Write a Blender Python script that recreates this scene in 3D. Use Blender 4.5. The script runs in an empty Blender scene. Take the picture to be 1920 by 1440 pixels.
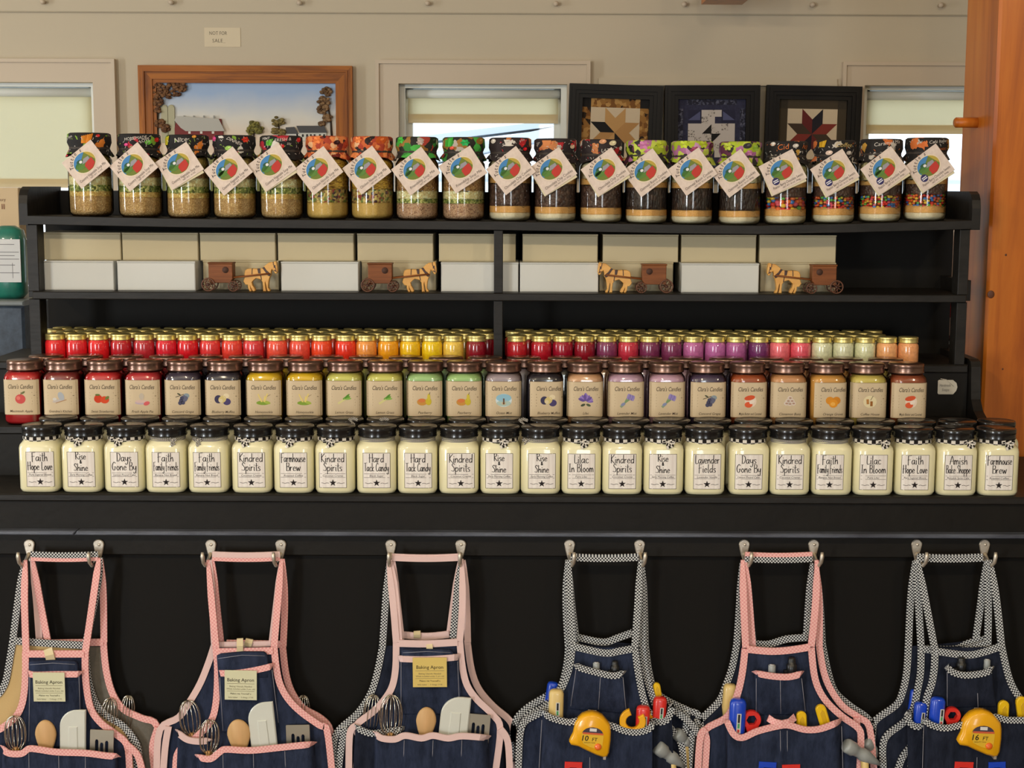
import bpy, math, random
from mathutils import Matrix, Vector
random.seed(7)
SC = bpy.context.scene
COL = SC.collection
PI = math.pi

# ------------------------------------------------------------------ camera
F = 2800.0
PITCH = math.radians(7.53)
ROLL = math.radians(0.22)
CAM = Vector((0.0, -2.8, 1.5))
ROT = Matrix.Rotation(PI/2 - PITCH, 3, 'X') @ Matrix.Rotation(ROLL, 3, 'Z')
cd = bpy.data.cameras.new('camera')
cam = bpy.data.objects.new('camera', cd)
COL.objects.link(cam)
cam.matrix_world = Matrix.Translation(CAM) @ ROT.to_4x4()
cd.sensor_width = 36.0
cd.lens = F/1920*36.0
cd.clip_start = 0.05
SC.camera = cam

# ------------------------------------------------------------------ world, lamps, exposure
SC.view_settings.view_transform = 'Standard'
SC.view_settings.look = 'None'
SC.view_settings.gamma = 1.0
SC.view_settings.exposure = 0.16
SC.view_settings.use_curve_mapping = False
w = bpy.data.worlds.new('world')
SC.world = w
w.use_nodes = True
bg = w.node_tree.nodes['Background']
bg.inputs[0].default_value = (0.80, 0.91, 1.0, 1)
bg.inputs[1].default_value = 1.9

def lamp(name, loc, rot, size, energy, color, shape='DISK', size_y=None):
    l = bpy.data.lights.new(name, 'AREA')
    l.shape = shape
    l.size = size
    if size_y:
        l.size_y = size_y
    l.energy = energy
    l.color = color
    o = bpy.data.objects.new(name, l)
    o.location = loc
    o.rotation_euler = rot
    COL.objects.link(o)
    return o

def aim(loc, tgt):
    return (Vector(tgt) - Vector(loc)).to_track_quat('-Z', 'Y').to_euler()

WARM = (1.0, 0.82, 0.58)
COOL = (0.90, 0.96, 1.0)
# warm ceiling lamps of the shop
for lx, en in ((-2.5, 15), (-1.1, 13.2), (0.35, 10.5), (1.8, 9.6)):
    p = (lx, -2.55, 2.58)
    lamp('ceiling_lamp', p, aim(p, (lx*0.5, 0.2, 0.95)), 0.12, en, WARM)
# cool daylight fill from behind the camera; its unseen doors are added
for lx, en in ((-3.7, 150), (0.7, 50)):
    p = (lx, -6.45, 1.2)
    lamp('door_daylight', p, aim(p, (lx*0.1, 0.3, 1.0)), 0.9, en, COOL, 'RECTANGLE', 2.0)
# daylight from the tall narrow window in the left wall
p = (-4.5, -0.4, 1.5)
lamp('side_window_daylight', p, aim(p, (0.5, -0.2, 1.35)), 0.42, 52, COOL, 'RECTANGLE', 1.9)
# lamps over the aisle behind the display
for lx in (-2.2, 1.2):
    p = (lx, 0.9, 2.6)
    lamp('aisle_lamp', p, (0.2, 0, 0), 0.5, 3.0, (1.0, 0.85, 0.62))

# ------------------------------------------------------------------ helpers
def ray(px, py):
    return ROT @ Vector(((px-960)/F, -(py-720)/F, -1.0))

def P(px, py, Y):
    d = ray(px, py)
    t = (Y-CAM.y)/d.y
    return CAM + d*t

def XZ(px, py, Y):
    p = P(px, py, Y)
    return (p.x, p.z)

def lin(c):
    out = []
    for v in c[:3]:
        v = v/255.0
        out.append(v/12.92 if v <= 0.04045 else ((v+0.055)/1.055)**2.4)
    return (out[0], out[1], out[2], 1.0)

_M = {}
def mat(name, color=None, rough=0.6, metal=0.0, coat=0.0, bump=0.0, bscale=80.0, spec=0.5, var=None, vscale=30.0, stretch=None, sheen=0.0):
    if name in _M:
        return _M[name]
    m = bpy.data.materials.new(name)
    m.use_nodes = True
    nt = m.node_tree
    b = nt.nodes['Principled BSDF']
    b.inputs['Base Color'].default_value = lin(color)
    b.inputs['Roughness'].default_value = rough
    b.inputs['Metallic'].default_value = metal
    b.inputs['Coat Weight'].default_value = coat
    b.inputs['Coat Roughness'].default_value = 0.04
    b.inputs['Specular IOR Level'].default_value = spec
    if sheen:
        b.inputs['Sheen Weight'].default_value = sheen
    tc = None
    if var or bump:
        tc = nt.nodes.new('ShaderNodeTexCoord')
        mp = nt.nodes.new('ShaderNodeMapping')
        nt.links.new(tc.outputs['Object'], mp.inputs[0])
        if stretch:
            mp.inputs['Scale'].default_value = stretch
    if var:
        n = nt.nodes.new('ShaderNodeTexNoise')
        n.inputs['Scale'].default_value = vscale
        n.inputs['Detail'].default_value = 5
        n.inputs['Roughness'].default_value = 0.65
        nt.links.new(mp.outputs[0], n.inputs['Vector'])
        r = nt.nodes.new('ShaderNodeValToRGB')
        r.color_ramp.elements[0].position = 0.33
        r.color_ramp.elements[0].color = lin(color)
        r.color_ramp.elements[1].position = 0.68
        r.color_ramp.elements[1].color = lin(var)
        nt.links.new(n.outputs['Fac'], r.inputs['Fac'])
        nt.links.new(r.outputs['Color'], b.inputs['Base Color'])
    if bump:
        n2 = nt.nodes.new('ShaderNodeTexNoise')
        n2.inputs['Scale'].default_value = bscale
        n2.inputs['Detail'].default_value = 4
        nt.links.new(mp.outputs[0], n2.inputs['Vector'])
        bp = nt.nodes.new('ShaderNodeBump')
        bp.inputs['Strength'].default_value = bump
        bp.inputs['Distance'].default_value = 0.004
        nt.links.new(n2.outputs['Fac'], bp.inputs['Height'])
        nt.links.new(bp.outputs['Normal'], b.inputs['Normal'])
    _M[name] = m
    return m

def ink(c, rough=0.7):
    return mat('ink_%d_%d_%d' % tuple(c), c, rough, spec=0.2)

def cells(name, stops, scale=300.0, bump=0.6, rough=0.6, coat=0.0, distort=0.0, crease=False, squash=None):
    """voronoi cells, each coloured at random out of a list of (share, colour)"""
    if name in _M:
        return _M[name]
    m = bpy.data.materials.new(name)
    m.use_nodes = True
    nt = m.node_tree
    b = nt.nodes['Principled BSDF']
    b.inputs['Roughness'].default_value = rough
    b.inputs['Coat Weight'].default_value = coat
    b.inputs['Coat Roughness'].default_value = 0.05
    tc = nt.nodes.new('ShaderNodeTexCoord')
    oi = nt.nodes.new('ShaderNodeObjectInfo')
    ad = nt.nodes.new('ShaderNodeVectorMath')
    ad.operation = 'ADD'
    mp = nt.nodes.new('ShaderNodeMapping')
    if squash:
        mp.inputs['Scale'].default_value = squash
    nt.links.new(tc.outputs['Object'], mp.inputs[0])
    nt.links.new(mp.outputs[0], ad.inputs[0])
    nt.links.new(oi.outputs['Random'], ad.inputs[1])
    src = ad.outputs[0]
    if distort:
        n = nt.nodes.new('ShaderNodeTexNoise')
        n.inputs['Scale'].default_value = scale*1.3
        nt.links.new(src, n.inputs['Vector'])
        mx = nt.nodes.new('ShaderNodeVectorMath')
        mx.operation = 'MULTIPLY_ADD'
        mx.inputs[1].default_value = (distort/scale,)*3
        nt.links.new(n.outputs['Color'], mx.inputs[0])
        nt.links.new(src, mx.inputs[2])
        src = mx.outputs[0]
    v = nt.nodes.new('ShaderNodeTexVoronoi')
    v.inputs['Scale'].default_value = scale
    nt.links.new(src, v.inputs['Vector'])
    sep = nt.nodes.new('ShaderNodeSeparateColor')
    nt.links.new(v.outputs['Color'], sep.inputs[0])
    r = nt.nodes.new('ShaderNodeValToRGB')
    cr = r.color_ramp
    cr.interpolation = 'CONSTANT'
    tot = sum(s for s, c in stops)
    acc = 0
    for i, (s, c) in enumerate(stops):
        if i < 2:
            e = cr.elements[i]
            e.position = acc/tot
        else:
            e = cr.elements.new(acc/tot)
        e.color = lin(c)
        acc += s
    nt.links.new(sep.outputs[0], r.inputs['Fac'])
    nt.links.new(r.outputs['Color'], b.inputs['Base Color'])
    if bump:
        bp = nt.nodes.new('ShaderNodeBump')
        bp.inputs['Strength'].default_value = bump
        bp.inputs['Distance'].default_value = 0.003
        bp.invert = True
        nt.links.new(v.outputs['Distance'], bp.inputs['Height'])
        nt.links.new(bp.outputs['Normal'], b.inputs['Normal'])
    _M[name] = m
    return m

def check(name, ca, cb, cell=0.004, diag=True, rough=0.85, mid=None):
    """woven check laid along the cloth's own UV (metres)"""
    if name in _M:
        return _M[name]
    m = bpy.data.materials.new(name)
    m.use_nodes = True
    nt = m.node_tree
    b = nt.nodes['Principled BSDF']
    b.inputs['Roughness'].default_value = rough
    b.inputs['Specular IOR Level'].default_value = 0.2
    tc = nt.nodes.new('ShaderNodeTexCoord')
    mp = nt.nodes.new('ShaderNodeMapping')
    if diag:
        mp.inputs['Rotation'].default_value = (0, 0, PI/4)
    mp.inputs['Location'].default_value = (0.0003, 0.0002, 0.0)
    nt.links.new(tc.outputs['UV'], mp.inputs[0])
    c = nt.nodes.new('ShaderNodeTexChecker')
    c.inputs['Scale'].default_value = 1.0/cell
    c.inputs['Color1'].default_value = lin(ca)
    c.inputs['Color2'].default_value = lin(cb)
    nt.links.new(mp.outputs[0], c.inputs['Vector'])
    nt.links.new(c.outputs['Color'], b.inputs['Base Color'])
    _M[name] = m
    return m

def glass(name, tint=(255, 255, 255), fac=1.0, rough=0.07):
    if name in _M:
        return _M[name]
    m = bpy.data.materials.new(name)
    m.use_nodes = True
    nt = m.node_tree
    nt.nodes.remove(nt.nodes['Principled BSDF'])
    out = nt.nodes['Material Output']
    t = nt.nodes.new('ShaderNodeBsdfTransparent')
    t.inputs[0].default_value = lin(tint)
    g = nt.nodes.new('ShaderNodeBsdfGlossy')
    g.inputs['Roughness'].default_value = rough
    lw = nt.nodes.new('ShaderNodeFresnel')
    lw.inputs[0].default_value = 1.5
    mu = nt.nodes.new('ShaderNodeMath')
    mu.operation = 'MULTIPLY'
    mu.inputs[1].default_value = fac
    mu.use_clamp = True
    nt.links.new(lw.outputs[0], mu.inputs[0])
    mx = nt.nodes.new('ShaderNodeMixShader')
    nt.links.new(mu.outputs[0], mx.inputs[0])
    nt.links.new(t.outputs[0], mx.inputs[1])
    nt.links.new(g.outputs[0], mx.inputs[2])
    nt.links.new(mx.outputs[0], out.inputs[0])
    _M[name] = m
    return m

def cloth_glow(name, color, trans):
    """window blind cloth: part of the daylight behind comes through"""
    if name in _M:
        return _M[name]
    m = bpy.data.materials.new(name)
    m.use_nodes = True
    nt = m.node_tree
    nt.nodes.remove(nt.nodes['Principled BSDF'])
    out = nt.nodes['Material Output']
    d = nt.nodes.new('ShaderNodeBsdfDiffuse')
    d.inputs[0].default_value = lin(color)
    t = nt.nodes.new('ShaderNodeBsdfTranslucent')
    t.inputs[0].default_value = lin(color)
    mx = nt.nodes.new('ShaderNodeMixShader')
    mx.inputs[0].default_value = trans
    nt.links.new(d.outputs[0], mx.inputs[1])
    nt.links.new(t.outputs[0], mx.inputs[2])
    nt.links.new(mx.outputs[0], out.inputs[0])
    _M[name] = m
    return m

_TXT = {}
def text2d(s, thin=0.0, shear=0.0):
    key = (s, thin, shear)
    if key in _TXT:
        return _TXT[key]
    cu = bpy.data.curves.new('lettering', 'FONT')
    cu.body = s
    cu.size = 1.0
    cu.shear = shear
    cu.offset = thin
    cu.resolution_u = 2
    cu.align_x = 'CENTER'
    o = bpy.data.objects.new('lettering', cu)
    COL.objects.link(o)
    me = bpy.data.meshes.new_from_object(o)
    vs = [(v.co.x, v.co.y) for v in me.vertices]
    fs = [tuple(p.vertices) for p in me.polygons]
    bpy.data.objects.remove(o)
    bpy.data.curves.remove(cu)
    bpy.data.meshes.remove(me)
    if vs:
        x0 = min(v[0] for v in vs)
        x1 = max(v[0] for v in vs)
        cxx = (x0+x1)/2
        vs = [(v[0]-cxx, v[1]) for v in vs]
        wd = x1-x0
    else:
        wd = 1
    _TXT[key] = (vs, fs, wd)
    return _TXT[key]

class MB:
    def __init__(self):
        self.v, self.f, self.m, self.s, self.uv, self.mats = [], [], [], [], [], []
    def mi(self, m):
        if m not in self.mats:
            self.mats.append(m)
        return self.mats.index(m)
    def add(self, vs, fs, m, smooth=False, uvs=None):
        o = len(self.v)
        self.v += [tuple(p) for p in vs]
        k = self.mi(m)
        for i, f in enumerate(fs):
            self.f.append(tuple(o+j for j in f))
            self.m.append(k)
            self.s.append(smooth)
            self.uv.append(uvs[i] if uvs else None)
        return self
    def box(self, x0, x1, y0, y1, z0, z1, m):
        vs = [(x, y, z) for x in (x0, x1) for y in (y0, y1) for z in (z0, z1)]
        fs = [(0, 1, 3, 2), (4, 6, 7, 5), (0, 4, 5, 1), (2, 3, 7, 6), (0, 2, 6, 4), (1, 5, 7, 3)]
        return self.add(vs, fs, m)
    def bbox(self, x0, x1, y0, y1, z0, z1, m, c=0.002):
        """box with chamfered edges: a chamfered outline in XZ pushed along Y"""
        o = [(x0, z0), (x1, z0), (x1, z1), (x0, z1)]
        return self.prism(o, y0, y1, m, c)
    def prism(self, outline, y0, y1, m, c=0.0, smooth=False, M=None):
        """XZ outline pushed along Y with both rims chamfered by c"""
        n = len(outline)
        area = sum(outline[i][0]*outline[(i+1) % n][1]-outline[(i+1) % n][0]*outline[i][1] for i in range(n))
        if area < 0:
            outline = outline[::-1]
        ins = []
        for i in range(n):
            p0, p1, p2 = Vector(outline[i-1]), Vector(outline[i]), Vector(outline[(i+1) % n])
            a = (p1-p0)
            b = (p2-p1)
            a = a.normalized() if a.length > 1e-9 else Vector((1, 0))
            b = b.normalized() if b.length > 1e-9 else Vector((1, 0))
            nn = Vector((-a.y-b.y, a.x+b.x))
            if nn.length < 1e-6:
                nn = Vector((-a.y, a.x))
            nn.normalize()
            k = 1.0/max(0.5, nn.dot(Vector((-a.y, a.x))))
            ins.append(p1+nn*c*k)
        if c > 0:
            rings = [([tuple(p) for p in ins], y0), (outline, y0+c), (outline, y1-c), ([tuple(p) for p in ins], y1)]
        else:
            rings = [(outline, y0), (outline, y1)]
        vs = []
        for ring, y in rings:
            vs += [(p[0], y, p[1]) for p in ring]
        if M is not None:
            vs = [tuple(M @ Vector(p)) for p in vs]
        fs = [tuple(range(n))]
        for r in range(len(rings)-1):
            for i in range(n):
                j = (i+1) % n
                fs.append((r*n+i, (r+1)*n+i, (r+1)*n+j, r*n+j))
        fs.append(tuple((len(rings)-1)*n+i for i in range(n-1, -1, -1)))
        return self.add(vs, fs, m, smooth)
    def lathe(self, prof, m, n=32, smooth=True, c=(0, 0, 0), wav=None, cap0=True, cap1=True, M=None):
        """prof: (r, z[, squareness]) rings; squareness 2 = round, 5 = rounded square"""
        vs, fs, uvs = [], [], []
        for k, p in enumerate(prof):
            r, z = p[0], p[1]
            q = p[2] if len(p) > 2 else 2
            for i in range(n):
                a = 2*PI*(i+0.5)/n
                ca, sa = math.cos(a), math.sin(a)
                rr = r if q == 2 else r/((abs(ca)**q+abs(sa)**q)**(1.0/q))
                zz = z
                if wav:
                    dr, dz = wav(k, a)
                    rr += dr
                    zz += dz
                vs.append((c[0]+rr*ca, c[1]+rr*sa, c[2]+zz))
        R = max(p[0] for p in prof)
        for k in range(len(prof)-1):
            for i in range(n):
                j = (i+1) % n
                fs.append((k*n+i, k*n+j, (k+1)*n+j, (k+1)*n+i))
                u0, u1 = 2*PI*i/n*R, 2*PI*(i+1)/n*R
                uvs.append([(u0, prof[k][1]), (u1, prof[k][1]), (u1, prof[k+1][1]), (u0, prof[k+1][1])])
        if cap0:
            fs.append(tuple(range(n-1, -1, -1)))
            uvs.append([(0, 0)]*n)
        if cap1:
            b = (len(prof)-1)*n
            fs.append(tuple(range(b, b+n)))
            uvs.append([(0, 0)]*n)
        if M is not None:
            vs = [tuple(M @ Vector(p)) for p in vs]
        self.add(vs, fs, m, smooth, uvs)
        return self
    def tube(self, pts, r, m, n=6, closed=False):
        pts = [Vector(p) for p in pts]
        N = len(pts)
        vs, fs = [], []
        ref = Vector((0.13, 0.97, 0.21))
        for i, p in enumerate(pts):
            if closed:
                t = pts[(i+1) % N]-pts[i-1]
            else:
                t = pts[min(i+1, N-1)]-pts[max(i-1, 0)]
            if t.length < 1e-9:
                t = Vector((0, 0, 1))
            t.normalize()
            a = t.cross(ref)
            if a.length < 1e-3:
                a = t.cross(Vector((1, 0, 0)))
            a.normalize()
            b = t.cross(a)
            rr = r[i] if isinstance(r, (list, tuple)) else r
            for k in range(n):
                an = 2*PI*k/n
                vs.append(tuple(p+(a*math.cos(an)+b*math.sin(an))*rr))
        for i in range(N if closed else N-1):
            i2 = (i+1) % N
            for k in range(n):
                k2 = (k+1) % n
                fs.append((i*n+k, i*n+k2, i2*n+k2, i2*n+k))
        if not closed:
            fs.append(tuple(range(n-1, -1, -1)))
            fs.append(tuple((N-1)*n+k for k in range(n)))
        return self.add(vs, fs, m, True)
    def ball(self, c, r, m, n=10, sx=1, sy=1, sz=1):
        vs, fs = [], []
        h = max(4, n//2+1)
        for k in range(h+1):
            t = PI*k/h
            for i in range(n):
                a = 2*PI*i/n
                vs.append((c[0]+r*sx*math.sin(t)*math.cos(a), c[1]+r*sy*math.sin(t)*math.sin(a), c[2]+r*sz*math.cos(t)))
        for k in range(h):
            for i in range(n):
                j = (i+1) % n
                fs.append((k*n+i, (k+1)*n+i, (k+1)*n+j, k*n+j))
        return self.add(vs, fs, m, True)
    def ribbon(self, pts, w, m, th=0.0018, side=None):
        """flat cloth tape following pts (3-D, lying about in the XZ plane)"""
        pts = [Vector(p) for p in pts]
        N = len(pts)
        vs, fs, uvs = [], [], []
        L = 0
        for i, p in enumerate(pts):
            t = pts[min(i+1, N-1)]-pts[max(i-1, 0)]
            t2 = Vector((t.x, 0, t.z))
            t2 = t2.normalized() if t2.length > 1e-6 else Vector((1, 0, 0))
            s = Vector((-t2.z, 0, t2.x))
            ww = w[i] if isinstance(w, (list, tuple)) else w
            if i:
                L += (p-pts[i-1]).length
            for sg, dy in ((-1, -th), (1, -th), (1, th), (-1, th)):
                q = p+s*(ww/2*sg)
                vs.append((q.x, q.y+dy, q.z))
            if i:
                a, b = (i-1)*4, i*4
                for k in range(4):
                    k2 = (k+1) % 4
                    fs.append((a+k, a+k2, b+k2, b+k))
                    v0 = -ww/2 if k in (0, 3) else ww/2
                    v1 = -ww/2 if k2 in (0, 3) else ww/2
                    uvs.append([(L0, v0), (L0, v1), (L, v1), (L, v0)])
            L0 = L
        fs.append((3, 2, 1, 0))
        uvs.append([(0, 0)]*4)
        e = (N-1)*4
        fs.append((e, e+1, e+2, e+3))
        uvs.append([(0, 0)]*4)
        return self.add(vs, fs, m, False, uvs)
    def poly(self, pts2, mapf, m, lay=0):
        vs = [mapf(p[0], p[1], lay) for p in pts2]
        n = len(vs)
        area = sum(pts2[i][0]*pts2[(i+1) % n][1]-pts2[(i+1) % n][0]*pts2[i][1] for i in range(n))
        f = tuple(range(n)) if area > 0 else tuple(range(n-1, -1, -1))
        return self.add(vs, [f], m)
    def ell(self, cx, cz, rx, rz, mapf, m, lay=0, n=18, rot=0.0, a0=0.0, a1=2*PI):
        pts = []
        k = n if a1-a0 > 6.2 else n+1
        for i in range(k):
            a = a0+(a1-a0)*i/n
            x, z = rx*math.cos(a), rz*math.sin(a)
            pts.append((cx+x*math.cos(rot)-z*math.sin(rot), cz+x*math.sin(rot)+z*math.cos(rot)))
        return self.poly(pts, mapf, m, lay)
    def rect(self, x0, x1, z0, z1, mapf, m, lay=0, n=1):
        vs, fs = [], []
        for i in range(n+1):
            x = x0+(x1-x0)*i/n
            vs += [mapf(x, z0, lay), mapf(x, z1, lay)]
        for i in range(n):
            fs.append((2*i, 2*i+2, 2*i+3, 2*i+1))
        return self.add(vs, fs, m)
    def line(self, x0, z0, x1, z1, w, mapf, m, lay=0):
        d = Vector((x1-x0, z1-z0))
        if d.length < 1e-9:
            return self
        d.normalize()
        nx, nz = -d.y*w/2, d.x*w/2
        return self.poly([(x0-nx, z0-nz), (x1-nx, z1-nz), (x1+nx, z1+nz), (x0+nx, z0+nz)], mapf, m, lay)
    def text(self, s, cx, cz, h, mapf, m, lay=0, maxw=None, sx=1.0, thin=0.0, shear=0.0, rot=0.0):
        vs, fs, wd = text2d(s, thin, shear)
        k = h/0.72
        kx = k*sx
        if maxw and wd*kx > maxw:
            kx = maxw/wd
        out = []
        for x, y in vs:
            xx, yy = x*kx, y*k-h/2
            if rot:
                xx, yy = xx*math.cos(rot)-yy*math.sin(rot), xx*math.sin(rot)+yy*math.cos(rot)
            out.append(mapf(cx+xx, cz+yy, lay))
        return self.add(out, fs, m)
    def data(self, name):
        me = bpy.data.meshes.new(name)
        me.from_pydata(self.v, [], self.f)
        for m in self.mats:
            me.materials.append(m)
        me.polygons.foreach_set('material_index', self.m)
        me.polygons.foreach_set('use_smooth', self.s)
        if any(u is not None for u in self.uv):
            lay = me.uv_layers.new(name='cloth')
            flat = []
            for f, u in zip(self.f, self.uv):
                if u is None:
                    flat += [0.0, 0.0]*len(f)
                else:
                    for q in u:
                        flat += [q[0], q[1]]
            lay.data.foreach_set('uv', flat)
        me.update()
        return me
    def build(self, name, parent=None, loc=None):
        return obj(name, self.data(name), parent, loc)

def obj(name, data, parent=None, loc=None, label=None):
    o = bpy.data.objects.new(name, data)
    COL.objects.link(o)
    if loc is not None:
        o.location = loc
    if parent is not None:
        o.parent = parent
    if label:
        o['label'] = label
    return o

def tag(o, label, cat, group=None):
    o['label'] = label
    o['category'] = cat
    if group:
        o['group'] = group
    return o

def thing(name, label, cat, loc=(0, 0, 0), group=None, rz=0.0):
    o = bpy.data.objects.new(name, None)
    o.empty_display_size = 0.02
    COL.objects.link(o)
    o.location = loc
    o.rotation_euler = (0, 0, rz)
    return tag(o, label, cat, group)

def struct(mb, name):
    o = mb.build(name)
    o['kind'] = 'structure'
    return o

ONES = 'first second third fourth fifth sixth seventh eighth ninth tenth eleventh twelfth thirteenth fourteenth fifteenth sixteenth seventeenth eighteenth nineteenth'.split()
def nth(i):
    """0 -> leftmost"""
    n = i+1
    if n == 1:
        return 'leftmost'
    if n < 20:
        return ONES[n-1]+' from left'
    t = {2: 'twent', 3: 'thirt', 4: 'fort'}[n//10]
    return (t+'ieth' if n % 10 == 0 else t+'y-'+ONES[n % 10-1])+' from left'

# ------------------------------------------------------------------ materials
BLACK = mat('black_paint', (19, 16, 12), 0.5, bump=0.12, bscale=60, spec=0.2, var=(24, 21, 16), vscale=9)
BLACKEDGE = mat('worn_black_paint', (24, 22, 19), 0.45, bump=0.15, bscale=90, var=(36, 33, 30), vscale=40, stretch=(0.3, 1, 1), spec=0.25)
PANEL = mat('black_panel_paint', (17, 15, 12), 0.6, spec=0.15, bump=0.06, bscale=40)
RAILGREY = mat('grey_worn_rail', (92, 97, 108), 0.3, bump=0.2, bscale=120, var=(60, 62, 70), vscale=25, stretch=(0.25, 1, 1))  # bluish light on the rail's top is put into this grey
WALL = mat('cream_wall_paint', (195, 183, 160), 0.75, bump=0.05, bscale=40)
TRIM = mat('cream_trim_paint', (200, 184, 162), 0.55)
WHITE = mat('white_vinyl', (225, 228, 222), 0.4)
FLOOR = mat('floor_boards', (120, 92, 64), 0.5, var=(95, 70, 48), vscale=6, stretch=(1, 8, 1))
CEIL = mat('ceiling_paint', (215, 205, 185), 0.8)
def wood(name, a, b, c, along='Z', scale=14, rough=0.45):
    if name in _M:
        return _M[name]
    m = mat(name, a, rough, spec=0.25)
    nt = m.node_tree
    bs = nt.nodes['Principled BSDF']
    tc = nt.nodes.new('ShaderNodeTexCoord')
    mp = nt.nodes.new('ShaderNodeMapping')
    mp.inputs['Scale'].default_value = {'Z': (1, 1, 0.06), 'X': (0.06, 1, 1)}[along]
    nt.links.new(tc.outputs['Object'], mp.inputs[0])
    n = nt.nodes.new('ShaderNodeTexNoise')
    n.inputs['Scale'].default_value = scale
    n.inputs['Detail'].default_value = 8
    n.inputs['Roughness'].default_value = 0.62
    n.inputs['Distortion'].default_value = 0.6
    nt.links.new(mp.outputs[0], n.inputs['Vector'])
    r = nt.nodes.new('ShaderNodeValToRGB')
    r.color_ramp.elements[0].position = 0.3
    r.color_ramp.elements[0].color = lin(c)
    r.color_ramp.elements[1].position = 0.72
    r.color_ramp.elements[1].color = lin(b)
    e = r.color_ramp.elements.new(0.5)
    e.color = lin(a)
    nt.links.new(n.outputs['Fac'], r.inputs['Fac'])
    nt.links.new(r.outputs['Color'], bs.inputs['Base Color'])
    return m
POSTW = wood('pine_post', (190, 104, 26), (206, 126, 44), (140, 64, 12), 'Z', 16)
pb = POSTW.node_tree.nodes['Principled BSDF']
pb.inputs['Coat Weight'].default_value = 0.5
pb.inputs['Coat Roughness'].default_value = 0.3
KNOT = mat('wood_knot', (92, 48, 24), 0.5)
FRAMEW = wood('oak_frame', (150, 84, 12), (178, 106, 24), (108, 54, 6), 'X', 60)
FRAMEV = wood('oak_frame_upright', (150, 84, 12), (178, 106, 24), (108, 54, 6), 'Z', 60)
WALNUT = wood('walnut', (122, 70, 34), (138, 84, 44), (100, 56, 26), 'X', 120, 0.5)
STEEL = mat('brushed_nickel', (206, 196, 180), 0.42, metal=0.8, bump=0.1, bscale=200)
CHROME = mat('chrome_wire', (215, 208, 192), 0.12, metal=1.0)

# ------------------------------------------------------------------ the room
YW = 2.4
def wx(px, py=200):
    return P(px, py, YW).x
def wz(py, px=960):
    return P(px, py, YW).z
RX0, RX1, RY0, ZC = -4.6, 4.6, -6.6, 2.75
struct(MB().box(RX0, RX1, RY0, YW+0.2, -0.1, 0.0, FLOOR), 'floor')
struct(MB().box(RX0, RX1, RY0, YW+0.2, ZC, ZC+0.1, CEIL), 'ceiling')
struct(MB().box(RX0-0.1, RX0, RY0, YW+0.2, 0, ZC, WALL), 'wall_left')
struct(MB().box(RX1, RX1+0.1, RY0, YW+0.2, 0, ZC, WALL), 'wall_right')
struct(MB().box(RX0, RX1, RY0-0.1, RY0, 0, ZC, WALL), 'wall_front')
# back wall with three window holes (inner edges of the casings)
ztop = wz(158)
zsill = 0.95
W = [(wx(0)-0.5, wx(178)), (wx(748), wx(1063)), (wx(1618), wx(1618)+0.60)]
mb = MB()
edges = [RX0]+[e for a in W for e in a]+[RX1]
for i in range(0, len(edges), 2):
    mb.box(edges[i], edges[i+1], YW, YW+0.16, 0, ZC, WALL)
for a, b in W:
    mb.box(a, b, YW, YW+0.16, ztop, ZC, WALL)
    mb.box(a, b, YW, YW+0.16, 0, zsill, WALL)
struct(mb, 'wall_back')

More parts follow.
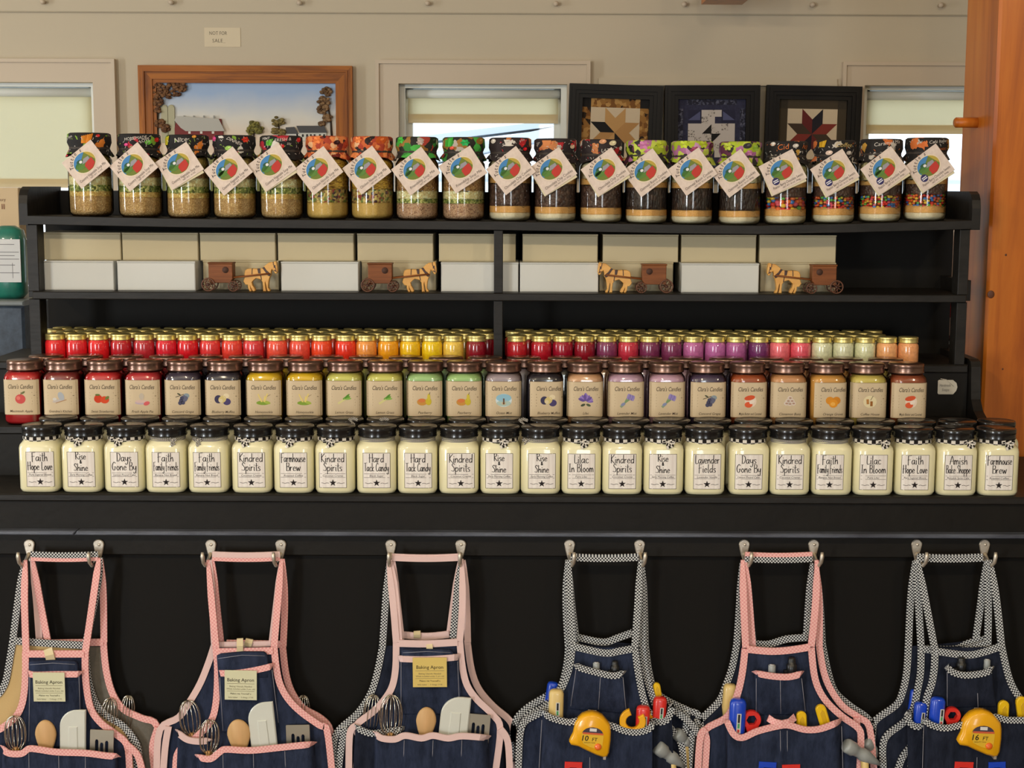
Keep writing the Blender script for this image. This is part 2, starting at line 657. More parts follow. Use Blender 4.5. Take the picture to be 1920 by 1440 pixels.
PANE = glass('window_glass', rough=0.02)
BLIND = cloth_glow('blind_cloth', (244, 238, 216), 0.88)
BLINDT = cloth_glow('blind_tape', (238, 224, 194), 0.6)
for n, (a, b) in enumerate(W):
    mb = MB()
    cw = abs(wx(748)-wx(712))
    for x0, x1, z0, z1 in ((a-cw, a, zsill-cw, ztop+cw), (b, b+cw, zsill-cw, ztop+cw), (a, b, ztop, ztop+cw), (a, b, zsill-cw, zsill)):
        mb.box(x0, x1, YW-0.018, YW, z0, z1, TRIM)
    e = 0.012
    for x0, x1, z0, z1 in ((a-cw-e, a-cw, zsill-cw, ztop+cw+e), (b+cw, b+cw+e, zsill-cw, ztop+cw+e), (a-cw, b+cw, ztop+cw, ztop+cw+e)):
        mb.box(x0, x1, YW-0.028, YW, z0, z1, TRIM)
    root = struct(mb, 'window_%d' % (n+1))
    s = 0.02
    mb = MB()
    for x0, x1, z0, z1 in ((a, a+s, zsill, ztop), (b-s, b, zsill, ztop), (a+s, b-s, ztop-s*0.6, ztop), (a+s, b-s, zsill, zsill+s)):
        mb.box(x0, x1, YW+0.03, YW+0.12, z0, z1, WHITE)
    s2 = 0.042
    for x0, x1, z0, z1 in ((a+s, a+s2, zsill, ztop), (b-s2, b-s, zsill, ztop), (a+s, b-s, ztop-s2, ztop-s)):
        mb.box(x0, x1, YW+0.08, YW+0.11, z0, z1, WHITE)
    mb.box(a+s, b-s, YW+0.085, YW+0.105, 1.42, 1.45, WHITE)
    mb.build('sash', root)
    MB().box(a+s, b-s, YW+0.094, YW+0.098, zsill+0.02, ztop-0.02, PANE).build('pane', root)
    zb = (wz(352, 80), wz(230), wz(250, 1700))[n]
    g = 0.012
    bl = thing('roller_blind', ('cream roller blind pulled far down in the window left of the barn picture',
                'cream roller blind pulled part way down in the middle window',
                'cream roller blind part way down in the window beside the wooden post')[n], 'blind', ((a+b)/2, YW+0.06, zb), 'window blinds')
    h = (b-a)/2-g-0.004
    zt = ztop-0.03-zb
    MB().box(-h+0.012, h-0.012, -0.001, 0.001, 0.012, zt, BLIND).build('blind_cloth', bl)
    MB().box(-h+0.012, h-0.012, -0.0035, 0.0035, 0.0, 0.03, BLINDT).build('bottom_bar', bl)
    m2 = MB()
    m2.lathe([(0.016, -h+0.006), (0.016, h-0.006)], WHITE, 16, M=Matrix.Translation((0, 0.004, zt)) @ Matrix.Rotation(PI/2, 4, 'Y'))
    m2.build('roller', bl)
    m2 = MB()
    for sx in (-h-0.002, h-0.004):
        m2.box(sx, sx+0.006, -0.018, 0.03, zt-0.03, zt+0.02, WHITE)
    m2.build('bracket', bl)

# the narrow window in the left wall; unseen glazed doors added round the fill lamps
mb = MB()
for y0, y1, z0, z1 in ((-0.72, -0.62, 0.5, 2.5), (-0.18, -0.08, 0.5, 2.5), (-0.62, -0.18, 2.46, 2.56), (-0.62, -0.18, 0.44, 0.54)):
    mb.box(RX0, RX0+0.03, y0, y1, z0, z1, TRIM)
r4 = struct(mb, 'window_4')
MB().box(RX0+0.002, RX0+0.006, -0.62, -0.18, 0.54, 2.46, PANE).build('pane', r4)
for n, lx in enumerate((-3.7, 0.7)):
    mb = MB()
    for x0, x1, z0, z1 in ((lx-0.55, lx-0.45, 0, 2.3), (lx+0.45, lx+0.55, 0, 2.3), (lx-0.45, lx+0.45, 2.2, 2.3), (lx-0.45, lx+0.45, 0, 0.2)):
        mb.box(x0, x1, RY0, RY0+0.04, z0, z1, TRIM)
    rd = struct(mb, 'door_%d' % (n+1))
    MB().box(lx-0.45, lx+0.45, RY0+0.01, RY0+0.02, 0.2, 2.2, PANE).build('pane', rd)
# moulding between the windows
mb = MB()
x0, x1 = wx(1105)+0.03, wx(1583)-0.03
za = wz(150, 1340)
mb.box(x0, x1, YW-0.012, YW, za-0.012, za+0.004, WALL)
mb.box(x0, x1, YW-0.02, YW, za-0.02, za-0.012, WALL)
struct(mb, 'trim_1')
# board with pegs running along the top of the wall
pr = thing('peg_rail', 'long cream board with a row of small pegs along the wall top', 'peg rail', (0, YW, wz(27)))
MB().bbox(RX0+0.02, RX1-0.02, -0.014, 0, 0, 0.16, WALL, 0.004).build('board', pr)
for i in range(-2, 11):
    x = wx(86+i*239, 8)
    z = wz(9, 960)-wz(27)
    MB().lathe([(0.006, 0), (0.005, 0.012), (0.009, 0.02), (0.009, 0.026), (0.004, 0.031)], TRIM, 12,
               M=Matrix.Translation((x, -0.013, z)) @ Matrix.Rotation(PI/2, 4, 'X')).build('peg', pr)
# paper note
zz = wz(70, 420)
pw = abs(wx(455)-wx(388))/2
n0 = thing('paper_note', 'small cream paper note reading NOT FOR SALE above the barn picture', 'note', (wx(420), YW, zz))
mb = MB()
fm = lambda x, z, l=0: (x, -0.0022-l*0.0003, z)
mb.box(-pw, pw, -0.002, -0.0003, -0.032, 0.032, mat('note_paper', (214, 200, 172), 0.8))
mb.text('NOT FOR', -0.014, 0.014, 0.0125, fm, ink((70, 62, 55)), 1, 0.06, 1, -0.012)
mb.text('SALE_', -0.012, -0.011, 0.0125, fm, ink((70, 62, 55)), 1, 0.05, 1, -0.012)
mb.build('sheet', n0)

# ------------------------------------------------------------------ house seen through the middle window
hs = thing('neighbour_house', 'pale blue sided house outside the middle window', 'house', (0.2, 7.0, 0))
SID = mat('pale_siding', (236, 242, 246), 0.7)
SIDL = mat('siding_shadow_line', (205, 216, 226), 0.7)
mb = MB()
mb.box(-1.6, 2.8, 0, 3, 0, 1.62, SID)
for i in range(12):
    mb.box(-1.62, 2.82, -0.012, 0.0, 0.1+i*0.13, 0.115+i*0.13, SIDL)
mb.build('wall', hs)
mb = MB()
mb.prism([(-1.9, 1.40), (0.3, 1.86), (3.0, 1.98), (3.0, 2.03), (0.3, 1.92), (-1.9, 1.46)], -0.4, 0.5, SIDL, 0.0)
mb.prism([(-1.2, 1.72), (0.9, 1.98), (0.9, 2.02), (-1.2, 1.76)], -0.3, 0.2, SIDL, 0.0)
mb.build('roof', hs)

# ------------------------------------------------------------------ barn picture
def rectpx(x0, y0, x1, y1, Y):
    a = P(x0, y0, Y)
    b = P(x1, y1, Y)
    return a.x, a.z, b.x, b.z
def picture_frame(o, hw, hh, fw, dep, mh, mv, steps, name='frame'):
    """mitred moulding built of stepped strips"""
    mb = MB()
    for k, (a, b, y) in enumerate(steps):
        xa, xb = hw-fw*a, hw-fw*b
        za, zb2 = hh-fw*a, hh-fw*b
        for sgn in (1, -1):
            mb.add([(-xa, -y, sgn*za), (xa, -y, sgn*za), (xb, -y, sgn*zb2), (-xb, -y, sgn*zb2)], [(0, 1, 2, 3) if sgn < 0 else (3, 2, 1, 0)], mh)
            mb.add([(sgn*xa, -y, -za), (sgn*xa, -y, za), (sgn*xb, -y, zb2), (sgn*xb, -y, -zb2)], [(3, 2, 1, 0) if sgn < 0 else (0, 1, 2, 3)], mv)
        yn = steps[k+1][2] if k+1 < len(steps) else 0.002
        for sgn in (1, -1):
            mb.add([(-xb, -y, sgn*zb2), (xb, -y, sgn*zb2), (xb, -yn, sgn*zb2), (-xb, -yn, sgn*zb2)], [(0, 1, 2, 3)], mh)
            mb.add([(sgn*xb, -y, -zb2), (sgn*xb, -y, zb2), (sgn*xb, -yn, zb2), (sgn*xb, -yn, -zb2)], [(0, 1, 2, 3)], mv)
    y = steps[0][2]
    for sgn in (1, -1):
        mb.add([(-hw, -y, sgn*hh), (hw, -y, sgn*hh), (hw, 0, sgn*hh), (-hw, 0, sgn*hh)], [(0, 1, 2, 3)], mh)
        mb.add([(sgn*hw, -y, -hh), (sgn*hw, -y, hh), (sgn*hw, 0, hh), (sgn*hw, 0, -hh)], [(0, 1, 2, 3)], mv)
    return mb.build(name, o)

x0, z1, x1, _ = rectpx(258, 122, 660, 122, YW-0.03)
hw = (x1-x0)/2
hh = 0.27
pic = thing('barn_picture', 'wide oak framed relief picture of a farm under a blue sky', 'picture', ((x0+x1)/2, YW-0.001, z1-hh))
picture_frame(pic, hw, hh, 0.058, 0.03, FRAMEW, FRAMEV, [(0, 0.28, 0.03), (0.28, 0.36, 0.034), (0.36, 0.8, 0.026), (0.8, 1.0, 0.02)])
SKY = mat('painted_sky', (150, 170, 200), 0.7)
nt = SKY.node_tree
tc = nt.nodes.new('ShaderNodeTexCoord')
sp = nt.nodes.new('ShaderNodeSeparateXYZ')
nt.links.new(tc.outputs['Object'], sp.inputs[0])
mr = nt.nodes.new('ShaderNodeMapRange')
mr.inputs['From Min'].default_value = 0.02
mr.inputs['From Max'].default_value = 0.22
nt.links.new(sp.outputs['Z'], mr.inputs['Value'])
nz = nt.nodes.new('ShaderNodeTexNoise')
nz.inputs['Scale'].default_value = 7
nz.inputs['Detail'].default_value = 4
nt.links.new(tc.outputs['Object'], nz.inputs['Vector'])
ma = nt.nodes.new('ShaderNodeMath')
ma.operation = 'MULTIPLY_ADD'
ma.inputs[1].default_value = 0.35
nt.links.new(nz.outputs['Fac'], ma.inputs[0])
nt.links.new(mr.outputs[0], ma.inputs[2])
rp = nt.nodes.new('ShaderNodeValToRGB')
rp.color_ramp.elements[0].position = 0.1
rp.color_ramp.elements[0].color = lin((236, 212, 186))
rp.color_ramp.elements[1].position = 1.05
rp.color_ramp.elements[1].color = lin((156, 180, 214))
e = rp.color_ramp.elements.new(0.55)
e.color = lin((216, 214, 206))
nt.links.new(ma.outputs[0], rp.inputs['Fac'])
nt.links.new(rp.outputs['Color'], nt.nodes['Principled BSDF'].inputs['Base Color'])
mb = MB()
mb.box(-hw+0.05, hw-0.05, -0.006, -0.001, -hh+0.05, hh-0.05, SKY)
mb.box(-hw+0.05, hw-0.05, -0.007, -0.006, -hh+0.05, -0.03, mat('painted_field', (120, 124, 70), 0.8))
mb.build('canvas', pic)
def pl(px, py):
    p = P(px, py, YW-0.012)
    return (p.x-(x0+x1)/2, p.z-(z1-hh))
def outl(pts):
    return [pl(*p) for p in pts]
mb = MB()
mb.prism(outl([(328, 262), (328, 240), (332, 223), (415, 223), (420, 262)]), -0.016, -0.006, mat('barn_red', (120, 40, 38), 0.7))
mb.prism(outl([(328, 226), (331, 218), (411, 223), (422, 246), (349, 246), (340, 240)]), -0.02, -0.014, mat('barn_roof', (178, 176, 168), 0.6))
for wxp in (356, 378, 400):
    a = pl(wxp, 248)
    mb.box(a[0]-0.004, a[0]+0.004, -0.0175, -0.016, a[1]-0.005, a[1]+0.003, ink((220, 215, 205)))
for wxp in (346, 364, 383, 402):
    a = pl(wxp, 219)
    mb.box(a[0]-0.0025, a[0]+0.0025, -0.018, -0.014, a[1]-0.006, a[1]+0.004, ink((150, 150, 145)))
mb.build('barn', pic)
mb = MB()
for sxp in (309, 322):
    a = pl(sxp, 240)
    mb.box(a[0]-0.011, a[0]+0.011, -0.013, -0.006, a[1]-0.05, a[1]+0.07, mat('silo_paint', (176, 172, 142), 0.7))
    mb.ball((a[0], -0.0095, a[1]+0.07), 0.011, mat('silo_paint'), 12, 1, 0.3, 0.8)
mb.build('silo', pic)
mb = MB()
mb.prism(outl([(536, 258), (536, 246), (556, 244), (562, 262), (538, 264)]), -0.014, -0.006, mat('house_white', (212, 210, 200), 0.7))
mb.prism(outl([(556, 248), (612, 248), (612, 264), (556, 264)]), -0.014, -0.006, mat('house_white'))
mb.prism(outl([(536, 239), (552, 238), (560, 251), (538, 251)]), -0.018, -0.012, mat('house_roof', (62, 62, 64), 0.6))
mb.prism(outl([(556, 236), (608, 236), (614, 249), (562, 249)]), -0.018, -0.012, mat('house_roof'))
for wxp in (568, 576, 583, 590, 600, 608):
    a = pl(wxp, 254)
    mb.box(a[0]-0.003, a[0]+0.003, -0.0155, -0.014, a[1]-0.005, a[1]+0.004, ink((50, 50, 52)))
mb.build('farmhouse', pic)
def relief_tree(name, blobs, trunk, c1, c2, seed):
    rnd = random.Random(seed)
    mb = MB()
    m1, m2 = mat('leaf_%d_%d_%d' % c1, c1, 0.8), mat('leaf_%d_%d_%d' % c2, c2, 0.8)
    for (px, py, r) in blobs:
        for k in range(int(16+r*2.2)):
            a, q = rnd.uniform(0, 2*PI), math.sqrt(rnd.random())*r
            p = pl(px+q*math.cos(a), py+q*math.sin(a)*0.85)
            mb.ball((p[0], -0.012-rnd.random()*0.01, p[1]), 0.0042+rnd.random()*0.003, m1 if rnd.random() < 0.6 else m2, 6, 1.2, 0.5, 0.8)
    mb.build(name, pic)
    mt = MB()
    mt.tube([(pl(px, py)[0], -0.011, pl(px, py)[1]) for px, py, r in trunk], [r for _, _, r in trunk], mat('relief_bark', (52, 38, 28), 0.8), 6)
    mt.build('tree_trunk', pic)
relief_tree('tree_crown', [(300, 170, 15), (322, 170, 17), (340, 164, 10), (296, 190, 9), (300, 232, 9), (312, 240, 8), (296, 205, 6)],
            [(296, 270, 0.004), (294, 230, 0.005), (297, 195, 0.004), (306, 175, 0.003)], (122, 84, 52), (88, 56, 34), 1)
relief_tree('tree_crown', [(612, 172, 9), (608, 190, 10), (606, 205, 10), (615, 222, 8), (604, 232, 5)],
            [(622, 260, 0.004), (620, 225, 0.003), (612, 185, 0.003)], (138, 108, 74), (100, 74, 48), 2)
relief_tree('tree_crown', [(476, 236, 9), (470, 246, 7), (486, 244, 7)], [(475, 262, 0.003), (477, 240, 0.002)], (128, 122, 58), (92, 88, 40), 3)
relief_tree('tree_crown', [(522, 228, 10), (516, 246, 6), (528, 248, 6)], [(523, 264, 0.003), (523, 235, 0.002)], (132, 116, 66), (96, 84, 44), 4)

# ------------------------------------------------------------------ quilt blocks in black frames
QB = mat('black_frame_paint', (16, 14, 13), 0.45, spec=0.2)
CREAM = mat('cream_cotton', (206, 188, 160), 0.85, bump=0.2, bscale=300)
def quilt(px0, px1, py, tilt, label, kind):
    a = P(px0, py, YW-0.06)
    b = P(px1, py, YW-0.06)
    hw = (b.x-a.x)/2
    o = thing('quilt_picture', label, 'picture', ((a.x+b.x)/2, YW-0.029, a.z-hw-0.002), 'framed quilt blocks')
    o.rotation_euler = (0, math.radians(tilt), 0)
    picture_frame(o, hw, hw, 0.046, 0.03, QB, QB, [(0, 0.2, 0.026), (0.2, 0.45, 0.032), (0.45, 0.7, 0.026), (0.7, 1.0, 0.018)])
    mb = MB()
    fm = lambda x, z, l=0: (x, -0.004-l*0.0006, z)
    i = hw-0.04
    back = {'tan': mat('quilt_black', (22, 20, 20), 0.9), 'navy': mat('quilt_navy', (40, 40, 62), 0.9, var=(52, 54, 80), vscale=120),
            'red': mat('quilt_brown', (46, 40, 30), 0.9, var=(58, 50, 38), vscale=200)}[kind]
    mb.box(-i, i, -0.004, -0.001, -i, i, back)
    s = i*0.70
    if kind != 'navy':
        bd = cells('walnut_print', [(3, (150, 106, 52)), (3, (120, 78, 34)), (2, (178, 136, 78)), (2, (40, 26, 14))], 70, 0, 0.9, distort=0.6) if kind == 'tan' else mat('quilt_olive', (66, 56, 40), 0.9)
        t = i-s
        for (u0, u1, v0, v1) in ((-s, s, s, i), (-s, s, -i, -s), (-i, -s, -s, s), (s, i, -s, s)):
            mb.rect(u0, u1, v0, v1, fm, bd, 1)
        mb.rect(-s, s, -s, s, fm, CREAM, 2)
        tan, tan2, blk = mat('quilt_tan', (188, 146, 92), 0.85), mat('quilt_tan_dark', (176, 132, 80), 0.85), mat('quilt_black')
        red, red2, nav, brn = mat('quilt_red', (96, 28, 26), 0.85), mat('quilt_red_bright', (124, 44, 34), 0.85), mat('quilt_night', (24, 20, 30), 0.85), mat('quilt_umber', (62, 46, 32), 0.85)
        seq = [tan2, tan, tan, blk, tan2, tan, blk, tan2] if kind == 'tan' else [red2, nav, red, brn, red2, nav, red, brn]
        r = 0.5858*s
        for k in range(8):
            a0, a1 = k*PI/4, (k+1)*PI/4
            p, q = (r*math.cos(a0), r*math.sin(a0)), (r*math.cos(a1), r*math.sin(a1))
            mb.poly([(0, 0), p, (p[0]+q[0], p[1]+q[1]), q], fm, seq[k], 3)
    else:
        pr = cells('navy_print', [(3, (34, 34, 50)), (2, (70, 72, 92)), (1, (96, 98, 116))], 160, 0, 0.9)
        e0, e1 = i*0.80, i*0.97
        for (u0, u1, v0, v1) in ((-s, s, e0, e1), (-s, s, -e1, -e0), (-e1, -e0, -s, s), (e0, e1, -s, s)):
            mb.rect(u0, u1, v0, v1, fm, pr, 1)
        wht = mat('quilt_white', (200, 192, 186), 0.85)
        gry = cells('grey_print', [(3, (196, 188, 180)), (1, (120, 112, 108))], 260, 0, 0.9)
        sky = mat('quilt_blue', (84, 88, 124), 0.9)
        c = s*0.94/3.5
        mb.rect(-s*0.94, s*0.94, -s*0.94, s*0.94, fm, mat('quilt_navy_plain', (38, 38, 62), 0.9), 1)
        for sx in (1, -1):
            for sz in (1, -1):
                mb.poly([(sx*3.5*c, sz*2*c), (sx*1.7*c, sz*2*c), (sx*1.7*c, sz*3.3*c)], fm, sky, 2)
        for (u, v, m) in ((0, 3, gry), (-1, 3, wht), (1, 3, wht), (-1, 2, gry), (0, 2, wht), (-2, 1, wht), (-3, 1, wht), (2, 1, gry), (3, 1, wht), (1, 2, back), (-3, 0, gry), (3, 0, wht), (-2, 0, wht), (2, 0, wht),
                          (-3, -1, wht), (3, -1, wht), (-2, -1, gry), (2, -1, wht), (-1, -2, wht), (0, -2, wht), (1, -2, gry), (-1, -3, wht), (1, -3, wht)):
            mb.rect((u-0.5)*c, (u+0.5)*c, (v-0.5)*c, (v+0.5)*c, fm, m, 3)
        mb.rect(-1.5*c, 1.5*c, -1.5*c, 1.5*c, fm, wht, 3)
        for k, m in enumerate((gry, mat('quilt_black'), gry, mat('quilt_black'))):
            a0, a1 = k*PI/2, (k+1)*PI/2
            mb.poly([(0, 0), (1.4*c*math.cos(a0), 1.4*c*math.sin(a0)), (1.4*c*math.cos(a1), 1.4*c*math.sin(a1))], fm, m, 4)
    mb.build('quilt_block', o)
quilt(1066, 1243, 157, 1.6, 'black framed quilt star in tan and black with walnut print border', 'tan')
quilt(1248, 1427, 158, -0.3, 'black framed quilt block of white patches on navy cloth', 'navy')
quilt(1438, 1617, 159, 0.8, 'black framed quilt star in dark red and brown on cream', 'red')

# ------------------------------------------------------------------ wooden post and beam end
YP = 0.46
pa = P(1866, 200, YP)
post = thing('wooden_post', 'thick orange pine post with a round peg right of the shelf', 'post', (pa.x, YP, 0))
mb = MB()
mb.prism([(0.0, 0.0), (0.26, 0.0), (0.26, ZC), (0.0, ZC)], 0, 0.235, POSTW, 0.006)
mb.build('shaft', post)
mk = MB()
for (kx, ky, r) in ((1858, 552, 0.008), (1886, 478, 0.0025), (1880, 692, 0.002)):
    p = P(kx, ky, YP)
    mk.ball((p.x-pa.x, 0.0, p.z), r, KNOT, 12, 1, 0.12, 1.1)
mk.build('knot', post)
pz = P(1830, 230, YP+0.12).z
mb = MB()
mb.lathe([(0.0, -0.052), (0.008, -0.052), (0.0115, -0.048), (0.0115, 0.0)], POSTW, 20, M=Matrix.Translation((0, 0.12, pz)) @ Matrix.Rotation(PI/2, 4, 'Y'))
mb.build('peg', post)
q = P(1357, 9, 2.2)
bm = thing('roof_beam', 'orange wooden beam end just showing at the top edge', 'beam', (q.x, 1.95, q.z))
mb = MB()
bw = abs(P(1400, 5, 2.2).x-P(1315, 5, 2.2).x)/2
mb.prism([(-bw, 0), (bw*0.8, 0), (bw, 0.02), (bw, ZC-q.z), (-bw, ZC-q.z)], 0, 0.25, POSTW, 0.004)
mb.build('timber', bm)

# ------------------------------------------------------------------ stepped counter
Z1 = P(960, 929, 0).z
Z2 = P(20, 798, 0.18).z
Z3 = P(1780, 684, 0.35).z
XL, XR = -1.35, 1.35
x2r = P(1818, 690, 0.35).x
counter = thing('stepped_counter', 'long black painted counter with stepped candle display and coat hooks', 'counter', (0, 0, 0))
zr0, zr1 = P(960, 1006, -0.008).z, P(960, 998, -0.008).z
zf = P(960, 944, 0.0).z
mb = MB()
mb.box(XL, XR, 0.03, 0.44, 0.06, Z1-0.018, PANEL)
mb.box(XL+0.02, XR-0.02, 0.06, 0.43, 0.0, 0.06, BLACK)
mb.box(-1.2, x2r, 0.44, 0.60, 0.0, Z3-0.02, PANEL)
mb.build('cabinet', counter)
mb = MB()
mb.bbox(XL-0.01, XR+0.01, 0.0, 0.44, zf, Z1, BLACKEDGE, 0.003)
mb.build('worktop', counter)
mb = MB()
mb.box(XL, XR, 0.009, 0.03, zr1-0.002, zf, BLACK)
mb.build('fascia', counter)
sp = P(138, 1000, -0.01).x
for i, (a, b) in enumerate(((XL, sp-0.001), (sp+0.001, XR))):
    MB().prism([(a-0.0, zr0), (b, zr0), (b+(0.006 if i == 0 else 0), zr1), (a+(0.006 if i else 0), zr1)], -0.012, 0.03, RAILGREY, 0.002).build('trim_rail', counter)
mb = MB()
zh = P(960, 1044, 0.012).z
mb.bbox(XL, XR, 0.014, 0.03, zh, zr0, BLACK, 0.002)
mb.build('hook_board', counter)
mb = MB()
mb.box(XL, x2r-0.002, 0.185, 0.44, Z1, Z2-0.018, BLACK)
mb.bbox(XL, x2r-0.002, 0.18, 0.44, Z2-0.018, Z2, BLACKEDGE, 0.003)
mb.build('middle_step', counter)
mb = MB()
mb.box(-1.12, x2r-0.002, 0.356, 0.60, Z2, Z3-0.018, BLACK)
mb.bbox(-1.12, x2r-0.002, 0.35, 0.60, Z3-0.018, Z3, BLACKEDGE, 0.003)
mb.build('top_step', counter)
# scrolled side board at the right end of the steps
sb = []
for (dy, dz) in ((0.60, Z1), (0.60, Z3+0.012), (0.36, Z3+0.012), (0.345, Z3+0.008), (0.338, Z3-0.003), (0.336, Z3-0.03), (0.33, Z2+0.04), (0.31, Z2+0.018), (0.28, Z2+0.006), (0.2, Z2-0.004), (0.16, Z2-0.012), (0.145, Z2-0.03), (0.145, Z1)):
    sb.append((dy, dz))
vs = [(x2r, y, z) for y, z in sb]+[(x2r+0.02, y, z) for y, z in sb]
n = len(sb)
fs = [tuple(range(n)), tuple(range(2*n-1, n-1, -1))]+[(i, n+i, n+(i+1) % n, (i+1) % n) for i in range(n)]
MB().add(vs, fs, BLACKEDGE).build('side_board', counter)
# coat hooks
def hook(px, lean):
    c = P(px, 1034, 0.012)
    h = MB()
    out = []
    for k in range(20):
        a = 2*PI*k/20
        up = math.sin(a) > -0.01
        r = 0.0104 if up else 0.0104-0.0052*abs(math.sin(a))
        out.append((c.x+r*math.cos(a), c.z+0.014+(0.0105 if up else 0.034)*math.sin(a)))
    h.prism(out, 0.0085, 0.0138, STEEL, 0.0014, False)
    h.ball((c.x+0.001, 0.0082, c.z+0.014), 0.003, STEEL, 8, 1, 0.4, 1)
    o = h.build('coat_hook', counter)
    g = MB()
    s = lean
    g.tube([(c.x+s*0.001, 0.009, c.z-0.004), (c.x+s*0.002, -0.008, c.z-0.014), (c.x+s*0.004, -0.026, c.z-0.018), (c.x+s*0.006, -0.034, c.z-0.010), (c.x+s*0.007, -0.036, c.z+0.002), (c.x+s*0.007, -0.035, c.z+0.010)],
           [0.004, 0.0038, 0.0036, 0.0036, 0.004, 0.0028], STEEL, 10)
    g.build('prong', o)
HOOKS = [(56, -1), (186, -1), (396, -1), (527, -1), (733, 0), (864, 0), (1068, 1), (1199, 1), (1395, 1), (1525, 1), (1718, 1), (1845, 1)]
for hx, s in HOOKS:
    hook(hx, s)
# tag on the riser
c = P(1774, 726, 0.353)
tg = thing('price_tag', 'small white price tag hanging on the black top step riser', 'tag', (c.x, 0.3555, c.z))
TP = mat('tag_paper', (212, 208, 196), 0.7)
mb = MB()
k = 1/905.0
o = [(-14*k, -14*k), (14*k, -14*k), (20*k, -7*k), (22*k, 0), (20*k, 8*k), (13*k, 14*k), (-14*k, 14*k), (-16*k, 12*k), (-16*k, -12*k)]
mb.prism(o, -0.0022, -0.0005, TP, 0.0003)
fm = lambda x, z, l=0: (x, -0.0023-l*0.0003, z)
mb.text('Handmade', -2*k, 4*k, 0.006, fm, ink((120, 116, 110)), 1, 0.024, 1, 0, 0.2)
mb.text('Soaps', -1*k, -5*k, 0.006, fm, ink((120, 116, 110)), 1, 0.016, 1, 0, 0.2)
mb.build('card', tg)
MB().tube([(-0.012, -0.001, 0.018), (0.0, -0.002, 0.016), (0.016, -0.0025, 0.002)], 0.0007, ink((220, 216, 205)), 5).build('string', tg)

# ------------------------------------------------------------------ shelf unit on the top step
YS = 0.345
SAG = [(-200, 403), (48, 404), (350, 410), (700, 413), (940, 415), (1250, 421), (1420, 423), (1600, 419.5), (1830, 413), (2100, 410)]
SAGX = [(P(a, b, YS).x, P(a, b, YS).z) for a, b in SAG]
def shelf_z(x):
    for (xa, za), (xb, zb) in zip(SAGX, SAGX[1:]):
        if xa <= x <= xb:
            return za+(zb-za)*(x-xa)/(xb-xa)
    return SAGX[0][1]
xl, xr = P(52, 415, YS).x, P(1822, 415, YS).x
zm = P(940, 550, YS).z
unit = thing('shelf_unit', 'black wooden two shelf unit standing on top step of counter', 'shelf', ((xl+xr)/2, YS, Z3))
ux, uy, uz = unit.location
YB = 0.575
mb = MB()
N = 40
vs, fs = [], []
for i in range(N+1):
    x = xl+(xr-xl)*i/N
    z = shelf_z(x)
    for (y, dz) in ((YS, -0.0175), (YS, -0.001), (YS+0.001, 0), (YB, 0), (YB, -0.0185), (YS+0.001, -0.0185)):
        vs.append((x-ux, y-uy, z+dz-uz))
for i in range(N):
    for k in range(6):
        a, b = i*6+k, i*6+(k+1) % 6
        fs.append((a, b, b+6, a+6))
fs.append((5, 4, 3, 2, 1, 0))
fs.append(tuple(N*6+k for k in range(6)))
mb.add(vs, fs, BLACKEDGE)
mb.build('top_shelf', unit)
MB().bbox(xl+0.004-ux, xr-0.004-ux, 0, YB-uy, zm-0.016-uz, zm-uz, BLACKEDGE, 0.0015).build('middle_shelf', unit)
def post_part(p0, p1, name='post', y0=0.006, y1=0.05):
    a, b = P(p0, 480, YS).x-ux, P(p1, 480, YS).x-ux
    zt = min(shelf_z(a+ux), shelf_z(b+ux))-0.0185-uz
    MB().bbox(a, b, y0, y1, zm-uz, zt, BLACKEDGE, 0.0012).build(name, unit)
    MB().bbox(a, b, y0, y1, 0, zm-0.016-uz, BLACKEDGE, 0.0012).build(name, unit)
post_part(49, 70)
post_part(926, 943, y1=0.022)
post_part(1800, 1819)
bpx0, bpx1 = P(88, 480, YB).x-ux, P(1785, 480, YB).x-ux
MB().prism([(bpx0, 0), (bpx1, 0)]+[(bpx1+(bpx0-bpx1)*i/20, shelf_z(bpx1+(bpx0-bpx1)*i/20+ux)-0.0187-uz) for i in range(21)], YB-uy-0.004, YB-uy+0.006, PANEL).build('back_panel', unit)
MB().box(xl-ux, xr-ux, YB-uy-0.002, YB-uy+0.014, shelf_z(0)-0.012-uz, P(90, 357, YB).z-uz, BLACK).build('back_rail', unit)
for (xa, nm) in ((xl-0.018, 'end_board'), (xr, 'end_board')):
    z0 = shelf_z(xl if xa < 0 else xr)
    pr = [(0.0, -0.02), (0.0, 0.025), (0.004, 0.042), (0.014, 0.054), (0.03, 0.06), (YB-YS+0.01, 0.06), (YB-YS+0.01, -0.02)]
    vs = [(xa-ux, y, z0+z-uz) for y, z in pr]+[(xa+0.018-ux, y, z0+z-uz) for y, z in pr]
    n = len(pr)
    fs = [tuple(range(n-1, -1, -1)), tuple(range(n, 2*n))]+[(i, (i+1) % n, n+(i+1) % n, n+i) for i in range(n)]
    MB().add(vs, fs, BLACKEDGE).build(nm, unit)
    xb = xa-0.002 if xa < 0 else xa+0.004
    MB().bbox(xb-ux, xb+0.016-ux, 0.05, YB-uy, zm-0.016-uz, zm+0.028-uz, BLACKEDGE, 0.001).build('bracket', unit)

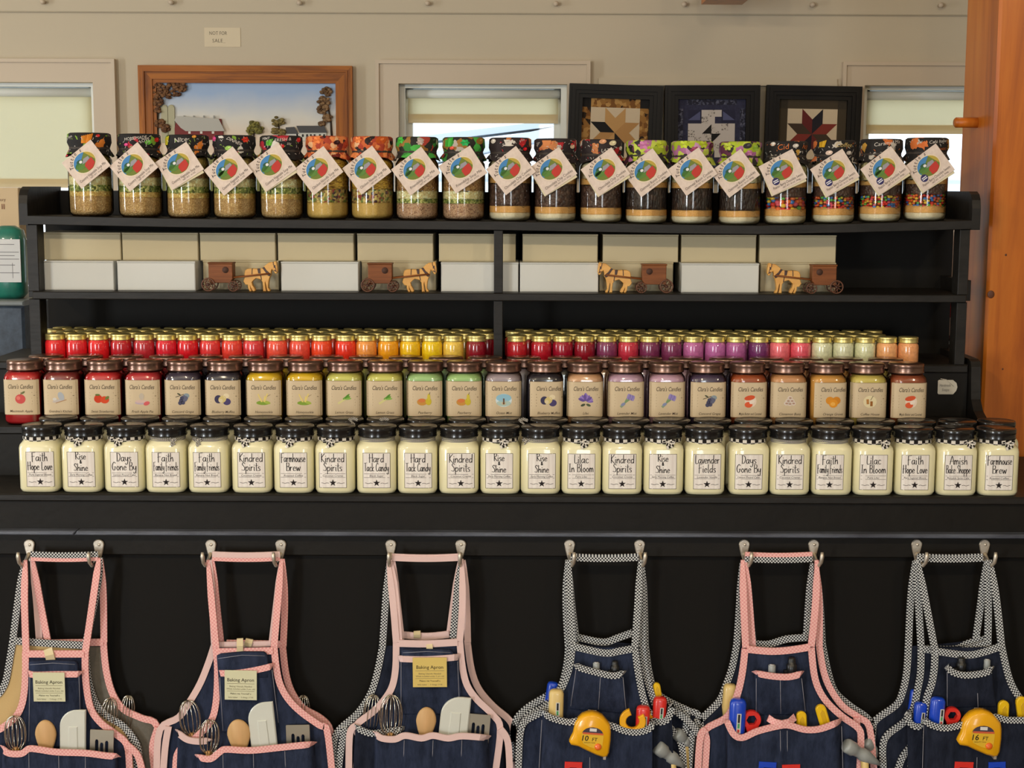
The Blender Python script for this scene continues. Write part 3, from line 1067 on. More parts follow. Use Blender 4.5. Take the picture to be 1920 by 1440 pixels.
# ------------------------------------------------------------------ soup and cookie mix jars
PAPER = mat('tag_card', (222, 206, 194), 0.75, var=(206, 188, 176), vscale=60)
INKD = ink((60, 48, 44))
JG = glass('jar_glass', (250, 252, 248), 1.25)
GRAIN = {
 'grain': cells('soup_grain', [(3, (209, 173, 119)), (3, (191, 153, 100)), (1, (234, 201, 144))], 420, 0.7),
 'coarse': cells('coarse_grain', [(3, (234, 199, 125)), (3, (209, 173, 95)), (1, (245, 233, 163))], 260, 0.8),
 'peas': cells('split_peas', [(3, (133, 148, 70)), (2, (93, 107, 53)), (2, (221, 219, 144)), (1, (179, 186, 106))], 240, 0.9),
 'barley': cells('pearl_barley', [(3, (236, 224, 174)), (2, (217, 199, 144)), (1, (245, 250, 212))], 280, 0.7),
 'brown': cells('brown_lentils', [(3, (179, 132, 84)), (2, (145, 101, 62)), (1, (209, 171, 116))], 260, 0.8),
 'shells': cells('dried_greens', [(3, (179, 155, 84)), (2, (140, 124, 62)), (1, (114, 89, 53))], 160, 0.9),
 'yellow': cells('yellow_broth', [(3, (213, 180, 103)), (3, (205, 170, 91))], 500, 0.2),
 'vegmix': cells('dried_vegetables', [(3, (221, 199, 122)), (2, (123, 140, 70)), (2, (179, 142, 81)), (1, (154, 66, 53)), (1, (78, 50, 62))], 190, 0.9),
 'noodle': cells('egg_noodles', [(3, (245, 204, 89)), (2, (214, 169, 62)), (1, (166, 122, 45))], 130, 1.0, squash=(1, 1, 2.4), distort=1.2),
 'tan': cells('rose_grain', [(3, (209, 173, 141)), (2, (191, 150, 119)), (1, (157, 119, 95))], 380, 0.6),
 'rice': cells('brown_rice', [(3, (204, 163, 106)), (2, (179, 132, 81)), (1, (143, 99, 59))], 300, 0.8),
 'flour': cells('flour', [(1, (232, 222, 196)), (1, (228, 216, 188))], 500, 0.1),
 'sugar': cells('brown_sugar', [(1, (234, 183, 112)), (1, (224, 171, 97))], 600, 0.25),
 'chips': cells('chocolate_chips', [(3, (88, 62, 52)), (2, (74, 52, 44)), (1, (104, 76, 64))], 150, 1.0, 0.45),
 'raisins': cells('raisins', [(3, (56, 40, 34)), (2, (44, 30, 27)), (1, (76, 54, 46))], 190, 1.0, 0.5, squash=(1, 1, 0.5)),
 'white': cells('white_sugar', [(1, (222, 212, 184)), (1, (214, 202, 172))], 500, 0.15),
 'oats': cells('rolled_oats', [(3, (245, 237, 193)), (2, (226, 210, 157)), (1, (245, 250, 228))], 200, 0.8),
}
KIND = {
 'vegetable': [(0, 0.042, 'grain'), (0.042, 0.053, 'coarse'), (0.053, 0.066, 'peas'), (0.066, 0.084, 'barley'), (0.084, 0.102, 'brown'), (0.102, 0.126, 'shells')],
 'chicken': [(0, 0.036, 'yellow'), (0.036, 0.064, 'vegmix'), (0.064, 0.126, 'noodle')],
 'friendship': [(0, 0.036, 'tan'), (0.036, 0.045, 'peas'), (0.045, 0.062, 'barley'), (0.062, 0.126, 'rice')],
 'chocolate': [(0, 0.018, 'flour'), (0.018, 0.032, 'sugar'), (0.032, 0.080, 'chips'), (0.080, 0.093, 'sugar'), (0.093, 0.126, 'white')],
 'raisin': [(0, 0.017, 'flour'), (0.017, 0.030, 'sugar'), (0.030, 0.076, 'raisins'), (0.076, 0.088, 'sugar'), (0.088, 0.126, 'oats')],
 'candy': [(0, 0.018, 'flour'), (0.018, 0.031, 'sugar'), (0.031, 0.057, 'sugar'), (0.057, 0.078, 'chips'), (0.078, 0.088, 'sugar'), (0.088, 0.126, 'oats')],
}
LNAME = {'grain': 'grain_layer', 'coarse': 'grain_layer', 'peas': 'split_pea_layer', 'barley': 'barley_layer', 'brown': 'lentil_layer', 'shells': 'herb_layer', 'yellow': 'broth_powder_layer',
         'vegmix': 'vegetable_layer', 'noodle': 'noodle_layer', 'tan': 'grain_layer', 'rice': 'rice_layer', 'flour': 'flour_layer', 'sugar': 'brown_sugar_layer', 'chips': 'chocolate_chip_layer',
         'raisins': 'raisin_layer', 'white': 'sugar_layer', 'oats': 'oat_layer'}
JPROF = [(0.034, 0.0), (0.040, 0.0015), (0.0445, 0.006), (0.0462, 0.013), (0.0465, 0.11), (0.0455, 0.119), (0.041, 0.126), (0.0385, 0.13), (0.0385, 0.145)]
def jr(z):
    for (ra, za), (rb, zb) in zip(JPROF, JPROF[1:]):
        if za <= z <= zb:
            return ra+(rb-ra)*(z-za)/(zb-za)
    return 0.0385
JARM = MB().lathe(JPROF, JG, 40, cap1=False).data('glass_jar')
CAPS = {
 'produce': cells('produce_print', [(16, (20, 17, 18)), (3, (24, 20, 20)), (1, (214, 208, 200)), (1, (120, 160, 50)), (1, (176, 36, 52)), (1, (214, 124, 40))], 62, 0.15, 0.8, distort=0.8),
 'pepper': cells('pepper_print', [(4, (196, 92, 44)), (3, (168, 60, 34)), (3, (222, 132, 72)), (2, (120, 36, 26)), (1, (226, 176, 130)), (1, (30, 16, 16))], 95, 0.3, 0.8, distort=1.0),
 'garlic': cells('garlic_print', [(7, (34, 34, 28)), (3, (48, 130, 50)), (2, (70, 170, 66)), (2, (176, 166, 156)), (2, (150, 108, 46)), (1, (170, 60, 46))], 60, 0.2, 0.8, distort=0.8),
 'cocoa': cells('cocoa_print', [(14, (36, 26, 28)), (4, (42, 32, 33)), (1, (206, 196, 184)), (1, (170, 26, 36)), (1, (190, 120, 70))], 60, 0.15, 0.8, distort=0.7),
 'grape': cells('grape_print', [(5, (164, 182, 44)), (3, (190, 204, 80)), (3, (170, 106, 150)), (2, (96, 44, 72)), (2, (40, 36, 34)), (1, (190, 140, 176))], 80, 0.3, 0.8, distort=0.5),
 'coffee': cells('coffee_print', [(14, (24, 20, 19)), (3, (30, 25, 23)), (1, (206, 110, 50)), (1, (190, 182, 170)), (1, (196, 150, 60))], 70, 0.15, 0.8, distort=1.2),
}
def cap_point(a, v):
    v = 0.1735-(0.1735-v)*0.72
    """a: angle from the front, v: height on the band of the cap"""
    r = 0.0462
    return (r*math.sin(a), -r*math.cos(a), v)
def make_cap(kind, words, seed):
    rnd = random.Random(seed)
    ph = [rnd.uniform(0, 6.28) for _ in range(4)]
    def wav(k, a):
        if k in (2, 3):
            return 0.0006*math.sin(9*a+ph[0]), 0
        if k == 4:
            return 0.001*math.sin(17*a+ph[1]), 0
        if k >= 5:
            q = (k-4)*0.0011
            return q*math.sin(13*a+ph[1])+q*0.7*math.sin(7*a+ph[2]), 0.0018*math.sin(4*a+ph[3])*(k-4)
        return 0, 0
    mb = MB()
    prof = [(0.0, 0.1745), (0.040, 0.1745), (0.0445, 0.1715), (0.0455, 0.154), (0.0405, 0.1425), (0.0450, 0.135), (0.0480, 0.1275)]
    mb.lathe(prof[::-1], CAPS[kind], 56, True, wav=lambda k, a: wav(len(prof)-1-k, a), cap0=False, cap1=False)
    for (s, ang, v, h, col, rot, mw) in words:
        mb.text(s, 0, 0, h, lambda x, z, l, ang=ang, v=v: cap_point(math.radians(ang)+x/0.0462, v+z), ink(col), 0, mw, 0.8, -0.008, 0.25, math.radians(rot))
    if kind in ('produce', 'cocoa', 'coffee'):
        for q in range(34):
            a, v = rnd.uniform(-1.4, 1.4), rnd.choice((rnd.uniform(0.146, 0.170), rnd.uniform(0.130, 0.139)))
            r = 0.0462 if v > 0.153 else 0.0462-0.0052*(0.153-v)/0.0105 if v > 0.1425 else 0.0412+0.0075*(0.1425-v)/0.015
            r += 0.0012
            t, L = rnd.uniform(0, PI), rnd.uniform(0.0012, 0.0032)
            f = lambda x, z, l, a=a, v=v, r=r: (r*math.sin(a+x/r), -r*math.cos(a+x/r), v+z)
            c = rnd.choice(((206, 200, 192), (206, 200, 192), (170, 164, 158), {'produce': (140, 170, 70), 'cocoa': (190, 40, 44), 'coffee': (206, 116, 56)}[kind]))
            mb.line(-L*math.cos(t), -L*math.sin(t), 0, 0.0006, 0.0010, f, ink(c))
            mb.line(0, 0.0006, L*math.cos(t+0.7), L*math.sin(t+0.7), 0.0009, f, ink(c))
    return mb
LT = (222, 214, 204)
OR = (214, 112, 50)
def fruits(mb, lst):
    for (kind, ang, v, r, c) in lst:
        a = math.radians(ang)
        f = lambda x, z, l, a=a, v=v: cap_point(a+x/0.0462, v+z)
        if kind == 'blob':
            mb.ell(0, 0, r, r*0.8, f, ink(c), 0, 14, 0.4)
            mb.ell(r*0.2, r*0.2, r*0.4, r*0.25, lambda x, z, l, a=a, v=v: tuple(q*1.004 if i < 2 else q for i, q in enumerate(cap_point(a+x/0.0462, v+z))), ink(tuple(min(255, t+40) for t in c)), 0, 10, 0.6)
        elif kind == 'sticks':
            for i in range(6):
                mb.line((i-3)*r*0.22, -r, (i-2)*r*0.3, r*(0.5+0.1*i), r*0.24, f, ink(tuple(max(0, t-12*(i % 3)) for t in c)), 0)
        elif kind == 'petals':
            for i in range(6):
                b = i*1.05
                mb.ell(r*0.5*math.cos(b), r*0.5*math.sin(b), r*0.42, r*0.3, lambda x, z, l, a=a, v=v, i=i: tuple(q*(1+0.0006*i) if j < 2 else q for j, q in enumerate(cap_point(a+x/0.0462, v+z))), ink(tuple(min(255, max(0, t+(-16, 0, 14)[i % 3])) for t in c)), 0, 10, b)
        elif kind == 'cup':
            mb.poly([(-r, r*0.8), (r, r*0.8), (r*0.6, -r*0.7), (-r*0.6, -r*0.7)], f, ink(c), 0)
            mb.ell(0, -r*0.8, r*1.1, r*0.25, f, ink(c), 0, 14)
            mb.ell(r*1.15, r*0.1, r*0.35, r*0.45, f, ink(c), 0, 10)
GRN, RED, PNK, PUR, WHT, YEL = (96, 172, 58), (200, 40, 40), (206, 70, 130), (190, 116, 160), (210, 204, 194), (206, 194, 60)
CAPSPEC = [
 ('produce', [('Oven', -45, 0.163, 0.008, LT, 15, None)], [('sticks', 8, 0.158, 0.014, (224, 140, 48)), ('blob', 38, 0.166, 0.005, RED)]),
 ('produce', [('HOMEMADE', 4, 0.162, 0.009, LT, 8, 0.05), ('LOVE', 28, 0.156, 0.009, LT, 25, None)], [('blob', 38, 0.150, 0.008, GRN), ('blob', -22, 0.143, 0.005, PNK), ('blob', 66, 0.158, 0.008, RED)]),
 ('produce', [('Nice', -6, 0.160, 0.014, LT, 10, None), ('soup', 60, 0.15, 0.006, LT, 0, None)], [('sticks', -58, 0.158, 0.013, YEL), ('blob', 2, 0.136, 0.007, GRN), ('blob', 30, 0.169, 0.005, (226, 150, 60))]),
 ('produce', [('DINNER', 12, 0.157, 0.009, LT, -32, None)], [('petals', 42, 0.162, 0.010, (210, 60, 40)), ('blob', -52, 0.164, 0.008, PNK), ('blob', -4, 0.137, 0.008, (150, 190, 90))]),
 ('produce', [('FRESH &', 14, 0.163, 0.009, LT, 8, None), ('22¢', 30, 0.151, 0.006, LT, 0, None), ('MINT', -34, 0.166, 0.008, LT, 5, None)], [('sticks', -24, 0.155, 0.010, GRN), ('blob', 8, 0.143, 0.008, RED), ('blob', 62, 0.163, 0.008, RED)]),
 ('pepper', [], [('blob', 34, 0.156, 0.008, (52, 22, 24)), ('petals', -20, 0.162, 0.012, (222, 120, 60))]),
 ('pepper', [], [('blob', 30, 0.164, 0.013, (190, 84, 30)), ('petals', -34, 0.164, 0.011, (226, 128, 66))]),
 ('garlic', [], [('petals', -44, 0.164, 0.011, (70, 180, 64)), ('petals', 12, 0.158, 0.009, (190, 176, 168)), ('blob', 52, 0.164, 0.011, (34, 50, 30))]),
 ('garlic', [], [('sticks', -42, 0.160, 0.013, (80, 180, 70)), ('petals', 6, 0.158, 0.011, (44, 170, 88)), ('blob', 52, 0.164, 0.012, (150, 108, 44)), ('blob', -30, 0.143, 0.006, (206, 80, 60))]),
 ('cocoa', [('Gift', 36, 0.168, 0.006, LT, 10, None), ('S', -18, 0.153, 0.009, LT, 0, None)], [('cup', -4, 0.160, 0.010, (212, 206, 196)), ('blob', 44, 0.142, 0.006, (216, 24, 34)), ('blob', -50, 0.164, 0.008, WHT), ('blob', 36, 0.154, 0.004, RED)]),
 ('cocoa', [('bliss', -56, 0.158, 0.007, LT, 60, None)], [('cup', -26, 0.160, 0.011, (202, 128, 76)), ('petals', 8, 0.150, 0.007, (180, 172, 164)), ('blob', 50, 0.152, 0.008, (214, 190, 160)), ('blob', 48, 0.158, 0.005, RED)]),
 ('cocoa', [('LATTE', 14, 0.144, 0.009, LT, 5, None)], [('blob', 28, 0.164, 0.009, (220, 208, 168)), ('blob', 0, 0.168, 0.008, (206, 150, 110)), ('blob', 58, 0.150, 0.007, WHT)]),
 ('grape', [], [('petals', -14, 0.160, 0.014, PUR), ('petals', -2, 0.142, 0.010, PUR), ('petals', 34, 0.162, 0.013, (186, 200, 60)), ('blob', -54, 0.156, 0.007, (38, 34, 30))]),
 ('grape', [], [('petals', 0, 0.148, 0.012, (150, 66, 96)), ('blob', 54, 0.162, 0.010, (90, 40, 56)), ('petals', -30, 0.164, 0.013, (180, 196, 52)), ('petals', 24, 0.164, 0.012, (176, 190, 50))]),
 ('grape', [], [('petals', -44, 0.160, 0.013, (186, 200, 70)), ('blob', 10, 0.162, 0.010, (56, 52, 56)), ('petals', 36, 0.156, 0.010, (150, 186, 70)), ('petals', 16, 0.142, 0.009, PUR)]),
 ('coffee', [('Cid', -18, 0.158, 0.016, OR, 10, None), ('mug', -2, 0.140, 0.007, OR, 5, None), ('N3', 46, 0.158, 0.012, OR, -10, None)], [('blob', 14, 0.161, 0.007, WHT), ('blob', -48, 0.166, 0.007, WHT)]),
 ('coffee', [('Coffee', 14, 0.161, 0.013, (206, 178, 110), 0, None)], [('sticks', -46, 0.164, 0.010, (214, 170, 50)), ('blob', -26, 0.138, 0.008, (210, 186, 170)), ('blob', 28, 0.138, 0.007, (190, 180, 168))]),
 ('coffee', [('Caramel Ma', 4, 0.163, 0.011, LT, 10, 0.075), ('Italian', 14, 0.151, 0.007, LT, 5, None)], [('blob', 10, 0.139, 0.004, OR)]),
 ('coffee', [('ME', -30, 0.154, 0.011, OR, 15, None), ('Café Italian', 18, 0.164, 0.009, LT, 8, 0.06), ('CHOC', 30, 0.142, 0.007, OR, 5, None)], []),
]
SOUP = [
 # px, base py, cap top py, tag angle, tag centre px, py, kind
 (170, 404, 250, 38, 162, 308, 0), (263, 408, 252, 40, 252, 313, 0), (353, 410, 254, 33, 337, 311, 0), (440, 412, 256, 39, 429, 321, 0), (528, 412, 257, 36, 511, 313, 0),
 (614, 412, 259, 38, 598, 320, 1), (698, 412, 259, 37, 688, 319, 1), (782, 413, 260, 37, 780, 321, 2), (869, 413, 260, 33, 868, 318, 2),
 (956, 412, 262, 38, 958, 320, 3), (1041, 414, 262, 35, 1036, 321, 3), (1127, 418, 262, 36, 1135, 322, 3), (1212, 418, 265, 37, 1213, 324, 4), (1297, 419, 265, 36, 1298, 322, 4),
 (1387, 420, 265, 37, 1378, 325, 4), (1473, 419, 266, 28, 1467, 323, 5), (1563, 418, 266, 33, 1565, 324, 5), (1650, 416, 264, 38, 1659, 320, 5), (1735, 413, 260, 37, 1743, 315, 5)]
SK = [('vegetable', 'Country Vegetable Soup Mix', 'NET WT. 16 OZ.', 'vegetable soup mix'), ('chicken', 'Chicken Noodle Soup Mix', 'NET WT. 16 OZ.', 'chicken noodle soup mix'),
      ('friendship', 'Friendship Soup Mix', 'NET WT. 24 OZ.', 'friendship soup mix'), ('chocolate', 'Chocolate Chip Cookies', 'NET WT. 32 OZ. (907g)', 'chocolate chip cookie mix'),
      ('raisin', 'Oatmeal Raisin Cookies', 'NET WT. 30 OZ. (850g)', 'oatmeal raisin cookie mix'), ('candy', 'Peanut Berry Chocolate Sweets', 'NET WT. 34 OZ. (964g)', 'candy cookie mix')]
CAPWORD = {'produce': 'black produce print', 'pepper': 'orange pepper print', 'garlic': 'green and black garlic print', 'cocoa': 'dark cocoa print', 'grape': 'grape print', 'coffee': 'black coffee print'}
TW, TH = 0.0395, 0.034
def tag_mesh(line1, line2, badge):
    mb = MB()
    fm = lambda x, z, l=0: (x, -0.0011-l*0.00022, z)
    mb.bbox(-TW, TW, -0.001, 0.0, -TH, TH, PAPER, 0.0003)
    mb.ell(0.0, 0.005, 0.0265, 0.0225, fm, ink((228, 212, 186)), 1, 28)
    mb.ell(0.0, 0.005, 0.0245, 0.0205, fm, ink((112, 126, 58)), 2, 28)
    E = lambda a0, a1, c, l: mb.poly([(0.0245*math.cos(a)*0.995, 0.005+0.0205*math.sin(a)*0.995) for a in [a0+(a1-a0)*i/14 for i in range(15)]], fm, ink(c), l)
    E(math.radians(62), math.radians(200), (74, 132, 186), 3)
    E(math.radians(-22), math.radians(64), (182, 160, 70), 3)
    mb.ell(-0.012, 0.008, 0.012, 0.005, fm, ink((64, 112, 62)), 4, 14, 0.3)
    mb.ell(-0.012, 0.002, 0.011, 0.006, fm, ink((92, 130, 62)), 4, 14, -0.2)
    mb.poly([(-0.004, -0.001), (-0.003, -0.014), (0.008, -0.0145), (0.018, -0.008), (0.018, 0.005), (0.004, 0.004)], fm, ink((186, 62, 54)), 5)
    mb.poly([(-0.006, 0.004), (0.002, 0.012), (0.014, 0.011), (0.014, 0.005), (0.003, 0.003)], fm, ink((150, 148, 156)), 6)
    mb.ell(-0.006, 0.010, 0.0035, 0.003, fm, ink((222, 222, 222)), 7, 10)
    mb.ell(-0.009, 0.013, 0.006, 0.003, fm, ink((54, 90, 70)), 5, 10)
    for i, chh in enumerate("Tuttle's"):
        a = math.radians(166-i*13)
        mb.text(chh, 0.0305*math.cos(a), 0.005+0.0268*math.sin(a), 0.0086, fm, INKD, 4, None, 0.9, 0, 0.1, a-PI/2)
    mb.text(line1, 0.001, -0.0215, 0.0058, fm, INKD, 1, 0.068, 0.95, 0, 0.15)
    mb.text(line2, 0.006, -0.0285, 0.0032, fm, INKD, 1, 0.04, 1)
    if badge:
        mb.ell(-0.0215, -0.0105, 0.0078, 0.0078, fm, ink((52, 48, 96)), 6, 18)
        mb.rect(-0.027, -0.016, -0.0098, -0.0078, fm, ink((222, 220, 226)), 7)
        mb.rect(-0.027, -0.016, -0.0134, -0.0114, fm, ink((222, 220, 226)), 7)
    return mb.data('hang_tag')
TAGS = [tag_mesh(s[1], s[2], i == 5) for i, s in enumerate(SK)]
TAGB = MB().bbox(-TW, TW, -0.001, 0.0, -TH, TH, mat('tag_card_back', (214, 204, 172), 0.75), 0.0003).data('tag_back')
LAYERS = {}
def layer_mesh(z0, z1, key, kind, top):
    k = (z0, z1, key, kind)
    if k in LAYERS:
        return LAYERS[k]
    rnd = random.Random(hash(key) % 97+int(z0*1e4))
    rough = {'chips': 0.0022, 'raisins': 0.003, 'peas': 0.0016, 'vegmix': 0.002, 'noodle': 0.002, 'flour': 0.0010, 'sugar': 0.0016}.get(key, 0.0012)
    ph = [rnd.uniform(0, 6) for _ in range(3)]
    mb = MB()
    za = z0+0.0012 if z0 == 0 else z0
    st = 6
    zs = [za+(z1-za)*i/st for i in range(st+1)]
    ring = [(max(0.01, jr(z)-0.0022), z) for z in zs]
    def edge(a, s):
        return rough*(math.sin(5*a+ph[0])+0.7*math.sin(9*a+ph[1])+0.5*math.sin(17*a+ph[2]))
    def wav(kk, a):
        f = (kk/st)
        lo = 0 if z0 == 0 else edge(a, 0)*0.0
        return 0, (edge(a, 1) if not top else 0)*(1 if kk == st else 0)
    mb.lathe(ring, GRAIN[key], 40, wav=wav, cap0=True, cap1=True)
    if kind == 'candy' and key == 'sugar' and abs(z0-0.031) < 1e-6:
        pass
    LAYERS[k] = mb.data(LNAME[key])
    return LAYERS[k]
CANDY = [(222, 52, 48), (236, 110, 44), (240, 204, 70), (96, 184, 80), (58, 124, 204), (220, 84, 110), (236, 120, 60)]
def candy_mesh(seed, r0):
    rnd = random.Random(seed)
    mb = MB()
    z = 0.033
    while z < 0.059:
        n = int(2*PI*0.041/(2*r0))
        for i in range(n):
            a = 2*PI*(i+rnd.random()*0.6)/n
            if math.sin(a) > 0.35:
                continue
            rr = 0.0442-r0*1.0-rnd.random()*0.003
            c = rnd.choice(CANDY)
            mb.ball((rr*math.cos(a), rr*math.sin(a), z+rnd.uniform(-1, 1)*r0*0.4), r0*rnd.uniform(0.85, 1.1), mat('candy_%d_%d_%d' % c, c, 0.25, coat=0.5), 10, 1, 1, 0.75)
        z += r0*1.35
    o = mb.data('candies')
    return o
for i, (px, pb, pt, ang, tx, ty, k) in enumerate(SOUP):
    kind = SK[k][0]
    yc = YS+0.058
    x = P(px, 340, yc).x
    z = shelf_z(x)
    cap = CAPSPEC[i]
    sub = {2: ', third tag tilted flatter'}.get(i, '')
    j = thing('mix_jar', '%s jar, %s cap, %s on top shelf' % (SK[k][3], CAPWORD[cap[0]], nth(i)), 'jar', (x, yc, z), 'soup and cookie mix jars on the top shelf')
    obj('glass_jar', JARM, j)
    ls = KIND[kind]
    for q, (za, zb, key) in enumerate(ls):
        if kind == 'candy' and abs(za-0.031) < 1e-6:
            MB().lathe([(0.032, 0.031), (0.033, 0.058)], mat('candy_core', (120, 50, 40), 0.7), 20).build('candy_core', obj('candies', candy_mesh(i, 0.0058 if i == 15 else 0.0038), j))
            continue
        obj(LNAME[key], layer_mesh(za, zb, key, kind, q == len(ls)-1), j)
    hz = (P(px, pb, yc-0.046).z-P(px, pt, yc-0.04).z)
    mb = make_cap(cap[0], cap[1], 100+i)
    fruits(mb, cap[2])
    mb.build('cloth_cap', j)
    MB().lathe([(0.0410, 0.1395), (0.0420, 0.1410), (0.0420, 0.1440), (0.0410, 0.1455)], mat('elastic_band', (60, 52, 46), 0.7), 32, cap0=False, cap1=False).build('elastic', j)
    tc_ = P(tx, ty, yc-0.052)
    t = obj('hang_tag', TAGS[k], j, (tc_.x-x, -0.0530-0.0032*(i % 2), tc_.z-z))
    t.rotation_euler = (math.radians(-5), math.radians(-ang), 0)
    if i in (2, 4, 10, 11, 15, 16, 17, 18):
        b = obj('tag_back', TAGB, t, (-0.0015, 0.0016, -0.003))
        b.rotation_euler = (0, math.radians(4), 0)

# ------------------------------------------------------------------ boxes and buggies on the middle shelf
CARD = mat('cream_card', (190, 178, 146), 0.75)
CARDW = mat('white_card', (202, 203, 198), 0.6)
GAP = mat('card_gap', (60, 54, 46), 0.9)
def carton(px0, px1, py0, py1, Y, dep, m, label, z0):
    a = P(px0, (py0+py1)/2, Y)
    b = P(px1, (py0+py1)/2, Y)
    top = P((px0+px1)/2, py0, Y).z
    hw, h = (b.x-a.x)/2, top-z0
    t = thing('carton', label, 'box', ((a.x+b.x)/2, Y, z0), 'cardboard boxes on the middle shelf')
    mb = MB()
    mb.bbox(-hw, hw, 0, dep, 0, h-0.0035, m, 0.0012)
    mb.build('tray', t)
    lid = MB()
    lid.bbox(-hw-0.0005, hw+0.0005, -0.0006, dep, h-0.0034, h, m, 0.0007)
    lid.build('lid', t)
    return top
YU, YL = 0.425, 0.388
LOW = [(81, 213, 484, 0), (220, 366, 486, 0), (381, 522, 487, 1), (527, 672, 488, 0), (678, 817, 488, 1), (827, 972, 490, 0), (975, 1122, 491, 0), (1124, 1262, 492, 1), (1278, 1423, 493, 0), (1426, 1567, 494, 1)]
pos = ['leftmost in', 'second from left in', 'third from left in', 'fourth from left in', 'fifth from left in', 'behind the centre post in', 'just right of the centre post in', 'third from right in', 'second from right in', 'rightmost in']
ztl = 0
for i, (a, b, y, rec) in enumerate(LOW):
    Y = YU if rec else YL
    lab = ('cream box behind a toy buggy, %s lower box row' if rec else 'white box, %s lower box row') % pos[i]
    ztop_ = zm+0.0625
    t = thing('carton', lab, 'box', (0, 0, 0), 'cardboard boxes on the middle shelf')
    pa_, pb_ = P(a, 515, Y), P(b, 515, Y)
    hw = (pb_.x-pa_.x)/2
    t.location = ((pa_.x+pb_.x)/2, Y, zm)
    m = CARD if rec else CARDW
    h = 0.0625
    MB().bbox(-hw, hw, 0, 0.135, 0, h-0.003, m, 0.0015).build('tray', t)
    MB().bbox(-hw-0.0004, hw+0.0004, -0.0006, 0.135, h-0.0029, h, m, 0.0007).build('lid', t)
UP = [(79, 226), (229, 371), (375, 516), (521, 663), (670, 812), (823, 967), (980, 1121), (1131, 1272), (1278, 1418), (1425, 1568)]
for i, (a, b) in enumerate(UP):
    t = thing('carton', 'cream box, %s upper box row' % pos[i], 'box', (0, 0, 0), 'cardboard boxes on the middle shelf')
    pa_, pb_ = P(a, 455, YU), P(b, 455, YU)
    hw = (pb_.x-pa_.x)/2
    t.location = ((pa_.x+pb_.x)/2, YU, zm+0.0625)
    h = 0.0595
    MB().bbox(-hw, hw, 0, 0.135, 0, h-0.003, CARD, 0.0015).build('tray', t)
    MB().bbox(-hw-0.0004, hw+0.0004, -0.0006, 0.135, h-0.0029, h, CARD, 0.0007).build('lid', t)

MAPLE = mat('maple_wood', (222, 170, 88), 0.45, var=(204, 146, 66), vscale=90, stretch=(0.3, 1, 1))
DARKW = mat('dark_walnut', (62, 34, 26), 0.5)
HORSE = [(960, 330), (1000, 305), (1080, 300), (1200, 305), (1270, 290), (1330, 230), (1390, 190), (1460, 180), (1500, 168), (1515, 190), (1522, 230), (1530, 290), (1530, 350), (1510, 390), (1482, 380), (1465, 340), (1432, 312), (1418, 350), (1412, 420), (1392, 450), (1377, 500),
         (1367, 560), (1362, 640), (1390, 680), (1390, 700), (1350, 700), (1335, 650), (1322, 580), (1312, 530), (1306, 560), (1312, 640), (1325, 700), (1270, 700), (1270, 620), (1262, 540), (1230, 490), (1150, 470), (1110, 500), (1072, 540), (1082, 590), (1120, 650), (1132, 690), (1110, 702),
         (1084, 700), (1054, 640), (1042, 600), (1047, 650), (1067, 690), (1060, 702), (1030, 702), (1005, 650), (1000, 590), (962, 585), (925, 530), (950, 450), (945, 390)]
KB = 1/9.6/868.0
def hb(p, flip):
    return ((p[0]-860)*KB*flip, (702-p[1])*KB)
BUG = {}
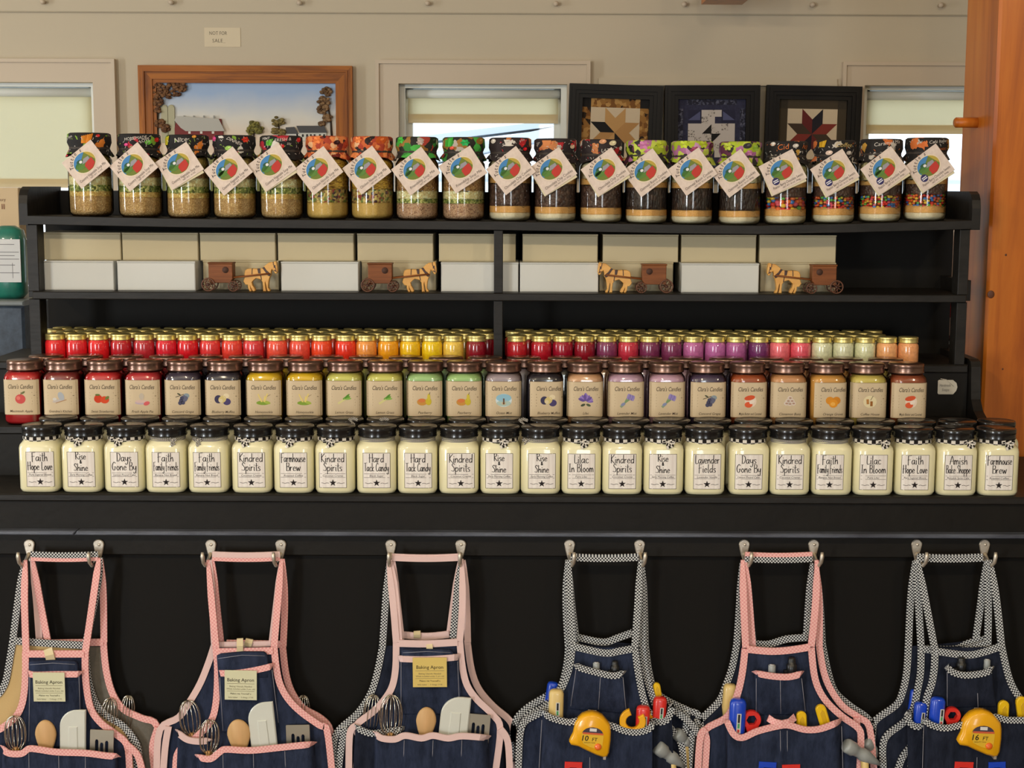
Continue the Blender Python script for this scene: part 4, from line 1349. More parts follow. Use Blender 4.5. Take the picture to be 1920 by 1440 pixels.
for flip in (1, -1):
    C2 = lambda pts: [hb(p, flip) for p in pts]
    d = {}
    m = MB()
    m.prism(C2(HORSE), -0.008, 0.008, MAPLE, 0.0010, False)
    d['horse'] = m.data('horse')
    m = MB()
    e = 0.0088
    m.prism(C2([(1262, 285), (1300, 270), (1340, 330), (1415, 395), (1395, 435), (1362, 425), (1315, 360)]), -e, e, DARKW, 0.0005)
    m.prism(C2([(1175, 303), (1230, 302), (1232, 385), (1190, 385)]), -e, e, DARKW, 0.0005)
    m.prism(C2([(1078, 299), (1092, 299), (1086, 400), (1072, 400)]), -e, e, DARKW, 0.0003)
    m.prism(C2([(1225, 420), (1240, 420), (1255, 500), (1240, 498)]), -e, e, DARKW, 0.0003)
    m.prism(C2([(1465, 240), (1495, 235), (1495, 285), (1468, 285)]), -e, e, DARKW, 0.0003)
    for pts in ([(1450, 180), (1462, 178), (1470, 240), (1458, 240)], [(1490, 280), (1500, 275), (1512, 345), (1500, 350)], [(1470, 320), (1520, 345), (1515, 358), (1466, 334)]):
        m.prism(C2(pts), -e, e, DARKW, 0.0002)
    d['harness'] = m.data('harness')
    m = MB()
    m.prism(C2([(325, 550), (325, 215), (748, 215), (748, 480), (700, 550)]), -0.017, 0.017, WALNUT, 0.001)
    m.prism(C2([(315, 216), (315, 190), (755, 190), (755, 216)]), -0.0185, 0.0185, WALNUT, 0.0008)
    d['carriage'] = m.data('carriage')
    m = MB()
    hx, hz2 = hb((625, 320), flip)
    m.lathe([(0.0068, 0), (0.0068, 0.0006)], mat('port_hole', (70, 44, 32), 0.8), 20, M=Matrix.Translation((hx, -0.0170, hz2)) @ Matrix.Rotation(PI/2, 4, 'X'))
    d['porthole'] = m.data('porthole')
    m = MB()
    for yy in (-0.0112, 0.0112):
        a_, b_ = hb((755, 458), flip), hb((1395, 385), flip)
        m.tube([(a_[0], yy, a_[1]), ((a_[0]+b_[0])/2, yy, (a_[1]+b_[1])/2), (b_[0], yy, b_[1])], 0.0019, WALNUT, 8)
    d['shaft'] = m.data('shaft')
    m = MB()
    for (cx_, cz_) in ((320, 580), (760, 607)):
        a_ = hb((cx_, cz_), flip)
        m.tube([(a_[0], -0.018, a_[1]), (a_[0], 0.018, a_[1])], 0.0015, DARKW, 6)
    d['axle'] = m.data('axle')
    for nm, R_ in (('wheel_back', 122), ('wheel_front', 96)):
        m = MB()
        R2 = R_*KB
        WD = mat('wheel_wood', (96, 58, 38), 0.5)
        m.tube([(R2*0.90*math.cos(a), 0, R2*0.90*math.sin(a)) for a in [2*PI*i/28 for i in range(28)]], R2*0.10, WD, 8, True)
        for s in range(8):
            a = s*PI/4+0.2
            m.tube([(0, 0, 0), (R2*0.88*math.cos(a), 0, R2*0.88*math.sin(a))], 0.0010, WD, 5)
        m.lathe([(0.0, -0.003), (0.0028, -0.003), (0.0028, 0.003), (0.0, 0.003)], DARKW, 12, M=Matrix.Rotation(PI/2, 4, 'X'))
        d[nm] = m.data('wheel')
    BUG[flip] = d
def buggy(px, flip, label):
    Y = 0.380
    o = thing('toy_buggy', label, 'toy', (P(px, 540, Y).x, Y, zm+0.0003), 'wooden horse and buggy toys')
    for k in ('horse', 'harness', 'carriage', 'porthole', 'shaft', 'axle'):
        if k == 'harness':
            obj(k, BUG[flip][k], hobj)
        elif k == 'porthole':
            obj(k, BUG[flip][k], cobj)
        else:
            q = obj(k, BUG[flip][k], o)
            if k == 'horse':
                hobj = q
            if k == 'carriage':
                cobj = q
    for yy in (-0.0195, 0.0195):
        a_, b_ = hb((320, 580), flip), hb((760, 607), flip)
        obj('wheel', BUG[flip]['wheel_back'], o, (a_[0], yy, a_[1]))
        obj('wheel', BUG[flip]['wheel_front'], o, (b_[0], yy, b_[1]))
buggy(451, 1, 'wooden horse and buggy facing right, leftmost of the four')
buggy(748, 1, 'wooden horse and buggy facing right beside the centre post boxes')
buggy(1191, -1, 'wooden horse and buggy facing left, nearer the centre post')
buggy(1508, -1, 'wooden horse and buggy facing left at the right end of boxes')

# ------------------------------------------------------------------ candles: generic jar label surface
def surf(R, q=5.0, eps=0.0005):
    def f(x, z, l=0):
        t = min(0.999, abs(x)/R)
        y = -R*(1-t**q)**(1.0/q)
        return (x, y-eps-l*0.00018, z)
    return f
# --- black lidded candles
def wax(name, c, r=0.28):
    return mat(name, c, r, coat=1.0, spec=0.4)
CW = wax('cream_wax', (232, 226, 186))
RB = 0.0384
BP = [(0.030, 0, 4), (0.0355, 0.0018, 5), (RB, 0.008, 5), (RB, 0.086, 5), (0.0372, 0.092, 4.5), (0.0335, 0.0985, 3), (0.032, 0.1005, 2.2), (0.032, 0.109, 2)]
BJ = MB().lathe(BP, CW, 48).data('jar')
LIDB = mat('black_tin', (24, 23, 23), 0.22, coat=0.3)
LIDT = mat('black_tin_top', (58, 52, 48), 0.35)
mb = MB()
mb.lathe([(0.0335, 0.108), (0.0368, 0.108), (0.0374, 0.1105), (0.0360, 0.1125), (0.0372, 0.115), (0.0364, 0.117), (0.0375, 0.119), (0.0375, 0.1255), (0.0365, 0.1275)], LIDB, 40)
mb.lathe([(0.0365, 0.1275), (0.0352, 0.1277), (0.0345, 0.1268), (0.0, 0.1268)], LIDT, 40, cap0=False, cap1=False)
BL = mb.data('lid')
PLAID = check('buffalo_plaid', (28, 24, 24), (214, 208, 198), 0.0078, False)
STRIPE = check('fine_check', (40, 38, 38), (196, 190, 180), 0.0018, False)
def tie_mesh(kind, off):
    m = PLAID if kind == 'B' else STRIPE
    mb = MB()
    if kind == 'B':
        mb.lathe([(0.0325, 0.0985), (0.0350, 0.1000), (0.0352, 0.1040), (0.0348, 0.1075), (0.0322, 0.1085)], m, 40, cap0=False, cap1=False,
                 wav=lambda k, a: (0.0007*math.sin(9*a+k), 0.0007*math.sin(5*a+1)))
    else:
        for k in range(3):
            mb.lathe([(0.0322, 0.0990+k*0.0028), (0.0340, 0.0996+k*0.0028), (0.0340, 0.1014+k*0.0028), (0.0322, 0.1019+k*0.0028)], m, 40, cap0=False, cap1=False,
                     wav=lambda kk, a, k=k: (0, 0.0008*math.sin(3*a+k*1.3)))
    if off is not None:
        x = max(-0.030, min(0.030, off))
        y = -math.sqrt(max(1e-6, 0.0355**2-x*x))-0.002
        s = 1.0 if kind == 'B' else 0.6
        for sx in (-1, 1):
            mb.ribbon([(x, y, 0.103), (x+sx*0.006*s, y-0.003, 0.1065), (x+sx*0.011*s, y-0.003, 0.106), (x+sx*0.0105*s, y-0.001, 0.102), (x, y, 0.1025)], 0.0055*s, m, 0.0006)
        mb.ribbon([(x, y-0.001, 0.103), (x-0.002, y-0.0035, 0.097), (x+0.001, y-0.004, 0.0915)], [0.004*s, 0.006*s, 0.0085*s], m, 0.0006)
        mb.ribbon([(x, y-0.001, 0.103), (x+0.005*s, y-0.003, 0.098), (x+0.008*s, y-0.0035, 0.0945)], [0.004*s, 0.005*s, 0.007*s], m, 0.0006)
        mb.ball((x, y-0.001, 0.1035), 0.003*s, m, 8)
    return mb
PLABEL = mat('whitewashed_label', (238, 234, 228), 0.7, var=(216, 208, 202), vscale=140, stretch=(1, 1, 0.05))
def star(mb, cx, cz, r, fm, m, lay):
    c = (cx, cz)
    pts = []
    for k in range(10):
        a = PI/2+k*PI/5
        rr = r if k % 2 == 0 else r*0.40
        pts.append((cx+rr*math.cos(a), cz+rr*math.sin(a)))
    for k in range(10):
        mb.poly([c, pts[k], pts[(k+1) % 10]], fm, m, lay)
PEN = {
'a': (.5, [[(.38,.42),(.2,.5),(.05,.28),(.12,.02),(.3,.1),(.4,.45)],[(.4,.5),(.38,.1),(.5,.0)]]), 'b': (.48, [[(.08,1),(.08,.05)],[(.08,.3),(.3,.5),(.42,.25),(.25,0),(.08,.08)]]),
'c': (.44, [[(.38,.42),(.2,.5),(.06,.25),(.2,0),(.4,.08)]]), 'd': (.48, [[(.38,.4),(.2,.48),(.06,.22),(.18,0),(.36,.15)],[(.41,1),(.38,.0)]]),
'e': (.44, [[(.08,.25),(.36,.3),(.24,.5),(.07,.3),(.14,.02),(.4,.1)]]), 'f': (.36, [[(.42,.9),(.3,1),(.2,.8),(.2,-.25)],[(.05,.5),(.38,.52)]]),
'g': (.46, [[(.36,.42),(.18,.5),(.06,.25),(.2,.05),(.36,.3)],[(.38,.5),(.36,-.2),(.2,-.38),(.06,-.25)]]), 'h': (.46, [[(.08,1),(.08,0)],[(.08,.25),(.28,.5),(.36,.3),(.38,0)]]),
'i': (.22, [[(.1,.48),(.1,.05),(.18,0)],[(.1,.66),(.13,.72)]]), 'k': (.44, [[(.08,1),(.08,0)],[(.38,.5),(.1,.22),(.4,0)]]), 'l': (.24, [[(.1,1),(.1,.05),(.2,0)]]),
'm': (.6, [[(.06,.5),(.06,0)],[(.06,.3),(.2,.5),(.27,.3),(.27,0)],[(.27,.3),(.42,.5),(.5,.3),(.52,0)]]), 'n': (.46, [[(.06,.5),(.06,0)],[(.06,.28),(.26,.5),(.34,.3),(.38,0)]]),
'o': (.44, [[(.22,.5),(.06,.25),(.22,0),(.38,.25),(.22,.5)]]), 'p': (.46, [[(.06,.5),(.06,-.38)],[(.06,.3),(.26,.5),(.4,.25),(.24,0),(.06,.1)]]),
'r': (.36, [[(.06,.5),(.06,0)],[(.06,.28),(.2,.46),(.34,.45)]]), 's': (.38, [[(.34,.44),(.18,.5),(.08,.36),(.28,.2),(.26,.02),(.04,.04)]]), 't': (.32, [[(.16,.95),(.16,.08),(.28,0)],[(.02,.62),(.34,.66)]]),
'u': (.48, [[(.06,.5),(.08,.08),(.24,.02),(.36,.4)],[(.38,.5),(.38,.05),(.46,0)]]), 'v': (.38, [[(.04,.5),(.18,0),(.36,.52)]]), 'w': (.56, [[(.04,.5),(.14,0),(.27,.42),(.38,0),(.52,.52)]]),
'y': (.44, [[(.06,.5),(.1,.15),(.3,.15),(.36,.48)],[(.38,.5),(.34,-.2),(.18,-.38),(.04,-.25)]]),
'A': (.52, [[(.02,0),(.26,1),(.48,0)],[(.0,.35),(.54,.42)]]), 'B': (.5, [[(.08,1),(.08,0)],[(.04,.95),(.36,.95),(.36,.6),(.1,.52),(.42,.45),(.4,.05),(.04,.02)]]),
'C': (.52, [[(.46,.85),(.28,1),(.06,.6),(.12,.1),(.3,0),(.5,.15)]]), 'D': (.54, [[(.1,.95),(.1,.02)],[(.02,.98),(.36,.9),(.48,.5),(.3,.05),(.04,.02)]]),
'F': (.5, [[(.1,1),(.1,-.12)],[(.06,.97),(.5,1.03)],[(.02,.5),(.38,.56)]]), 'G': (.56, [[(.46,.85),(.28,1),(.06,.6),(.12,.1),(.34,.02),(.44,.4)],[(.26,.42),(.52,.44)]]),
'H': (.54, [[(.08,1),(.08,-.05)],[(.44,1.02),(.44,0)],[(-.02,.5),(.56,.56)]]), 'I': (.3, [[(.12,1),(.12,0)],[(.0,1),(.26,1)],[(.0,0),(.26,0)]]), 'K': (.5, [[(.08,1),(.08,0)],[(.46,1),(.1,.45),(.5,-.05)]]),
'L': (.44, [[(.1,1),(.1,.02),(.44,.05)]]), 'R': (.52, [[(.08,1),(.08,0)],[(.0,.95),(.36,1),(.4,.7),(.1,.5),(.5,0)]]), 'S': (.48, [[(.44,.85),(.26,1),(.1,.78),(.38,.4),(.32,.05),(.0,.1)]]),
'T': (.46, [[(.22,1),(.22,0)],[(.0,.98),(.5,1.02)]]), '&': (.46, [[(.42,.0),(.1,.5),(.2,.76),(.3,.55),(.04,.2),(.18,.0),(.42,.34)]]), ' ': (.3, [])}
def pen_text(mb, s, cx, cz, h, maxw, fm, m, lay):
    """brush lettering drawn stroke by stroke"""
    wd = sum(PEN[c][0] for c in s)
    kx = min(h*0.95, maxw/wd)
    wt = min(1.0, 0.35+0.8*kx/(h*0.95))
    x = cx-wd*kx/2
    for c in s:
        adv, strokes = PEN[c]
        for st in strokes:
            pts = []
            n = len(st)
            for i in range(n-1):
                p0, p1, p2, p3 = st[max(0, i-1)], st[i], st[i+1], st[min(n-1, i+2)]
                q = 1 if n == 2 else 4
                for k in range(q):
                    t = k/q
                    pts.append(tuple(0.5*(2*p1[j]+(p2[j]-p0[j])*t+(2*p0[j]-5*p1[j]+4*p2[j]-p3[j])*t*t+(3*p1[j]-p0[j]-3*p2[j]+p3[j])*t**3) for j in (0, 1)))
            pts.append(st[-1])
            P2 = [(x+a*kx, cz+(b-0.4)*h) for a, b in pts]
            for a, b in zip(P2, P2[1:]):
                d = math.hypot(b[0]-a[0], b[1]-a[1])
                if d < 1e-7:
                    continue
                v = abs(b[1]-a[1])/d
                ex = 0.00022/d
                mb.line(a[0]-(b[0]-a[0])*ex, a[1]-(b[1]-a[1])*ex, b[0]+(b[0]-a[0])*ex, b[1]+(b[1]-a[1])*ex, (0.00075+0.00075*v)*wt, fm, m, lay)
        x += adv*kx
_BLAB = {}
def black_label(lines, sub, dx):
    key = (tuple(lines), sub, round(dx, 4))
    if key in _BLAB:
        return _BLAB[key]
    s0 = surf(RB, 5, 0.0004)
    fm = lambda x, z, l=0: s0(x+dx, z, l)
    mb = MB()
    z0, z1, hw = 0.0125, 0.0805, 0.0262
    d = ink((64, 56, 54))
    mb.rect(-hw, hw, z0, z1, fm, PLABEL, 1, 8)
    for (a, b, c, e) in ((-hw, hw, z0, z0+0.0007), (-hw, hw, z1-0.0007, z1), (-hw, -hw+0.0007, z0, z1), (hw-0.0007, hw, z0, z1)):
        mb.rect(a, b, c, e, fm, d, 2, 6)
    k = ink((38, 32, 32))
    n = len(lines)
    if n == 3:
        zs, hs_ = (0.0715, 0.0615, 0.0495), (0.0125, 0.0075, 0.0125)
    else:
        zs, hs_ = (0.0690, 0.0515), (0.0145, 0.0140)
    for t, zc, h in zip(lines, zs, hs_):
        pen_text(mb, t, 0, zc, h*1.12, 0.047 if len(t) > 5 else 0.040, fm, k, 2)
    mb.rect(-0.024, 0.024, 0.0395, 0.0401, fm, d, 2, 4)
    mb.rect(-0.024, 0.024, 0.0325, 0.0331, fm, d, 2, 4)
    mb.text(sub, 0, 0.0362, 0.0042, fm, k, 2, 0.042, 1.0, 0, 0.2)
    star(mb, 0, 0.0222, 0.0072, fm, k, 3)
    for i in range(9):
        for sx in (-1, 1):
            mb.ell(sx*(0.0085+i*0.0016), 0.0215+0.0006*math.sin(i), 0.0011, 0.0005, fm, d, 2, 6)
    _BLAB[key] = mb.data('paper_label')
    return _BLAB[key]
FH, RS, DG, FF, KS, FB, HT, LB, LF, AB = (['Faith', 'Hope Love'], 'Pure Sugared Bloom'), (['Rise', '&', 'Shine'], 'Early Morning Coffee'), (['Days', 'Gone By'], 'Lemon Pound Cake'), (['Faith', 'Family Friends'], 'Banana Nut Bread'), (['Kindred', 'Spirits'], 'Coconut Creme'), \
    (['Farmhouse', 'Brew'], 'Roasted Coffee'), (['Hard', 'Tack Candy'], 'Black Sugar'), (['Lilac', 'In Bloom'], 'Pure Lilac'), (['Lavender', 'Fields'], 'Lavender Vanilla'), (['Amish', 'Bake Shoppe'], 'Pumpkin Spice Cake')
BLK = [(81, FH, 75, 'B', None), (160, RS, 152, 'B', -4), (239, DG, 233, 'B', -9), (316, FF, 311, 'S', 16), (395, FF, 388, 'S', -16), (476, KS, 471, 'B', -11), (554, FB, 550, 'B', -7), (631, KS, 624, 'B', -9), (708, HT, 706, 'S', None), (784, HT, 784, 'S', None),
       (861, KS, 864, 'S', None), (938, RS, 936, 'B', 4), (1013, RS, 1016, 'S', -27), (1089, LB, 1090, 'B', 2), (1165, KS, 1167, 'B', None), (1242, RS, 1243, 'B', 7), (1319, LF, 1326, 'B', None), (1401, DG, 1404, 'B', None), (1477, KS, 1481, 'S', None),
       (1555, FF, 1556, 'S', None), (1632, LB, 1638, 'B', 15), (1710, FH, 1716, 'B', None), (1787, AB, 1797, 'B', 19), (1865, FB, 1874, 'B', 11)]
for i, (px, spec, lpx, tk, off) in enumerate(BLK):
    yc = 0.044
    x = P(px, 870, yc).x
    t = thing('candle_jar', 'cream candle reading %s, black lid, %s in front row' % (' '.join(spec[0]), nth(i)), 'candle', (x, yc, Z1), 'black lidded candles on the bottom step')
    obj('jar', BJ, t)
    obj('lid', BL, t)
    dx = max(-0.009, min(0.009, P(lpx, 880, yc-RB).x-x))
    obj('paper_label', black_label(spec[0], spec[1], dx), t)
    tie_mesh(tk, None if off is None else off/960.0).build('cloth_tie', t)
rowpx = [110+i*76.6 for i in range(23)]+[1868]
for i, px in enumerate(rowpx):
    yc = 0.134
    x = P(px, 792, yc).x
    t = thing('candle_jar', 'black lidded candle, %s in rear row of bottom step' % nth(i), 'candle', (x, yc, Z1), 'black lidded candles on the bottom step')
    obj('jar', BJ, t)
    obj('lid', BL, t)
    if i in (7, 8, 11):
        m2 = MB()
        s = {7: 0.02, 8: 0.0, 11: 0.03}[i]
        m2.ribbon([(s-0.009, -0.030, 0.1285), (s, -0.027, 0.131), (s+0.009, -0.029, 0.1285)], 0.006, STRIPE, 0.0006)
        m2.ribbon([(s-0.006, -0.033, 0.128), (s+0.004, -0.036, 0.120)], 0.004, STRIPE, 0.0006)
        m2.build('cloth_tie', t)

# --- bronze lidded candles
RC = 0.0378
CP = [(0.029, 0.0, 3.5), (0.034, 0.0015, 4), (RC, 0.009, 4.5), (RC, 0.096, 4.5), (0.0365, 0.1025, 4), (0.0325, 0.109, 2.6), (0.031, 0.112, 2)]
CGM = MB().lathe(CP, JG, 44, cap1=False).data('glass_jar')
def cwax_data(m):
    k = 0.0013
    return MB().lathe([(r-k, max(0.0012, z-(0.0 if z < 0.1 else 0.002)), q) for r, z, q in CP[:-1]], m, 40).data('wax')
BRZ = mat('bronze_tin', (138, 108, 94), 0.28, metal=0.85)
BRT = mat('bronze_tin_top', (126, 98, 88), 0.4, metal=0.75)
mb = MB()
mb.lathe([(0.030, 0.1105), (0.0362, 0.1105), (0.0367, 0.113), (0.0348, 0.1155), (0.0362, 0.118), (0.0348, 0.1205), (0.0364, 0.123), (0.0357, 0.127), (0.0357, 0.128), (0.0345, 0.1296)], BRZ, 40)
mb.lathe([(0.0345, 0.1296), (0.031, 0.1288), (0.0, 0.1286)], BRT, 40, cap0=False, cap1=False)
CL = mb.data('lid')
KRAFT = mat('kraft_label', (202, 182, 150), 0.75)
def art(mb, kind, fm):
    E = lambda x, z, a, b, c, l=2, r=0.0: mb.ell(x, z, a, b, fm, ink(c), l, 14, r)
    L = lambda x0, z0, x1, z1, w, c, l=3: mb.line(x0, z0, x1, z1, w, fm, ink(c), l)
    z = 0.056
    if kind == 'apple':
        E(0, z-0.002, 0.0105, 0.0098, (196, 80, 78)); E(-0.004, z, 0.004, 0.004, (214, 116, 106), 3); L(0.001, z+0.006, 0.002, z+0.012, 0.001, (90, 70, 40)); E(0.006, z+0.011, 0.0045, 0.002, (104, 108, 70), 3, 0.6)
    elif kind == 'kitchen':
        E(-0.002, z-0.005, 0.013, 0.003, (188, 178, 170), 2, 0.2); E(0.003, z+0.004, 0.006, 0.009, (168, 172, 178), 3, 0.4); E(-0.010, z-0.002, 0.004, 0.003, (204, 200, 194), 3); L(-0.008, z-0.010, 0.014, z-0.003, 0.0015, (170, 130, 90))
    elif kind == 'berries':
        E(-0.007, z-0.001, 0.0085, 0.0085, (196, 62, 34)); E(0.006, z-0.003, 0.009, 0.0075, (206, 74, 40), 3); E(-0.008, z+0.007, 0.005, 0.002, (96, 108, 56), 4); E(0.011, z+0.001, 0.005, 0.003, (110, 120, 60), 4, 0.7)
    elif kind == 'pie':
        E(-0.001, z-0.009, 0.013, 0.0035, (186, 166, 176)); E(-0.001, z-0.006, 0.012, 0.003, (206, 176, 166), 3); E(0.010, z-0.010, 0.0065, 0.004, (208, 96, 98), 4, 0.4); E(0.0, z+0.004, 0.005, 0.007, (186, 174, 158), 3)
    elif kind == 'grapes':
        for (a, b) in ((-0.002, -0.004), (0.002, -0.008), (0.006, -0.002), (0.004, 0.003), (-0.004, -0.009), (0.008, 0.001), (0.000, 0.001)):
            E(a, z+b, 0.0042, 0.0042, (98, 100, 122) if a > 0.003 else (74, 74, 98), 3)
        E(0.009, z+0.006, 0.006, 0.005, (134, 148, 156), 2); L(-0.013, z+0.003, 0.004, z+0.009, 0.0012, (60, 52, 44)); E(-0.006, z+0.009, 0.004, 0.0015, (70, 74, 56), 3, -0.5)
    elif kind == 'muffin':
        E(-0.008, z-0.001, 0.008, 0.0085, (62, 58, 86)); E(0.009, z-0.006, 0.008, 0.007, (76, 66, 108)); E(0.0, z-0.001, 0.0085, 0.007, (206, 186, 124), 3, 0.6); E(0.008, z+0.006, 0.006, 0.005, (222, 206, 172), 3); E(-0.003, z-0.004, 0.004, 0.004, (214, 198, 160), 4)
    elif kind == 'honeysuckle':
        E(0, z-0.008, 0.014, 0.0045, (128, 156, 58)); E(0.008, z-0.007, 0.007, 0.003, (160, 178, 76), 3, -0.3)
        for (a, b) in ((-0.010, 0.010), (-0.006, 0.002), (0.004, 0.006), (0.009, 0.011)):
            L(a*0.3, z-0.006, a, z+b, 0.0024, (222, 200, 120), 4)
        L(0.006, z+0.004, 0.015, z+0.009, 0.0008, (130, 108, 70), 4)
    elif kind == 'stalk':
        L(-0.011, z-0.009, 0.004, z+0.001, 0.0042, (208, 200, 140)); E(0.006, z+0.003, 0.008, 0.0028, (104, 156, 60), 3, 0.35); E(0.007, z+0.006, 0.007, 0.002, (84, 136, 50), 4, 0.75); E(0.009, z+0.001, 0.007, 0.0018, (128, 176, 78), 4, 0.1)
    elif kind == 'pear':
        E(-0.005, z-0.005, 0.0105, 0.0072, (196, 140, 66)); E(-0.006, z-0.002, 0.007, 0.004, (206, 118, 66), 3); E(0.008, z-0.004, 0.006, 0.0075, (196, 176, 52), 4); E(0.0085, z+0.005, 0.0032, 0.007, (202, 184, 66), 4); L(0.009, z+0.010, 0.011, z+0.015, 0.001, (84, 64, 30), 5)
    elif kind == 'ocean':
        E(0, z-0.001, 0.0165, 0.0135, (206, 220, 224)); E(0, z+0.004, 0.0155, 0.008, (142, 186, 206), 3); E(0, z-0.007, 0.0145, 0.006, (172, 192, 182), 3); L(0, z-0.009, 0, z+0.003, 0.003, (104, 78, 58), 5); E(0, z-0.007, 0.004, 0.003, (198, 176, 140), 4)
    elif kind == 'lilac':
        for i in range(9):
            a = i*0.35-0.05
            E(0.008*math.cos(a)*1.1, z-0.002+0.006*math.sin(a)*1.2, 0.007, 0.0028, ((128, 102, 176), (150, 124, 196), (104, 82, 150))[i % 3], 3+i % 3, a)
        E(0, z+0.009, 0.003, 0.006, (136, 110, 184), 4); E(-0.005, z-0.010, 0.005, 0.0025, (70, 80, 62), 2, 0.4); E(0.006, z-0.010, 0.005, 0.0025, (80, 92, 70), 2, -0.4)
    elif kind == 'lavender':
        for i in range(5):
            L(-0.006, z-0.008, 0.001+i*0.003, z+0.006, 0.0014, (124, 150, 108), 2)
            E(0.003+i*0.0026, z+0.008-0.001*i, 0.0024, 0.006, ((150, 136, 190), (126, 112, 170))[i % 2], 3, -0.3)
        E(-0.007, z-0.008, 0.005, 0.003, (132, 140, 172), 4, 0.5); L(-0.012, z-0.014, -0.006, z-0.008, 0.005, (138, 156, 128), 2)
    elif kind == 'caramel':
        E(0.001, z-0.001, 0.012, 0.0125, (226, 206, 186)); E(-0.001, z+0.006, 0.011, 0.005, (206, 84, 50), 3, 0.2); E(-0.003, z-0.008, 0.008, 0.006, (216, 92, 54), 4); E(0.004, z-0.002, 0.006, 0.004, (232, 216, 200), 5, 0.5)
    elif kind == 'buns':
        for (a, b) in ((-0.007, -0.005), (0.0, -0.006), (0.007, -0.005), (-0.004, 0.0), (0.004, 0.0), (0.0, 0.006)):
            E(a, z+b, 0.0052, 0.0042, (216, 202, 190), 3); E(a+0.0006, z+b, 0.0028, 0.0018, (176, 142, 124), 4)
    elif kind == 'orange':
        E(-0.006, z+0.001, 0.0085, 0.008, (212, 140, 46)); E(0.007, z+0.001, 0.0085, 0.008, (206, 132, 40), 3); E(0.001, z-0.005, 0.009, 0.0085, (222, 146, 40), 4); E(0.0, z-0.006, 0.005, 0.004, (232, 172, 80), 5)
    elif kind == 'coffee':
        E(0, z-0.001, 0.0135, 0.0125, (222, 208, 168)); L(-0.004, z-0.006, -0.005, z+0.004, 0.005, (176, 124, 66)); L(0.003, z-0.010, 0.003, z+0.000, 0.005, (150, 96, 44), 4); L(0.001, z+0.002, 0.006, z+0.011, 0.0009, (70, 56, 44), 5)
_CLAB = {}
def kraft_label(kind, name, dx, wide):
    key = (kind, name, round(dx, 3))
    if key in _CLAB:
        return _CLAB[key]
    s0 = surf(RC, 4.5, 0.0005)
    fm = lambda x, z, l=0: s0(max(-RC*0.99, min(RC*0.99, x+dx)), z, l)
    mb = MB()
    mb.rect(-0.0362, 0.0362-max(0, dx), 0.0215, 0.0935, fm, KRAFT, 1, 18)
    mb.rect(-0.0362, 0.0362-max(0, dx), 0.0928, 0.0935, fm, ink((128, 104, 76)), 2, 14)
    mb.rect(-0.0362, 0.0362-max(0, dx), 0.0215, 0.0222, fm, ink((128, 104, 76)), 2, 14)
    k = ink((58, 46, 38))
    mb.text("Clara's Candles", 0.002, 0.0795, 0.0090, fm, k, 2, 0.050, 0.85, 0.004, 0.28)
    mb.text(name, 0.002, 0.0295, 0.0052, fm, k, 2, 0.046, 0.95, 0.004, 0.28)
    for i in range(5):
        mb.line(-0.0335, 0.067-i*0.0058, -0.0225+0.0006*(i % 2), 0.067-i*0.0058, 0.0011, fm, ink((112, 94, 74)), 2)
    for i, wdt in enumerate((0.009, 0.003, 0.010, 0.009, 0.010)):
        mb.line(0.0285-wdt/2, 0.067-i*0.0058, 0.0285+wdt/2, 0.067-i*0.0058, 0.0011, fm, ink((112, 94, 74)), 2)
    art(mb, kind, lambda x, z, l=0: fm(x+0.001, z, l))
    _CLAB[key] = mb.data('paper_label')
    return _CLAB[key]
BRN = [(49, (206, 38, 44), 'apple', 'Macintosh Apple', 'red'), (122, (136, 34, 36), 'kitchen', "Grandma's Kitchen", 'dark red'), (199, (206, 30, 40), 'berries', 'Sweet Strawberries', 'red'), (274, (196, 40, 54), 'pie', 'Fresh Apple Pie', 'red'), (348, (66, 54, 78), 'grapes', 'Concord Grape', 'dark purple'),
       (423, (52, 48, 66), 'muffin', 'Blueberry Muffins', 'dark blue'), (499, (228, 188, 24), 'honeysuckle', 'Honeysuckle', 'yellow'), (574, (228, 188, 24), 'honeysuckle', 'Honeysuckle', 'yellow'), (648, (214, 210, 112), 'stalk', 'Lemon Grass', 'pale lime'), (723, (214, 210, 112), 'stalk', 'Lemon Grass', 'pale lime'),
       (798, (172, 208, 144), 'pear', 'Pearberry', 'mint green'), (871, (172, 208, 140), 'pear', 'Pearberry', 'mint green'), (944, (172, 156, 168), 'ocean', 'Ocean Mist', 'grey lavender'), (1021, (44, 38, 52), 'muffin', 'Blueberry Muffins', 'blackish blue'), (1096, (220, 172, 136), 'lilac', 'Lilac', 'peach'),
       (1172, (198, 160, 188), 'lavender', 'Lavender Mist', 'lilac'), (1248, (206, 164, 190), 'lavender', 'Lavender Mist', 'lilac'), (1324, (78, 60, 92), 'grapes', 'Concord Grape', 'dark violet'), (1400, (176, 84, 44), 'caramel', 'Maple Butter and Caramel', 'rust'), (1474, (216, 156, 108), 'buns', 'Cinnamon Buns', 'peach'),
       (1548, (222, 164, 84), 'orange', 'Orange Grove', 'amber'), (1623, (220, 200, 108), 'coffee', 'Coffee House', 'pale yellow'), (1697, (160, 80, 50), 'caramel', 'Maple Butter and Caramel', 'rust')]
ARTW = {'apple': 'apple', 'kitchen': 'kitchen', 'berries': 'strawberry', 'pie': 'pie', 'grapes': 'grape', 'muffin': 'blueberry muffin', 'honeysuckle': 'honeysuckle', 'stalk': 'lemon grass', 'pear': 'mango and pear', 'ocean': 'round seaside', 'lilac': 'violet blossom', 'lavender': 'lavender bunch',
        'caramel': 'red caramel', 'buns': 'cinnamon bun', 'orange': 'orange fruit', 'coffee': 'round coffee'}
